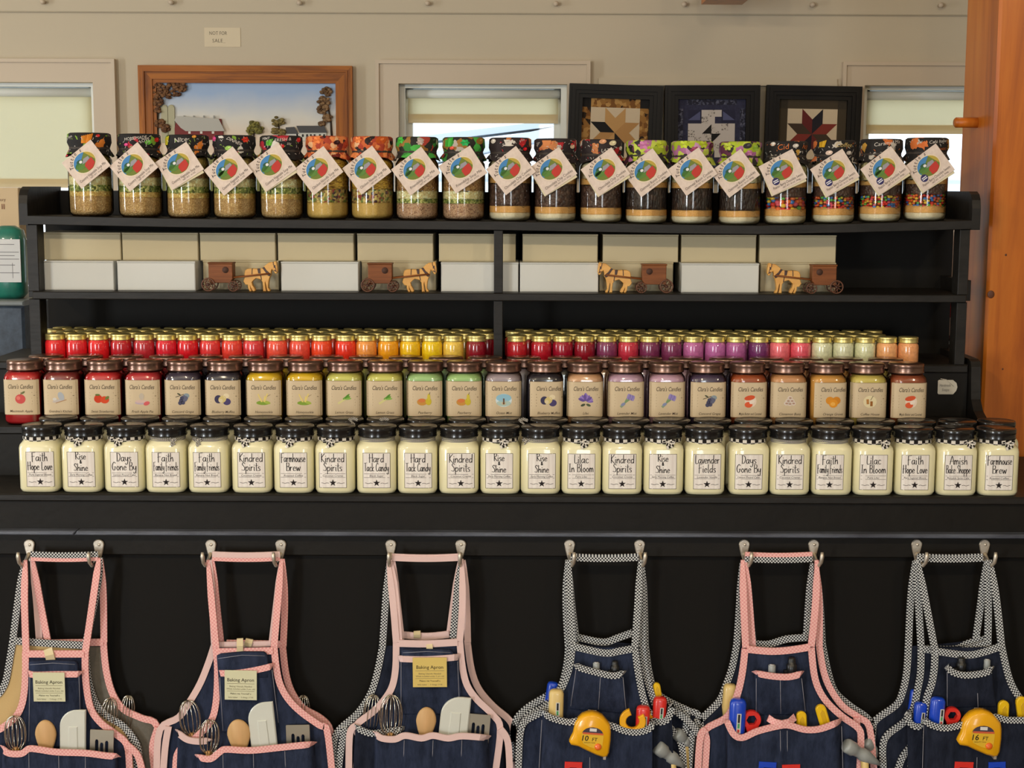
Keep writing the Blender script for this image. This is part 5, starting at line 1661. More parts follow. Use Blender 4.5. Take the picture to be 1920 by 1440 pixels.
for row in (0, 1):
    for i, (px, c, kind, nm, cw) in enumerate(BRN):
        yc = 0.221 if row == 0 else 0.303
        if row == 1:
            px = px+38 if i < 22 else px-30
            if i == 22:
                continue
        x = P(px, 740 if row == 0 else 668, yc).x
        lab = ('%s candle, %s label, bronze lid, %s in middle row' % (cw, ARTW[kind], nth(i))) if row == 0 else ('%s candle under a bronze lid, %s in rear row of middle step' % (cw, nth(i)))
        t = thing('candle_jar', lab, 'candle', (x, yc, Z2), 'bronze lidded candles on the middle step')
        wm = wax('wax_%d_%d_%d' % c, c, 0.3)
        obj('wax', cwax_data(wm), t)
        obj('glass_jar', CGM, t)
        obj('lid', CL, t)
        if row == 0:
            dx = {13: 0.006, 20: 0.006}.get(i, random.uniform(-0.001, 0.001))
            obj('paper_label', kraft_label(kind, nm, dx, 0), t)

# --- small gold lidded candles
RG = 0.0222
GP = [(0.017, 0, 2), (0.0205, 0.001), (RG, 0.006), (RG, 0.036), (0.0212, 0.0405), (0.0190, 0.0435), (0.0190, 0.046)]
GOLD = mat('gold_tin', (222, 206, 134), 0.36, metal=0.75)
mb = MB()
mb.lathe([(0.0185, 0.0445), (0.0208, 0.0445), (0.0212, 0.0462), (0.0202, 0.0478), (0.0208, 0.0495), (0.0202, 0.0510), (0.0209, 0.0525), (0.0209, 0.0560), (0.0200, 0.0572)], GOLD, 28)
mb.lathe([(0.0200, 0.0572), (0.0186, 0.0572), (0.0180, 0.0563), (0.0, 0.0563)], mat('gold_tin_top', (206, 190, 120), 0.4, metal=0.75), 28, cap0=False, cap1=False)
GL = mb.data('lid')
GLD = [(104, (214, 34, 40)), (144, (206, 34, 42)), (185, (214, 30, 36)), (227, (176, 24, 36)), (270, (176, 40, 50)), (312, (206, 30, 48)), (352, (206, 24, 36)), (394, (210, 50, 52)), (435, (218, 62, 50)), (475, (204, 52, 58)), (519, (228, 78, 60)), (562, (222, 74, 58)), (603, (230, 68, 34)), (648, (226, 50, 32)),
       (687, (226, 142, 64)), (728, (234, 152, 24)), (769, (234, 182, 24)), (810, (238, 192, 24)), (850, (228, 188, 76)), (893, (128, 16, 32)), (969, (170, 26, 36)), (1015, (170, 22, 38)), (1055, (146, 12, 38)), (1096, (136, 20, 36)), (1138, (118, 50, 86)), (1178, (186, 46, 66)), (1218, (112, 42, 80)),
       (1259, (116, 48, 84)), (1300, (178, 98, 152)), (1341, (176, 98, 158)), (1380, (166, 88, 144)), (1423, (104, 44, 96)), (1462, (228, 106, 116)), (1501, (218, 86, 102)), (1541, (206, 208, 172)), (1581, (204, 206, 172)), (1622, (208, 210, 170)), (1663, (228, 162, 108)), (1703, (220, 152, 100))]
def cname(c):
    r, g, b = c
    if r > 195 and g > 195: return 'pale green'
    if r > 215 and g > 170: return 'yellow'
    if r > 215 and g > 130: return 'orange'
    if b > 130 and r > 150: return 'pink violet'
    if b > 70 and r < 125: return 'purple'
    if r > 215 and b > 90: return 'pink'
    if r < 150: return 'dark red'
    if r > 215 and g > 55: return 'orange red'
    return 'red'
_GJ = {}
def gjar(c):
    if c not in _GJ:
        _GJ[c] = MB().lathe(GP, mat('gel_%d_%d_%d' % c, c, 0.22, coat=1.0, var=tuple(min(255, int(v*1.12)+8) for v in c), vscale=160, spec=0.4), 28).data('jar')
    return _GJ[c]
ROWN = ['front', 'second', 'third', 'rear']
for row in range(4):
    yc = 0.3755+row*0.0475
    n = 0
    for i, (px, c) in enumerate(GLD):
        if row and i > 36:
            continue
        x = P(px+(0 if row == 0 else (20, -4, 14)[row-1]), 640, yc).x
        if row == 0 and abs(x-(-0.024)) < 0.012:
            continue
        lab = 'small %s gold lidded candle, %s in %s row of top step' % (cname(c), nth(n), ROWN[row])
        t = thing('small_candle_jar', lab, 'candle', (x, yc, Z3), 'small gold lidded candles on the top step')
        obj('jar', gjar(c), t)
        obj('lid', GL, t)
        n += 1
    if row == 1:
        for px, c in ((913, (196, 40, 34)), (954, (150, 20, 34))):
            pass

# ------------------------------------------------------------------ things left of the shelf and behind it
YLF = 0.72
zt = P(20, 564, YLF).z
xr_ = P(47, 650, YLF).x
tb = thing('display_stand', 'dark blue mottled stand at the left edge under the green packet', 'stand', (xr_-0.35, YLF+0.2, 0))
BLU = mat('mottled_blue', (38, 46, 58), 0.6, var=(70, 84, 100), vscale=22)
MB().bbox(-0.35, 0.35, -0.2, 0.32, 0.0, zt-0.012, BLU, 0.006).build('body', tb)
MB().bbox(-0.355, 0.352, -0.205, 0.325, zt-0.012, zt, mat('stand_top', (112, 118, 118), 0.5), 0.003).build('top', tb)
bgx = P(4, 480, YLF+0.03).x
bag = thing('green_packet', 'teal green plastic packet with white printed label at left edge', 'packet', (bgx, YLF+0.08, zt))
hb_ = P(4, 424, YLF+0.03).z-zt
GRNP = mat('teal_plastic', (30, 124, 104), 0.35, coat=0.6, var=(20, 96, 82), vscale=25)
wv = abs(P(36, 480, YLF+0.03).x-bgx)
mb = MB()
mb.lathe([(wv*0.7, 0, 3), (wv*0.96, 0.012, 3), (wv, 0.05, 3), (wv, hb_*0.8, 3), (wv*0.85, hb_*0.94, 3), (wv*0.4, hb_, 2.5)], GRNP, 28, M=Matrix.Scale(0.8, 4, (0, 1, 0)))
mb.build('wrapped_bundle', bag)
mb = MB()
fb = lambda x, z, l=0: (x, -wv*0.8-0.001-l*0.0004-0.0*x, z)
lz0, lz1 = P(4, 530, YLF+0.03).z-zt, P(4, 449, YLF+0.03).z-zt
mb.box(-wv*0.9, wv*0.93, -wv*0.8-0.0012, -wv*0.8+0.002, lz0, lz1, mat('packet_label', (206, 206, 204), 0.6))
for i, f in enumerate((0.88, 0.7, 0.62, 0.54, 0.4, 0.22)):
    mb.line(-wv*0.8, lz0+(lz1-lz0)*f, wv*(0.85 if i % 2 else 0.6), lz0+(lz1-lz0)*f, 0.0016, fb, ink((130, 128, 130)), 1)
mb.line(wv*0.45, lz0+0.01, wv*0.45, lz0+(lz1-lz0)*0.45, 0.0012, fb, ink((130, 128, 130)), 1)
mb.build('paper_label', bag)
# boxed card sign behind
ys = 1.05
a, b = P(-40, 420, ys), P(34, 352, ys)
sg = thing('card_display', 'beige cardboard display with dark lettering at the left edge', 'sign', ((a.x+b.x)/2, ys, zt-0.0))
hw = (b.x-a.x)/2
BEI = mat('beige_card', (196, 172, 136), 0.75)
mb = MB()
mb.prism([(-hw, 0), (hw*0.86, 0), (hw, 0.05), (hw, b.z-zt), (-hw, b.z-zt+0.0)], 0, 0.07, BEI, 0.002)
fs_ = lambda x, z, l=0: (x, -0.001-l*0.0003, z)
q = P(6, 387, ys)
mb.text('II', q.x-sg.location.x, q.z-zt, 0.014, fs_, ink((110, 60, 44)), 1)
q = P(2, 374, ys)
mb.text('Story', q.x-sg.location.x, q.z-zt, 0.008, fs_, ink((130, 104, 84)), 1)
mb.build('panel', sg)
# wrapped packets seen through the gap at the right of the back panel
qx = P(1790, 480, 0.95).x
zb_ = 1.12
rk = thing('display_stand', 'dark stand behind the shelf beside the wooden post', 'stand', (qx+0.02, 1.0, 0))
MB().bbox(-0.14, 0.12, -0.1, 0.1, 0, zb_, BLU, 0.005).build('body', rk)
pk = thing('wrapped_packet', 'red and white wrapped packet behind the shelf by the post', 'packet', (qx+0.0, 0.97, zb_))
mb = MB()
mb.lathe([(0.03, 0, 3), (0.036, 0.01, 3), (0.036, 0.25, 3), (0.03, 0.28, 2)], cells('red_white_wrap', [(3, (232, 226, 224)), (2, (176, 40, 50)), (1, (120, 80, 80)), (1, (60, 40, 44))], 26, 0.2, 0.35, distort=1.0), 20)
mb.build('wrapper', pk)
# ------------------------------------------------------------------ aprons on the hooks
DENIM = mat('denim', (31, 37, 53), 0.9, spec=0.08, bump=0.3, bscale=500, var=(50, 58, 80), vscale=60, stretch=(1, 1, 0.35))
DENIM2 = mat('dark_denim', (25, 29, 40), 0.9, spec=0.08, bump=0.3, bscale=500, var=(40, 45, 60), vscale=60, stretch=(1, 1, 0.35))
TANC = mat('tan_canvas', (196, 168, 118), 0.85, spec=0.15, bump=0.1, bscale=300)
GREYC = mat('grey_linen', (112, 107, 98), 0.85, spec=0.15, bump=0.2, bscale=400, var=(96, 92, 84), vscale=50)
PINKG = check('pink_check', (238, 188, 182), (226, 156, 154), 0.0036, False)
PALEP = mat('pale_pink_tape', (222, 192, 188), 0.85, spec=0.15, bump=0.15, bscale=500)
BLKG = check('black_white_check', (24, 25, 32), (206, 208, 208), 0.0031, False)
LOOPM = mat('cream_tape', (212, 196, 156), 0.8)
STITCH = ink((150, 150, 160))
def resample(pts, n):
    """points at even steps in height along a pixel polyline"""
    y0, y1 = pts[0][1], pts[-1][1]
    out = []
    for k in range(n+1):
        y = y0+(y1-y0)*k/n
        x = pts[-1][0]
        for (xa, ya), (xb, yb) in zip(pts, pts[1:]):
            if ya <= y <= yb:
                x = xa+(xb-xa)*(y-ya)/max(1e-6, yb-ya)
                break
        out.append((x, y))
    return out
def smooth(pts, n=4):
    """Catmull-Rom through pixel points"""
    if len(pts) < 3:
        return list(pts)
    out = []
    for i in range(len(pts)-1):
        p0, p1, p2, p3 = pts[max(0, i-1)], pts[i], pts[i+1], pts[min(len(pts)-1, i+2)]
        for k in range(n):
            t = k/n
            out.append(tuple(0.5*(2*p1[j]+(p2[j]-p0[j])*t+(2*p0[j]-5*p1[j]+4*p2[j]-p3[j])*t*t+(3*p1[j]-p0[j]-3*p2[j]+p3[j])*t**3) for j in (0, 1)))
    out.append(pts[-1])
    return out
W1 = 0.0128
YMAX = 1668
def apron(label, Y, hooks, L, R, top, body, bind, sl, sr, extra=(), ties=(), loop=None, across=True, group='aprons on the hooks', w=W1):
    org = P((hooks[0]+hooks[1])/2, 1043, -0.02)
    t = thing('apron', label, 'apron', tuple(org), group)
    V = lambda px, py, y: tuple(P(px, py, y)-org)
    Ls, Rs = smooth(list(L)), smooth(list(R))
    Ls.append((Ls[-1][0]+2, YMAX))
    Rs.append((Rs[-1][0]-2, YMAX))
    n, m = 34, 12
    la, ra = resample(Ls, n), resample(Rs, n)
    vs, fs = [], []
    for k in range(n+1):
        s = k/n
        a, b = Vector(V(la[k][0], la[k][1], Y)), Vector(V(ra[k][0], ra[k][1], Y))
        for j in range(m+1):
            u = j/m
            q = a.lerp(b, u)
            q.y += -0.004*math.sin(PI*u)*(1-s)-0.006*s*math.sin(u*5*PI+L[0][0])*math.sin(PI*u)
            vs.append(tuple(q))
    N = len(vs)
    vs += [(v[0], v[1]+0.0016, v[2]) for v in vs]
    for k in range(n):
        for j in range(m):
            a = k*(m+1)+j
            fs.append((a, a+m+1, a+m+2, a+1))
            fs.append((N+a, N+a+1, N+a+m+2, N+a+m+1))
    for k in range(n):
        a = k*(m+1)
        fs.append((a, N+a, N+a+m+1, a+m+1))
        a += m
        fs.append((a, a+m+1, N+a+m+1, N+a))
    MB().add(vs, fs, body, True).build('body', t)
    tb_ = MB()
    for E in (Ls, Rs):
        tb_.ribbon([V(x, y, Y-0.002) for x, y in resample_len(E)], w, bind)
    if top:
        tb_.ribbon([V(x, y, Y-0.0042) for x, y in smooth(list(top))], w*1.05, bind)
    tb_.build('binding', t)
    st = MB()
    for (S, sg) in ((sl, 0), (sr, 1)):
        if S:
            pts = smooth(list(S), 6)
            k = len(pts)
            st.ribbon([V(x, y, -0.022+(Y-0.0035+0.022)*min(1, i/(k*0.6))) for i, (x, y) in enumerate(pts)], [w*(0.45+0.55*min(1, i/(k*0.3))) for i in range(k)], bind)
    if across:
        x0_, x1_ = hooks[0]+2, hooks[1]-2
        dy = across if across is not True else 0
        st.ribbon([V(x0_+(x1_-x0_)*i/8, 1043+dy+2.0*math.sin(PI*i/8), -0.022-abs(dy)*0.0006) for i in range(9)], w*0.85, bind)
    for S, mm in extra:
        pts = smooth(list(S), 6)
        k = len(pts)
        st.ribbon([V(x, y, -0.020+(Y-0.001+0.020)*min(1, i/(k*0.6))) for i, (x, y) in enumerate(pts)], [w*(0.45+0.55*min(1, i/(k*0.3))) for i in range(k)], mm or bind)
    if st.v and across:
        st.build('neck_strap', t)
    elif st.v:
        for k_, S in enumerate((sl, sr)):
            pts = smooth(list(S), 6)
            k = len(pts)
            MB().ribbon([V(x, y, -0.022+(Y-0.0035+0.022)*min(1, i/(k*0.6))) for i, (x, y) in enumerate(pts)], [w*(0.45+0.55*min(1, i/(k*0.3))) for i in range(k)], bind).build('neck_strap', t)
    for S in ties:
        MB().ribbon([V(x, y, Y-0.006) for x, y in smooth(list(S), 6)], w, bind).build('waist_tie', t)
    if loop:
        lx, ly0, ly1, lw, ln = loop
        MB().ribbon([V(lx, ly0, Y-0.004), V(lx+ln*0.5, (ly0+ly1)/2, Y-0.010), V(lx+ln, ly1, Y-0.0065)], lw/990.0, LOOPM).build('hanging_loop', t)
    return t, org
def resample_len(pts, step=9.0):
    out = [pts[0]]
    for a, b in zip(pts, pts[1:]):
        d = math.hypot(b[0]-a[0], b[1]-a[1])
        for i in range(1, max(1, int(d/step))+1):
            f = i/max(1, int(d/step))
            out.append((a[0]+(b[0]-a[0])*f, a[1]+(b[1]-a[1])*f))
    return out
def pocket(t, org, Y, band, bottom, body, bind, stitches=(), w=W1, name='pocket', dep=0.024):
    """bellows pocket: front cloth hung from the band, joined back to the apron at its rim ends and foot"""
    V = lambda px, py, y: tuple(P(px, py, y)-org)
    bs = smooth(list(band), 5)
    n = len(bs)
    vs, fs = [], []
    rows = 9
    for k in range(rows+1):
        s = k/rows
        for i, (x, y) in enumerate(bs):
            u = i/(n-1)
            bx = bottom[0][0]+(bottom[1][0]-bottom[0][0])*(x-bs[0][0])/max(1e-6, bs[-1][0]-bs[0][0])
            by = bottom[0][1]+(bottom[1][1]-bottom[0][1])*u
            edge = min(1.0, min(u, 1-u)*25)
            yy = Y-0.003-dep*edge*(1-s**3)
            vs.append(V(x+(bx-x)*s, y+(by-y)*s, yy))
    for k in range(rows):
        for i in range(n-1):
            a = k*n+i
            fs.append((a, a+n, a+n+1, a+1))
    N = len(vs)
    vs += [(v[0], v[1]+0.0012, v[2]) for v in vs]
    fs += [tuple(N+j for j in f[::-1]) for f in fs]
    for i in range(n-1):
        fs.append((i, i+1, N+i+1, N+i))
    mb = MB().add(vs, fs, body, True)
    for sx in stitches:
        for k in range(rows):
            pass
    o = mb.build(name, t)
    rb = MB().ribbon([V(x, y, Y-0.0045-dep*min(1.0, min(i/(n-1), 1-i/(n-1))*25)) for i, (x, y) in enumerate(bs)], w*0.95, bind)
    rb.build('pocket_band', o)
    sm = MB()
    for (xa, ya, xb, yb) in stitches:
        a = Vector(V(xa, ya, Y-0.0048-dep))
        b = Vector(V(xb, yb, Y-0.0048-dep*0.5))
        sm.tube([a, a.lerp(b, 0.5), b], 0.0005, STITCH, 4)
    if sm.v:
        sm.build('stitching', o)
    return o

YF, YM, YK = -0.030, -0.015, -0.002
# ---- spot 1
h = (56, 186)
apron('grey linen apron with pink check edging, hanging behind the tan apron at far left', YK, h, [(92, 1206), (92, 1260), (88, 1300), (60, 1350), (20, 1375), (16, 1440)], [(194, 1204), (199, 1255), (211, 1300), (232, 1330), (265, 1346), (295, 1362), (297, 1440)],
      [(92, 1206), (194, 1204)], GREYC, PINKG, [(62, 1050), (74, 1120), (90, 1204)], [(190, 1048), (194, 1120), (195, 1204)], [([(60, 1050), (68, 1120), (74, 1200)], PALEP)], [[(296, 1364), (286, 1400), (290, 1445)]], across=3)
apron('tan canvas apron edged in black and white check, behind the denim apron at far left', YM, h, [(24, 1203), (18, 1240), (10, 1280), (-6, 1305), (-40, 1330), (-44, 1440)], [(160, 1207), (165, 1270), (178, 1315), (200, 1342), (232, 1362), (252, 1395), (258, 1440)],
      [(24, 1201), (90, 1206), (160, 1210)], TANC, BLKG, [(46, 1052), (36, 1110), (24, 1203)], [(190, 1046), (181, 1110), (161, 1206)], ties=[[(240, 1370), (258, 1400), (262, 1445)]], across=-4)
t, o = apron('denim apron with pink check edging and baking card, leftmost of the front aprons', YF, h, [(48, 1222), (48, 1260), (46, 1295), (40, 1325), (26, 1348), (2, 1366), (-14, 1378), (-16, 1440)], [(160, 1224), (160, 1260), (164, 1300), (172, 1332), (190, 1356), (214, 1374), (238, 1396), (243, 1440)],
      [(52, 1226), (105, 1226), (158, 1226)], DENIM, PINKG, [(48, 1050), (46, 1120), (49, 1222)], [(186, 1046), (178, 1100), (160, 1224)], ties=[[(238, 1396), (258, 1416), (268, 1450)]], loop=(90, 1216, 1240, 17, 6))
pocket(t, o, YF-0.004, [(53, 1262), (66, 1265), (110, 1264), (152, 1264)], [(53, 1400), (152, 1400)], DENIM, PINKG, [(56, 1270, 54, 1390), (148, 1268, 150, 1330)], dep=0.008)
pocket(t, o, YF-0.006, [(4, 1402), (16, 1412), (40, 1413), (54, 1404), (72, 1405), (106, 1410), (160, 1412), (200, 1417), (221, 1418)], [(0, YMAX-60), (224, YMAX-60)], DENIM, PINKG, [(54, 1412, 56, 1560), (110, 1416, 112, 1560), (160, 1418, 160, 1560)])
# ---- spot 2
h = (396, 527)
apron('denim apron with pink edging, rearmost on the second pair of hooks from left', YK, h, [(425, 1206), (420, 1280), (392, 1340), (340, 1372), (334, 1440)], [(530, 1212), (536, 1262), (547, 1297), (568, 1327), (602, 1347), (620, 1372), (624, 1440)],
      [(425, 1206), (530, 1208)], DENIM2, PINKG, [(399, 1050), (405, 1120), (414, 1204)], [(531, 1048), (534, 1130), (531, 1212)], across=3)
t, o = apron('denim apron with plain pale pink edging, shifted left behind the front one, second hook pair', YM, h, [(403, 1206), (392, 1240), (376, 1280), (356, 1315), (335, 1345), (300, 1368), (294, 1440)], [(508, 1206), (512, 1280), (545, 1335), (590, 1365), (596, 1440)],
      [(406, 1210), (508, 1208)], DENIM, PALEP, [(394, 1050), (398, 1120), (402, 1206)], [(528, 1048), (520, 1120), (510, 1206)], ties=[[(316, 1362), (310, 1400), (306, 1450)]], loop=(468, 1198, 1212, 14, -4), across=-4)
pocket(t, o, YM-0.001, [(332, 1372), (350, 1386), (372, 1390), (395, 1388)], [(322, YMAX-60), (395, YMAX-60)], DENIM, PALEP, dep=0.022)
t, o = apron('denim apron with pink check edging and baking card on the second pair of hooks', YF, h, [(405, 1214), (408, 1256), (405, 1318), (393, 1356), (358, 1390), (338, 1404), (350, 1440)], [(514, 1212), (518, 1250), (525, 1282), (541, 1311), (566, 1336), (600, 1360), (613, 1368), (622, 1440)],
      [(410, 1222), (512, 1220)], DENIM, PINKG, [(390, 1050), (399, 1150), (405, 1214)], [(528, 1048), (521, 1130), (514, 1212)], ties=[[(338, 1404), (331, 1420), (329, 1455)]], loop=(450, 1197, 1224, 12, 0))
pocket(t, o, YF-0.004, [(409, 1262), (440, 1262), (475, 1257), (511, 1249)], [(416, 1372), (520, 1362)], DENIM, PINKG, [(412, 1270, 418, 1370), (510, 1256, 522, 1355)], dep=0.008)
pocket(t, o, YF-0.006, [(369, 1419), (394, 1423), (412, 1410), (424, 1405), (470, 1407), (530, 1401), (590, 1395)], [(362, YMAX-60), (606, YMAX-60)], DENIM, PINKG, [(418, 1414, 420, 1560), (475, 1412, 478, 1560), (534, 1408, 540, 1560)])
# ---- spot 3
h = (733, 864)
apron('denim apron with pale pink edging, rearmost and shifted right, third hook pair', YK, h, [(752, 1190), (745, 1250), (720, 1310), (668, 1355), (660, 1440)], [(876, 1200), (884, 1255), (898, 1292), (925, 1324), (955, 1350), (963, 1375), (966, 1440)],
      [(752, 1190), (800, 1193), (842, 1189)], DENIM2, PALEP, [(738, 1050), (744, 1120), (752, 1192)], [(870, 1050), (875, 1130), (877, 1204)], [([(862, 1050), (852, 1120), (843, 1188)], None)], loop=(782, 1183, 1196, 13, 0), across=3)
t, o = apron('denim apron edged in black and white check, shifted left, third hook pair', YM, h, [(717, 1212), (708, 1258), (695, 1300), (670, 1338), (640, 1364), (627, 1386), (624, 1440)], [(852, 1200), (858, 1270), (890, 1330), (920, 1365), (924, 1440)],
      None, DENIM2, BLKG, [(728, 1056), (722, 1140), (717, 1214)], [(862, 1058), (856, 1120), (849, 1200)], ties=[[(646, 1364), (640, 1400), (634, 1450)]], across=False)
pocket(t, o, YM-0.001, [(664, 1362), (690, 1374), (712, 1374), (760, 1366)], [(650, YMAX-60), (760, YMAX-60)], DENIM2, BLKG, dep=0.022)
t, o = apron('denim apron with pale pink edging and yellow baking card on the third pair of hooks', YF, h, [(743, 1204), (742, 1250), (736, 1285), (722, 1310), (700, 1334), (668, 1360), (673, 1385), (668, 1440)], [(862, 1202), (867, 1250), (876, 1285), (895, 1312), (924, 1340), (938, 1366), (930, 1440)],
      [(748, 1206), (800, 1207), (858, 1204)], DENIM, PALEP, [(728, 1050), (737, 1130), (743, 1204)], [(866, 1048), (867, 1130), (862, 1202)], [([(733, 1050), (742, 1120), (748, 1200)], None)], ties=[[(668, 1360), (656, 1376), (654, 1450)], [(938, 1366), (952, 1390), (956, 1450)]], loop=(805, 1207, 1222, 12, 1))
pocket(t, o, YF-0.004, [(748, 1235), (800, 1236), (860, 1232)], [(750, 1338), (866, 1338)], DENIM, PALEP, [(752, 1242, 752, 1335), (858, 1240, 862, 1335)], dep=0.008)
pocket(t, o, YF-0.006, [(703, 1375), (716, 1384), (740, 1386), (760, 1379), (790, 1384), (812, 1379), (840, 1384), (868, 1380), (917, 1384)], [(694, YMAX-60), (924, YMAX-60)], DENIM, PALEP, [(758, 1388, 752, 1540), (812, 1388, 806, 1540), (866, 1388, 860, 1540)])
# ---- spot 4
h = (1068, 1199)
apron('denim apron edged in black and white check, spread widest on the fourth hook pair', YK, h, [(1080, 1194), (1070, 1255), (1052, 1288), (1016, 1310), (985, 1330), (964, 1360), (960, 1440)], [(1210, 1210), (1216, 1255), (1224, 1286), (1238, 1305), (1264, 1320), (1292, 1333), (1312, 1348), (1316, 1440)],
      [(1080, 1194), (1130, 1204), (1158, 1196), (1186, 1186)], DENIM2, BLKG, [(1066, 1050), (1071, 1120), (1080, 1196)], [(1204, 1050), (1208, 1130), (1210, 1212)], ties=[[(1288, 1333), (1286, 1366), (1276, 1390), (1270, 1450)], [(1308, 1350), (1296, 1384), (1290, 1450)]], across=3)
t, o = apron('denim apron edged in black and white check, second layer on the fourth hook pair', YM, h, [(1066, 1210), (1062, 1250), (1050, 1290), (1020, 1325), (984, 1350), (976, 1440)], [(1204, 1210), (1209, 1255), (1218, 1290), (1232, 1330), (1250, 1356), (1276, 1392), (1282, 1440)],
      None, DENIM2, BLKG, [(1063, 1050), (1061, 1130), (1065, 1210)], [(1202, 1050), (1203, 1130), (1204, 1212)], ties=[[(1262, 1330), (1290, 1352), (1318, 1385)]], across=False)
pocket(t, o, YM-0.001, [(1222, 1350), (1236, 1354), (1250, 1350), (1257, 1336), (1259, 1320)], [(1222, YMAX-60), (1270, YMAX-60)], DENIM2, BLKG, dep=0.022)
t, o = apron('denim apron edged in black and white check with yellow 10 FT tape, fourth hook pair', YF, h, [(1073, 1212), (1068, 1250), (1057, 1282), (1046, 1300), (1030, 1322), (1000, 1342), (977, 1366), (972, 1440)], [(1190, 1214), (1196, 1258), (1203, 1295), (1212, 1328), (1224, 1352), (1226, 1440)],
      [(1072, 1211), (1132, 1224), (1160, 1221), (1188, 1216)], DENIM, BLKG, [(1067, 1050), (1068, 1120), (1073, 1212)], [(1200, 1050), (1196, 1130), (1190, 1214)], ties=[[(977, 1366), (984, 1352), (1010, 1338), (1022, 1330)]])
pocket(t, o, YF-0.004, [(1080, 1247), (1090, 1253), (1120, 1261), (1150, 1267), (1170, 1262)], [(1066, 1326), (1176, 1338)], DENIM, BLKG, [(1126, 1268, 1122, 1330), (1080, 1256, 1070, 1324), (1168, 1270, 1174, 1334)], dep=0.017)
pocket(t, o, YF-0.006, [(1017, 1334), (1034, 1346), (1066, 1354), (1082, 1352), (1120, 1356), (1148, 1361), (1170, 1370), (1195, 1373), (1218, 1366), (1224, 1352)], [(1004, YMAX-60), (1224, YMAX-60)], DENIM, BLKG, [(1106, 1420, 1104, 1560), (1016, 1350, 1004, 1560)])
# ---- spot 5
h = (1395, 1525)
apron('denim apron edged in black and white check, behind pink edged ones, fifth hooks', YK, h, [(1381, 1210), (1373, 1250), (1361, 1285), (1348, 1315), (1318, 1345), (1301, 1366), (1292, 1440)], [(1542, 1208), (1552, 1258), (1566, 1297), (1595, 1324), (1625, 1345), (1634, 1366), (1636, 1440)],
      [(1408, 1206), (1440, 1208), (1475, 1198), (1514, 1195)], DENIM2, BLKG, [(1390, 1056), (1386, 1140), (1381, 1212)], [(1530, 1056), (1538, 1140), (1542, 1210)], [([(1396, 1056), (1404, 1140), (1412, 1204)], None), ([(1522, 1056), (1516, 1130), (1512, 1194)], None)], across=5)
apron('denim apron with pink check edging showing right of the front one, fifth hook pair', YM, h, [(1418, 1222), (1414, 1270), (1390, 1330), (1350, 1372), (1345, 1440)], [(1536, 1212), (1543, 1255), (1556, 1290), (1580, 1324), (1610, 1345), (1630, 1364), (1638, 1440)],
      None, DENIM2, PINKG, [(1397, 1050), (1404, 1120), (1411, 1212)], [(1530, 1050), (1536, 1130), (1536, 1212)], ties=[[(1606, 1345), (1606, 1390), (1600, 1450)]], across=-3)
t, o = apron('denim apron with pink check edging and blue handled tool, fifth hook pair', YF, h, [(1397, 1216), (1392, 1260), (1384, 1297), (1372, 1330), (1358, 1348), (1324, 1367), (1325, 1390), (1322, 1440)], [(1521, 1214), (1526, 1262), (1535, 1292), (1552, 1318), (1580, 1344), (1610, 1366), (1614, 1390), (1612, 1440)],
      [(1400, 1217), (1443, 1221), (1480, 1219), (1519, 1213)], DENIM, PINKG, [(1392, 1050), (1394, 1130), (1398, 1214)], [(1532, 1050), (1529, 1130), (1521, 1212)], ties=[[(1324, 1367), (1313, 1382), (1308, 1450)]])
pocket(t, o, YF-0.004, [(1415, 1262), (1450, 1268), (1480, 1269), (1504, 1263)], [(1416, 1340), (1512, 1338)], DENIM, PINKG, [(1463, 1274, 1464, 1338), (1418, 1272, 1418, 1336), (1503, 1272, 1510, 1334)], dep=0.017)
pocket(t, o, YF-0.006, [(1362, 1350), (1375, 1376), (1392, 1383), (1420, 1371), (1460, 1361), (1480, 1360), (1510, 1368), (1540, 1366), (1577, 1352)], [(1358, YMAX-60), (1582, YMAX-60)], DENIM, PINKG, [(1463, 1370, 1466, 1560), (1476, 1370, 1478, 1560), (1578, 1362, 1584, 1560)])
V = lambda px, py, y: tuple(P(px, py, y)-o)
MB().ribbon([V(1440, 1346, YF-0.022), V(1452, 1354, YF-0.034), V(1466, 1357, YF-0.036), V(1480, 1354, YF-0.034), V(1491, 1344, YF-0.022)], 0.013, PINKG).build('pocket_pleat', t)
# ---- spot 6
h = (1718, 1845)
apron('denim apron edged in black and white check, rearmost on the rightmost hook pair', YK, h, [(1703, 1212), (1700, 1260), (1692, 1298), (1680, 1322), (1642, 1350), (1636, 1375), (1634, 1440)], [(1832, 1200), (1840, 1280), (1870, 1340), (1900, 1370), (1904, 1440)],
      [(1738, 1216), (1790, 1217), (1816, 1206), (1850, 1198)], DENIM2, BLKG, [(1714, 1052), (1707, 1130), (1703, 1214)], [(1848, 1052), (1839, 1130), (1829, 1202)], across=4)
t, o = apron('denim apron edged in black and white check, middle layer on the rightmost hook pair', YM, h, [(1727, 1212), (1726, 1260), (1720, 1295), (1712, 1330), (1695, 1354), (1658, 1386), (1656, 1440)], [(1852, 1210), (1862, 1290), (1900, 1350), (1925, 1372), (1928, 1440)],
      [(1727, 1216), (1790, 1222), (1852, 1206)], DENIM2, BLKG, [(1717, 1050), (1722, 1130), (1727, 1214)], [(1850, 1050), (1853, 1130), (1852, 1212)], (), ties=[[(1726, 1350), (1712, 1392), (1692, 1420), (1680, 1455)], [(1716, 1390), (1709, 1420), (1708, 1460)]], across=False)
pocket(t, o, YM-0.001, [(1701, 1334), (1704, 1352), (1716, 1362), (1732, 1362)], [(1704, YMAX-60), (1732, YMAX-60)], DENIM2, BLKG, dep=0.022)
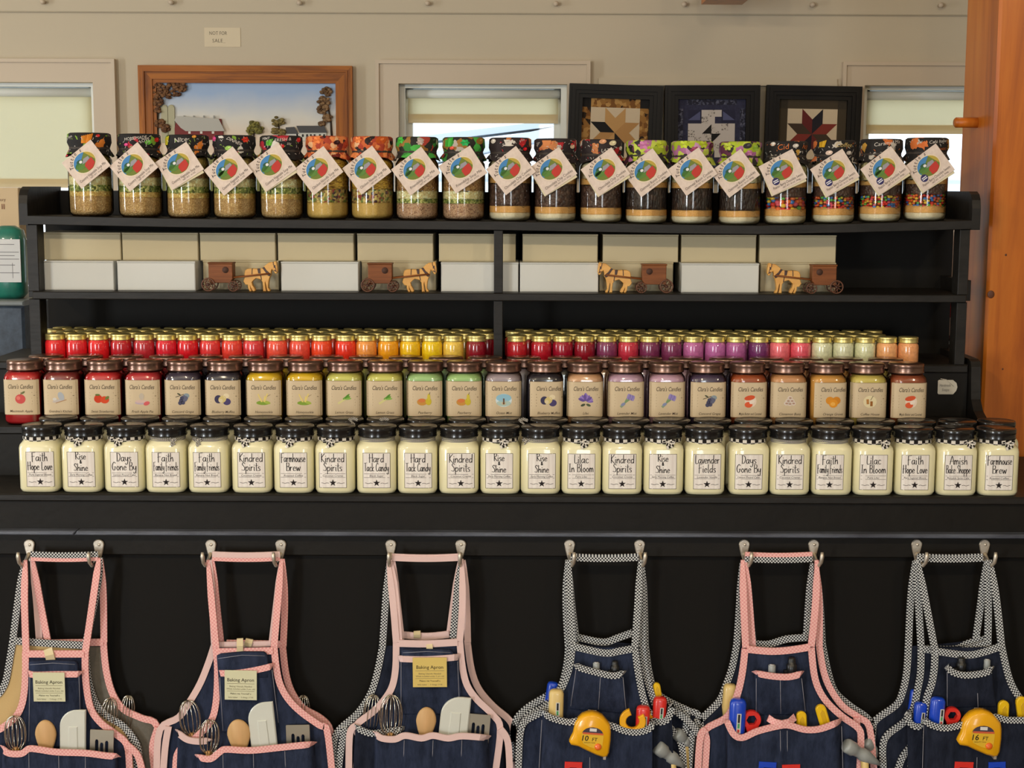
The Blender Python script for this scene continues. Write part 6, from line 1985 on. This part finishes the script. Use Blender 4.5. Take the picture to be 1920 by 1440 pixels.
t, o = apron('denim apron edged in black and white check with yellow 16 FT tape, rightmost hook pair', YF, h, [(1753, 1214), (1752, 1250), (1747, 1282), (1738, 1308), (1732, 1345), (1729, 1380), (1724, 1440)], [(1878, 1212), (1886, 1250), (1895, 1280), (1910, 1306), (1936, 1332), (1962, 1362), (1966, 1440)],
      [(1756, 1221), (1812, 1228), (1846, 1222), (1876, 1212)], DENIM2, BLKG, [(1721, 1050), (1736, 1130), (1752, 1214)], [(1857, 1050), (1869, 1130), (1878, 1214)])
pocket(t, o, YF-0.004, [(1775, 1249), (1786, 1260), (1810, 1266), (1845, 1262), (1861, 1254)], [(1776, 1326), (1868, 1324)], DENIM2, BLKG, [(1776, 1260, 1776, 1324), (1833, 1300, 1834, 1330)], dep=0.017)
pocket(t, o, YF-0.006, [(1732, 1349), (1746, 1359), (1770, 1365), (1800, 1360), (1850, 1346), (1870, 1345), (1890, 1350), (1940, 1350)], [(1728, YMAX-60), (1950, YMAX-60)], DENIM2, BLKG, [(1832, 1420, 1828, 1560), (1732, 1360, 1726, 1560)])

# ------------------------------------------------------------------ what the apron pockets hold
KM = 1/985.0
YI = YF-0.012
def px_at(px, py, Y):
    return tuple(P(px, py, Y))
CARDY = {0: mat('cream_tag_card', (208, 206, 172), 0.7), 1: mat('yellow_tag_card', (212, 186, 104), 0.7)}
def bake_card(x0_, x1_, y0_, y1_, c, label, tilt=0):
    a, b = P(x0_, y0_, YF-0.022), P(x1_, y1_, YF-0.022)
    hw_, hh_ = (b.x-a.x)/2, (a.z-b.z)/2
    t = thing('price_card', label, 'card', ((a.x+b.x)/2, YF-0.0225, (a.z+b.z)/2), 'baking apron cards')
    t.rotation_euler = (0, math.radians(tilt), 0)
    fm = lambda x, z, l=0: (x, -0.0009-l*0.0002, z)
    mb = MB()
    mb.box(-hw_, hw_, -0.0008, 0.0004, -hh_, hh_+0.012, CARDY[c])
    k = ink((56, 50, 40))
    g = ink((120, 112, 86))
    mb.text('Baking Apron', 0, hh_*0.72, 0.0068, fm, k, 1, hw_*1.7, 1, 0.004)
    for f in (0.40, -0.25):
        mb.line(-hw_*0.85, hh_*f, hw_*0.85, hh_*f, 0.0006, fm, g, 1)
    mb.text('Baking Utensils Needed', 0, hh_*0.16, 0.0032, fm, g, 1, hw_*1.7)
    mb.text('Whisk included under 5 yrs. old', 0, -hh_*0.06, 0.0030, fm, g, 1, hw_*1.8)
    mb.text('Makes me Yourself a', 0, -hh_*0.46, 0.0034, fm, k, 1, hw_*1.5)
    mb.text('little baker  -  5 things 17.95', 0, -hh_*0.78, 0.0030, fm, g, 1, hw_*1.8)
    mb.build('card', t)
bake_card(62, 123, 1272, 1315, 0, 'cream card reading Baking Apron on the leftmost denim apron')
bake_card(421, 482, 1268, 1312, 0, 'cream card reading Baking Apron on the second denim apron', 1.0)
bake_card(774, 838, 1244, 1288, 1, 'yellow card reading Baking Apron on the pale pink edged apron', -0.5)
def folded(x0_, x1_, y0_, y1_, label, tilt):
    a, b = P(x0_, y0_, YF-0.010), P(x1_, y1_+14, YF-0.010)
    t = thing('folded_cloth', label, 'cloth', ((a.x+b.x)/2, YF-0.0105, (a.z+b.z)/2), 'folded denim cloths in bib pockets')
    t.rotation_euler = (0, math.radians(tilt), 0)
    w_, h_ = (b.x-a.x)/2, (a.z-b.z)/2
    out = [(-w_, -h_), (w_, -h_), (w_, h_*0.55), (w_*0.94, h_*0.8), (w_*0.85, h_*0.92), (0, h_), (-w_*0.85, h_*0.92), (-w_, h_*0.8)]
    MB().prism(out, -0.006, 0.004, DENIM, 0.0025, True).build('cloth', t)
    MB().tube([(-w_*0.95, -0.0058, h_*0.62), (0, -0.0066, h_*0.80), (w_*0.9, -0.0058, h_*0.66)], 0.0005, STITCH, 4).build('stitching', t)
folded(55, 148, 1237, 1262, 'folded denim cloth in the bib pocket of the leftmost apron', 0)
folded(408, 504, 1221, 1258, 'folded denim cloth in the bib pocket of the second apron', -3)
folded(753, 850, 1216, 1234, 'folded denim cloth in the bib pocket of the third apron', 0)
HW = mat('handle_wood', (206, 158, 98), 0.5)
def whisk(cx, ytop, ybase, wpx, Y, label, tilt=0, back=False):
    b = P(cx, ybase, Y)
    h_ = P(cx, ytop, Y).z-b.z
    R_ = wpx*KM/2*1.14
    t = thing('whisk', label, 'whisk', tuple(b), 'wire whisks in apron pockets')
    t.rotation_euler = (0, math.radians(tilt), 0)
    mb = MB()
    n = 7
    for k in range(n):
        a = PI*k/n+0.2
        prof = []
        for i in range(13):
            ph = PI*0.93*(1-i/12.0)
            prof.append((R_*math.sin(ph)*(0.86+0.14*math.cos(ph*1.3+1.2)) if i < 12 else 0.0, h_*(1+math.cos(ph))/2))
        pts = [(-r*math.cos(a), -r*math.sin(a)*0.8, z) for r, z in prof]+[(r*math.cos(a), r*math.sin(a)*0.8, z) for r, z in prof[-2::-1]]
        mb.tube(pts, 0.00085, CHROME, 5)
    mb.build('wires', t)
    MB().lathe([(0.0, 0.006), (0.0055, 0.005), (0.005, -0.01), (0.0055, -0.05), (0.005, -0.085), (0.0, -0.09)], HW, 14, M=Matrix.Rotation(math.radians(12), 4, 'X')).build('handle', t)
whisk(30, 1342, 1407, 48, YI-0.006, 'wire whisk in the lower pocket of the leftmost denim apron')
whisk(391, 1349, 1414, 45, YI-0.006, 'wire whisk in the front pocket of the second apron', 4)
whisk(360, 1313, 1380, 48, YM-0.010, 'wire whisk in the pale pink edged apron behind the second one', -5)
whisk(732, 1303, 1380, 52, YI-0.006, 'wire whisk in the lower pocket of the third apron', 2)
whisk(200, 1308, 1376, 40, YM+0.002, 'wire whisk tip peeping over the checked edge behind the leftmost apron', 8)
whisk(236, 1303, 1370, 34, YK+0.004, 'wire whisk loop behind the grey linen apron edge', 6)
whisk(566, 1303, 1368, 34, YK+0.006, 'wire whisk showing behind the right edge of the second apron', 3)
whisk(694, 1302, 1372, 40, YM-0.010, 'wire whisk over the black and white edge left of the third apron', 6)
SPOONW = mat('spoon_wood', (206, 168, 116), 0.55, var=(196, 152, 98), vscale=40, stretch=(1, 1, 0.1))
def spoon(x0_, x1_, y0_, y1_, label, tilt):
    c = P((x0_+x1_)/2, (y0_+y1_)/2, YI-0.002)
    t = thing('wooden_spoon', label, 'spoon', tuple(c), 'wooden spoons in apron pockets')
    t.rotation_euler = (0, math.radians(tilt), 0)
    w_, h_ = (x1_-x0_)*KM/2, (y1_-y0_)*KM/2*1.12
    mb = MB()
    out = [(w_*math.cos(a)*(1-0.30*(math.sin(a) < 0)*abs(math.sin(a))), (h_*0.92 if math.sin(a) > 0 else h_*1.35)*math.sin(a)+h_*0.02) for a in [2*PI*i/36 for i in range(36)]]
    mb.prism(out, -0.0045, 0.0045, SPOONW, 0.003, True)
    mb.build('bowl', t)
    MB().tube([(0, 0, -h_*1.2), (0, 0.004, -h_*1.2-0.02), (0, 0.008, -h_-0.11)], [0.007, 0.005, 0.0055], SPOONW, 12).build('handle', t)
spoon(66, 106, 1350, 1406, 'wooden spoon in the lower pocket of the leftmost apron', 0)
spoon(426, 470, 1349, 1405, 'wooden spoon in the lower pocket of the second apron', -3)
spoon(780, 818, 1326, 1379, 'wooden spoon in the lower pocket of the third apron', 4)
SPATM = mat('white_silicone', (206, 208, 198), 0.45, coat=0.2)
def spatula(xa, xb, y0_, y1_, label, tilt):
    c = P((xa+xb)/2, y1_, YI-0.001)
    t = thing('spatula', label, 'spatula', tuple(c), 'white spatulas in apron pockets')
    t.rotation_euler = (0, math.radians(tilt), 0)
    w_, h_ = (xb-xa)*KM/2*0.94, (y1_-y0_)*KM
    def outl_(s):
        r = w_*1.35*s
        o_ = [(-w_*s, -0.012), (w_*s, -0.012), (w_*s, h_*s)]
        o_ += [(-w_*s+r-r*math.sin(a), h_*s-r+r*math.cos(a)) for a in [i*PI/2/8 for i in range(9)]]
        return o_
    MB().prism(outl_(1.0), -0.004, 0.004, SPATM, 0.002, False).build('blade', t)
    MB().prism([(-w_*0.35, -0.01), (w_*0.45, -0.01), (w_*0.40, h_*0.62), (-w_*0.30, h_*0.62)], -0.0058, 0.0, SPATM, 0.0015).build('core', t)
    MB().tube([(0, 0, -0.012), (0, 0.008, -0.11)], 0.005, HW, 12).build('handle', t)
spatula(111, 163, 1326, 1410, 'white spatula in the lower pocket of the leftmost apron', 2)
spatula(470, 523, 1312, 1402, 'white spatula in the lower pocket of the second apron', -5)
spatula(820, 878, 1302, 1380, 'white spatula in the lower pocket of the third apron', 6)
TURN = mat('steel_turner', (184, 178, 160), 0.35, metal=0.8)
def turner(xa, xb, y0_, y1_, label, tilt):
    c = P((xa+xb)/2, y1_, YI)
    t = thing('slotted_turner', label, 'turner', tuple(c), 'slotted turners in apron pockets')
    t.rotation_euler = (0, math.radians(tilt), 0)
    w_, h_ = (xb-xa)*KM/2, (y1_-y0_)*KM
    s = w_*0.13
    out = [(-w_, -0.02)]
    for f, top in ((-0.42, 0.60), (0.0, 0.48), (0.42, 0.56)):
        out += [(f*w_-s, -0.02), (f*w_-s, h_*top-s), (f*w_-s*0.5, h_*top), (f*w_+s*0.5, h_*top), (f*w_+s, h_*top-s), (f*w_+s, -0.02)]
    out += [(w_, -0.02), (w_*1.0, h_*0.96), (w_*0.96, h_), (-w_*0.96, h_), (-w_, h_*0.96)]
    mb = MB().prism(out, -0.001, 0.001, TURN, 0.0003)
    mb.box(-w_, w_, -0.001, 0.001, -0.028, -0.02, TURN)
    mb.build('blade', t)
    MB().tube([(-0.006, 0.001, -0.022), (-0.010, 0.006, -0.04), (-0.012, 0.010, -0.12)], 0.003, DARKW, 10).build('handle', t)
turner(168, 213, 1366, 1414, 'steel slotted turner in the lower pocket of the leftmost apron', 3)
turner(537, 582, 1357, 1400, 'steel slotted turner in the lower pocket of the second apron', -1)
turner(873, 917, 1337, 1380, 'steel slotted turner in the lower pocket of the third apron', 5)
PL = {'beige': mat('beige_plastic', (218, 190, 122), 0.35, coat=0.3), 'red': mat('red_plastic', (214, 46, 38), 0.3, coat=0.4), 'blue': mat('blue_plastic', (20, 66, 190), 0.3, coat=0.4),
      'yellow': mat('yellow_plastic', (236, 192, 24), 0.3, coat=0.4), 'amber': mat('amber_plastic', (238, 172, 16), 0.3, coat=0.4), 'grey': mat('grey_plastic', (152, 156, 154), 0.4, coat=0.3), 'black': mat('black_plastic', (24, 24, 24), 0.35)}
def driver(x0_, x1_, y0_, y1_, colr, Y, label, tilt=0, sticker=0.25):
    b = P((x0_+x1_)/2, y1_, Y)
    t = thing('toy_screwdriver', label, 'screwdriver', tuple(b), 'toy screwdrivers in apron pockets')
    t.rotation_euler = (0, math.radians(tilt), 0)
    r, h_ = (x1_-x0_)*KM/2, (y1_-y0_)*KM
    MB().lathe([(0.0, -0.018), (r*0.5, -0.018), (r*0.8, -0.012), (r, 0.004, 3), (r, h_-r*0.55, 3), (r*0.86, h_-r*0.18, 3), (r*0.6, h_, 2.5), (0, h_)], PL[colr], 26, M=Matrix.Scale(0.75, 4, (0, 1, 0))).build('handle', t)
    MB().tube([(0, 0, -0.02), (0, 0.012, -0.09)], 0.003, STEEL, 8).build('shaft', t)
    if sticker is not None:
        fm = lambda x, z, l=0: (x, -r*0.76-0.0012-l*0.0002, z)
        mb = MB()
        sx = r*sticker
        sw = r*0.26
        mb.box(sx-sw, sx+sw, -r*0.76-0.001, -r*0.5, h_*0.05, h_*0.62, ink((206, 204, 196)))
        mb.rect(sx-sw*0.55, sx+sw*0.45, h_*0.36, h_*0.60, fm, ink((40, 40, 44)), 1)
        mb.rect(sx-sw*0.55, sx+sw*0.45, h_*0.20, h_*0.34, fm, ink((76, 150, 96)), 1)
        mb.rect(sx-sw*0.55, sx+sw*0.45, h_*0.08, h_*0.17, fm, ink((190, 60, 60)), 1)
        mb.build('sticker', t)
driver(1028, 1056, 1290, 1348, 'beige', YI, 'beige toy screwdriver handle in the apron with the 10 FT tape', 1, 0.2)
driver(1191, 1217, 1321, 1368, 'red', YI-0.004, 'red toy screwdriver handle beside the yellow open wrench', 2, 0.3)
driver(1222, 1248, 1304, 1352, 'red', YM-0.016, 'red toy screwdriver handle on the second layer right of the 10 FT tape', 3, 0.25)
driver(1020, 1042, 1276, 1322, 'blue', YM+0.004, 'blue toy screwdriver behind the beige handle', 8, None)
driver(1365, 1396, 1307, 1374, 'blue', YI-0.004, 'blue toy screwdriver handle left of a red ring wrench, fifth apron', 2, 0.1)
driver(1353, 1379, 1280, 1330, 'beige', YM+0.002, 'beige toy screwdriver behind the fifth apron left edge', 3, None)
driver(1741, 1768, 1305, 1357, 'blue', YI-0.002, 'blue toy screwdriver handle left of the 16 FT tape', 3, 0.5)
driver(1710, 1734, 1314, 1360, 'blue', YM-0.014, 'blue toy screwdriver on the middle layer of the rightmost aprons', 4, 0.35)
driver(1701, 1718, 1290, 1340, 'blue', YK-0.006, 'blue toy screwdriver deepest in the rightmost aprons', 5, None)
driver(1556, 1572, 1310, 1345, 'red', YM+0.006, 'red toy screwdriver peeping between pink edges of the fifth apron', -20, None)
def ring(mb, c, r0, r1, y0, y1, m, hexa=True, n=30, a0=0.0):
    """flat ring with a six sided hole"""
    vs, fs = [], []
    for i in range(n):
        a = 2*PI*i/n
        q = 1.0
        if hexa:
            s = (a+a0) % (PI/3)-PI/6
            q = math.cos(PI/6)/math.cos(s)
        for (r, y) in ((r1*0.94, y0), (r1, y0+0.002), (r1, y1), (r0*q, y1), (r0*q, y0+0.001), (r0*q*1.04, y0)):
            vs.append((c[0]+r*math.cos(a), y, c[1]+r*math.sin(a)))
    for i in range(n):
        j = (i+1) % n
        for k in range(6):
            k2 = (k+1) % 6
            fs.append((i*6+k, i*6+k2, j*6+k2, j*6+k))
    return mb.add(vs, fs, m, False)
def ring_wrench(cx, cy, rpx, ybot, label, tilt):
    c = P(cx, cy, YI-0.002)
    t = thing('toy_wrench', label, 'wrench', tuple(c), 'toy wrenches in apron pockets')
    t.rotation_euler = (0, math.radians(tilt), 0)
    r = rpx*KM
    mb = MB()
    ring(mb, (0, 0), r*0.56, r, -0.005, 0.005, PL['red'])
    mb.build('ring', t)
    mb = MB()
    mb.prism([(-r*0.72, -r*0.66), (r*0.72, -r*0.66), (r*0.5, -r*1.6), (r*0.5, -r*1.2-0.08), (-r*0.5, -r*1.2-0.08), (-r*0.5, -r*1.6)], -0.0045, 0.0045, PL['red'], 0.0015)
    mb.build('shank', t)
ring_wrench(1409, 1349, 18, 1377, 'red ring wrench in the pocket of the fifth apron', -5)
ring_wrench(1785, 1341, 16, 1360, 'red ring wrench left of the 16 FT tape', 0)
def open_wrench(cx, cy, label, s=1.0, tilt=25, Y=None):
    c = P(cx, cy, YI-0.016 if Y is None else Y)
    t = thing('toy_wrench', label, 'wrench', tuple(c), 'toy wrenches in apron pockets')
    t.rotation_euler = (0, math.radians(tilt), 0)
    R_, r_ = 0.0225*s, 0.0115*s
    out = [(R_*math.cos(a), R_*math.sin(a)) for a in [math.radians(125+i*290/24) for i in range(25)]]
    out += [(r_*math.cos(a)*1.0, r_*math.sin(a)) for a in [math.radians(60-i*300/18) for i in range(19)]][::1]
    MB().prism(out, -0.005, 0.005, PL['amber'], 0.0015).build('jaw', t)
    MB().tube([(0, 0.004, -R_*0.75), (0, 0.016, -R_*0.8), (0, 0.022, -0.07)], 0.004, PL['amber'], 8).build('shank', t)
open_wrench(1186, 1352, 'yellow open wrench in front of a red handle, apron with 10 FT tape', 1.12, 20)
open_wrench(1226, 1336, 'yellow wrench tip left of the rear red handle, fourth hook pair', 0.6, -30, YM-0.016)
def pliers(pairs, label, Y):
    (xa, ya, xb, yb) = pairs[0][0], pairs[0][1], pairs[0][2], pairs[0][3]
    base = P(sum(p[2] for p in pairs)/len(pairs), max(p[3] for p in pairs)+30, Y)
    t = thing('toy_pliers', label, 'pliers', tuple(base), 'toy pliers in apron pockets')
    for (xt, yt, xb, yb, wpx) in pairs:
        a, b = P(xt, yt, Y)-base, P(xb, yb, Y)-base
        w_ = wpx*KM/2
        d = (a-b)
        L_ = d.length
        ang = math.atan2(d.x, d.z)
        M = Matrix.Translation(b) @ Matrix.Rotation(ang, 4, 'Y')
        out = [(-w_, -0.02), (w_, -0.02), (w_, L_-w_)]+[(w_*math.cos(q), L_-w_+w_*math.sin(q)) for q in [i*PI/8 for i in range(1, 8)]]+[(-w_, L_-w_)]
        mb = MB().prism(out, -0.005, 0.005, PL['yellow'], 0.002, M=M)
        ins = [(-w_*0.35, -0.01), (w_*0.5, -0.01), (w_*0.5, L_-w_*1.5), (w_*0.1, L_-w_*0.9), (-w_*0.35, L_-w_*1.5)]
        mb.prism(ins, -0.0056, -0.004, mat('yellow_plastic_inset', (210, 166, 20), 0.4), 0.0004, M=M)
        mb.build('handle', t)
    MB().tube([(0, 0.004, 0.01), (0, 0.012, -0.05)], 0.006, PL['yellow'], 10).build('jaw', t)
pliers([(1502, 1333, 1503, 1360, 19), (1536, 1321, 1547, 1358, 20)], 'yellow toy plier handles in the right pocket of the fifth apron', YI)
pliers([(1882, 1313, 1880, 1348, 20), (1914, 1306, 1919, 1346, 22)], 'yellow toy plier handles right of the 16 FT tape', YI)
pliers([(1230, 1280, 1236, 1318, 14)], 'yellow toy plier handle above the rear red handle, fourth hook pair', YM+0.004)
def tape(cx, cy, s, txt, label, tilt):
    c = P(cx, cy, YF-0.034)
    t = thing('toy_tape_measure', label, 'tape measure', tuple(c), 'toy tape measures clipped to aprons')
    t.rotation_euler = (0, math.radians(tilt), 0)
    k = s*KM
    # outline in pixels about the middle (x right, y up)
    o_ = [(-38, -10), (-40, -16), (-36, -22), (-22, -24), (-8, -30), (12, -38), (26, -42), (33, -40), (36, -32), (37, -8), (36, 10), (33, 22)]
    n = 9
    for i in range(n):
        a = math.radians(38+i*(178-38)/(n-1))
        q = 1.0+0.015*(i % 2)
        o_.append((0+33*math.cos(a)*q, 8+34*math.sin(a)*q))
    o_ += [(-34, 0)]
    sh = lambda f, dx=0, dy=0: [((x*f+dx)*k, (y*f+dy)*k) for x, y in o_]
    MB().prism(sh(1.0), -0.016, 0.012, PL['amber'], 0.005, True).build('case', t)
    f0 = -0.0165
    fm = lambda x, z, l=0: (x, f0-l*0.0003, z)
    lab = MB()
    pts = [(-18, -6), (-14, -16), (0, -22), (16, -26), (22, -22), (23, 0)]+[(2+21*math.cos(math.radians(a)), 2+15*math.sin(math.radians(a))) for a in (0, 25, 50, 75, 100, 125, 150, 170)]
    lab.poly([(x*k, y*k) for x, y in pts], fm, mat('tape_label', (222, 178, 40), 0.5), 1)
    top = [(2+20*math.cos(math.radians(a)), 3+14*math.sin(math.radians(a))) for a in range(10, 171, 20)]
    lab.poly([(x*k, y*k) for x, y in top], fm, ink((70, 62, 74)), 2)
    lab.poly([(x*k, y*k) for x, y in [(-17, 3), (22, 3), (21.5, 6.5), (-16, 6.5)]], fm, ink((206, 96, 60)), 3)
    lab.rect(-4*k, 9*k, 9*k, 15*k, fm, ink((214, 212, 210)), 3)
    lab.text(txt, -11*k, -4.5*k, 10.5*k, fm, ink((40, 34, 24)), 3, None, 1, 0.01, 0.1)
    lab.text('FT', 7*k, -6*k, 7*k, fm, ink((40, 34, 24)), 3, None, 1, 0, 0.1)
    lab.text('QUALITY TOOL', -2*k, -13*k, 2.2*k, fm, ink((120, 96, 30)), 3, 22*k)
    lab.build('label', t)
    MB().lathe([(0.0065, 0), (0.0065, 0.003), (0.0055, 0.0042), (0, 0.0042)], mat('orange_button', (232, 104, 24), 0.35, coat=0.4), 18, M=Matrix.Translation((14*k, -0.0155, -20*k)) @ Matrix.Rotation(PI/2, 4, 'X')).build('button', t)
    MB().box(26*k, 31*k, -0.012, 0.004, -46*k, -38*k, STEEL).build('tape_hook', t)
    MB().prism([(-8*k, -10*k), (8*k, -10*k), (8*k, 40*k), (-8*k, 40*k)], 0.0125, 0.0145, STEEL, 0.0003).build('belt_clip', t)
tape(1108, 1374, 1.0, '10', 'yellow toy tape measure marked 10 FT on the fourth front apron', 4)
tape(1836, 1372, 1.05, '16', 'yellow toy tape measure marked 16 FT on the rightmost apron', 2)
def peg_bit(cx, y0_, y1_, wpx, label, Y):
    y0_ -= 4
    b = P(cx, y1_, Y)
    t = thing('toy_bolt', label, 'bolt', tuple(b), 'toy bolts in bib pockets')
    r, h_ = wpx*KM/2, (y1_-y0_)*KM
    MB().lathe([(r, -0.012), (r, h_*0.94), (r*0.9, h_)], PL['grey'], 16).build('stem', t)
    MB().lathe([(r*0.62, h_), (r*0.62, h_+0.0008)], ink((200, 200, 200)), 14).build('tip', t)
peg_bit(1118, 1246, 1262, 13, 'grey toy bolt in the bib pocket of the fourth apron', YF-0.010)
peg_bit(1447, 1250, 1268, 14, 'grey toy bolt in the bib pocket of the fifth apron', YF-0.010)
peg_bit(1850, 1240, 1260, 12, 'grey toy bolt in the bib pocket of the rightmost apron', YF-0.010)
def knob(cx, y0_, y1_, wpx, label, Y):
    b = P(cx, y1_, Y)
    t = thing('toy_chuck', label, 'drill bit holder', tuple(b), 'black toy parts in bib pockets')
    r, h_ = wpx*KM/2, (y1_-y0_)*KM
    MB().lathe([(r*0.9, -0.012), (r, h_*0.35), (r, h_*0.6), (r*0.75, h_*0.65), (r*0.7, h_*0.9), (r*0.55, h_)], PL['black'], 18).build('grip', t)
    MB().bbox(-r*1.5, r*0.2, -0.004, 0.003, -0.012, h_*0.3, PL['black'], 0.001).build('flange', t)
knob(1153, 1238, 1264, 17, 'black toy drill piece in the bib pocket of the fourth apron', YF-0.010)
knob(1484, 1231, 1266, 20, 'black toy drill piece in the bib pocket of the fifth apron', YF-0.010)
knob(1802, 1231, 1260, 19, 'black toy drill piece in the bib pocket of the rightmost apron', YF-0.010)
def square(x0_, x1_, y0_, colr, label, tilt):
    a = P(x0_, y0_, YF-0.032)
    b = P(x1_, y0_, YF-0.032)
    w_ = (b.x-a.x)/2
    t = thing('toy_square', label, 'toy tool', ((a.x+b.x)/2, YF-0.032, a.z), 'toy squares low on the aprons')
    t.rotation_euler = (0, math.radians(tilt), 0)
    mb = MB()
    mb.bbox(-w_, w_, -0.004, 0.004, -0.011, 0.0, PL[colr], 0.001)
    mb.bbox(-w_, -w_+0.010, -0.004, 0.004, -0.055, -0.011, PL[colr], 0.001)
    mb.bbox(w_-0.010, w_, -0.004, 0.004, -0.055, -0.011, PL[colr], 0.001)
    mb.bbox(-w_, w_, -0.004, 0.004, -0.065, -0.055, PL[colr], 0.001)
    mb.build('frame', t)
square(1059, 1092, 1428, 'red', 'red toy square at the bottom edge under the 10 FT tape', 2)
square(1423, 1456, 1428, 'blue', 'blue toy square at the bottom edge of the fifth apron', 3)
square(1466, 1500, 1433, 'red', 'red toy square at the bottom edge of the fifth apron', -2)
square(1790, 1825, 1428, 'red', 'red toy square at the bottom edge under the 16 FT tape', 2)
square(1853, 1885, 1428, 'blue', 'blue toy square at the bottom edge right under the 16 FT tape', -2)
def hammer(cx, cy, rpx, ex, ey, label, Y):
    a = P(cx, cy, Y-0.01)
    b = P(ex, ey, Y+0.004)
    t = thing('toy_hammer', label, 'hammer', tuple(a), 'toy hammers in apron loops')
    d = (b-a)
    q = d.to_track_quat('Z', 'Y').to_matrix().to_4x4()
    r = rpx*KM
    L_ = d.length
    MB().lathe([(0, -0.001), (r*0.86, -0.001), (r, 0.003), (r, 0.018), (r*0.8, 0.022), (r*0.72, L_*0.55), (r*0.9, L_*0.6), (r*0.9, L_*0.8), (r*0.5, L_*1.1), (r*0.2, L_*1.35)], PL['grey'], 24, M=q).build('head', t)
    MB().tube([tuple(d*0.72), tuple(d*0.72+Vector((0.004, 0.0, -0.05))), tuple(d*0.72+Vector((0.006, 0.0, -0.16)))], [0.008, 0.007, 0.010], PL['beige'], 12).build('handle', t)
hammer(1232, 1400, 14, 1270, 1428, 'grey toy hammer head low on the fourth apron, right side', YM-0.018)
hammer(1268, 1374, 12, 1290, 1396, 'grey toy hammer head behind, between the fourth and fifth aprons', YK-0.004)
hammer(1586, 1397, 14, 1634, 1424, 'grey toy hammer head at the right side of the fifth apron', YF-0.014)
hammer(1622, 1389, 12, 1640, 1412, 'grey toy hammer head behind the pink edge of the fifth apron', YK-0.004)
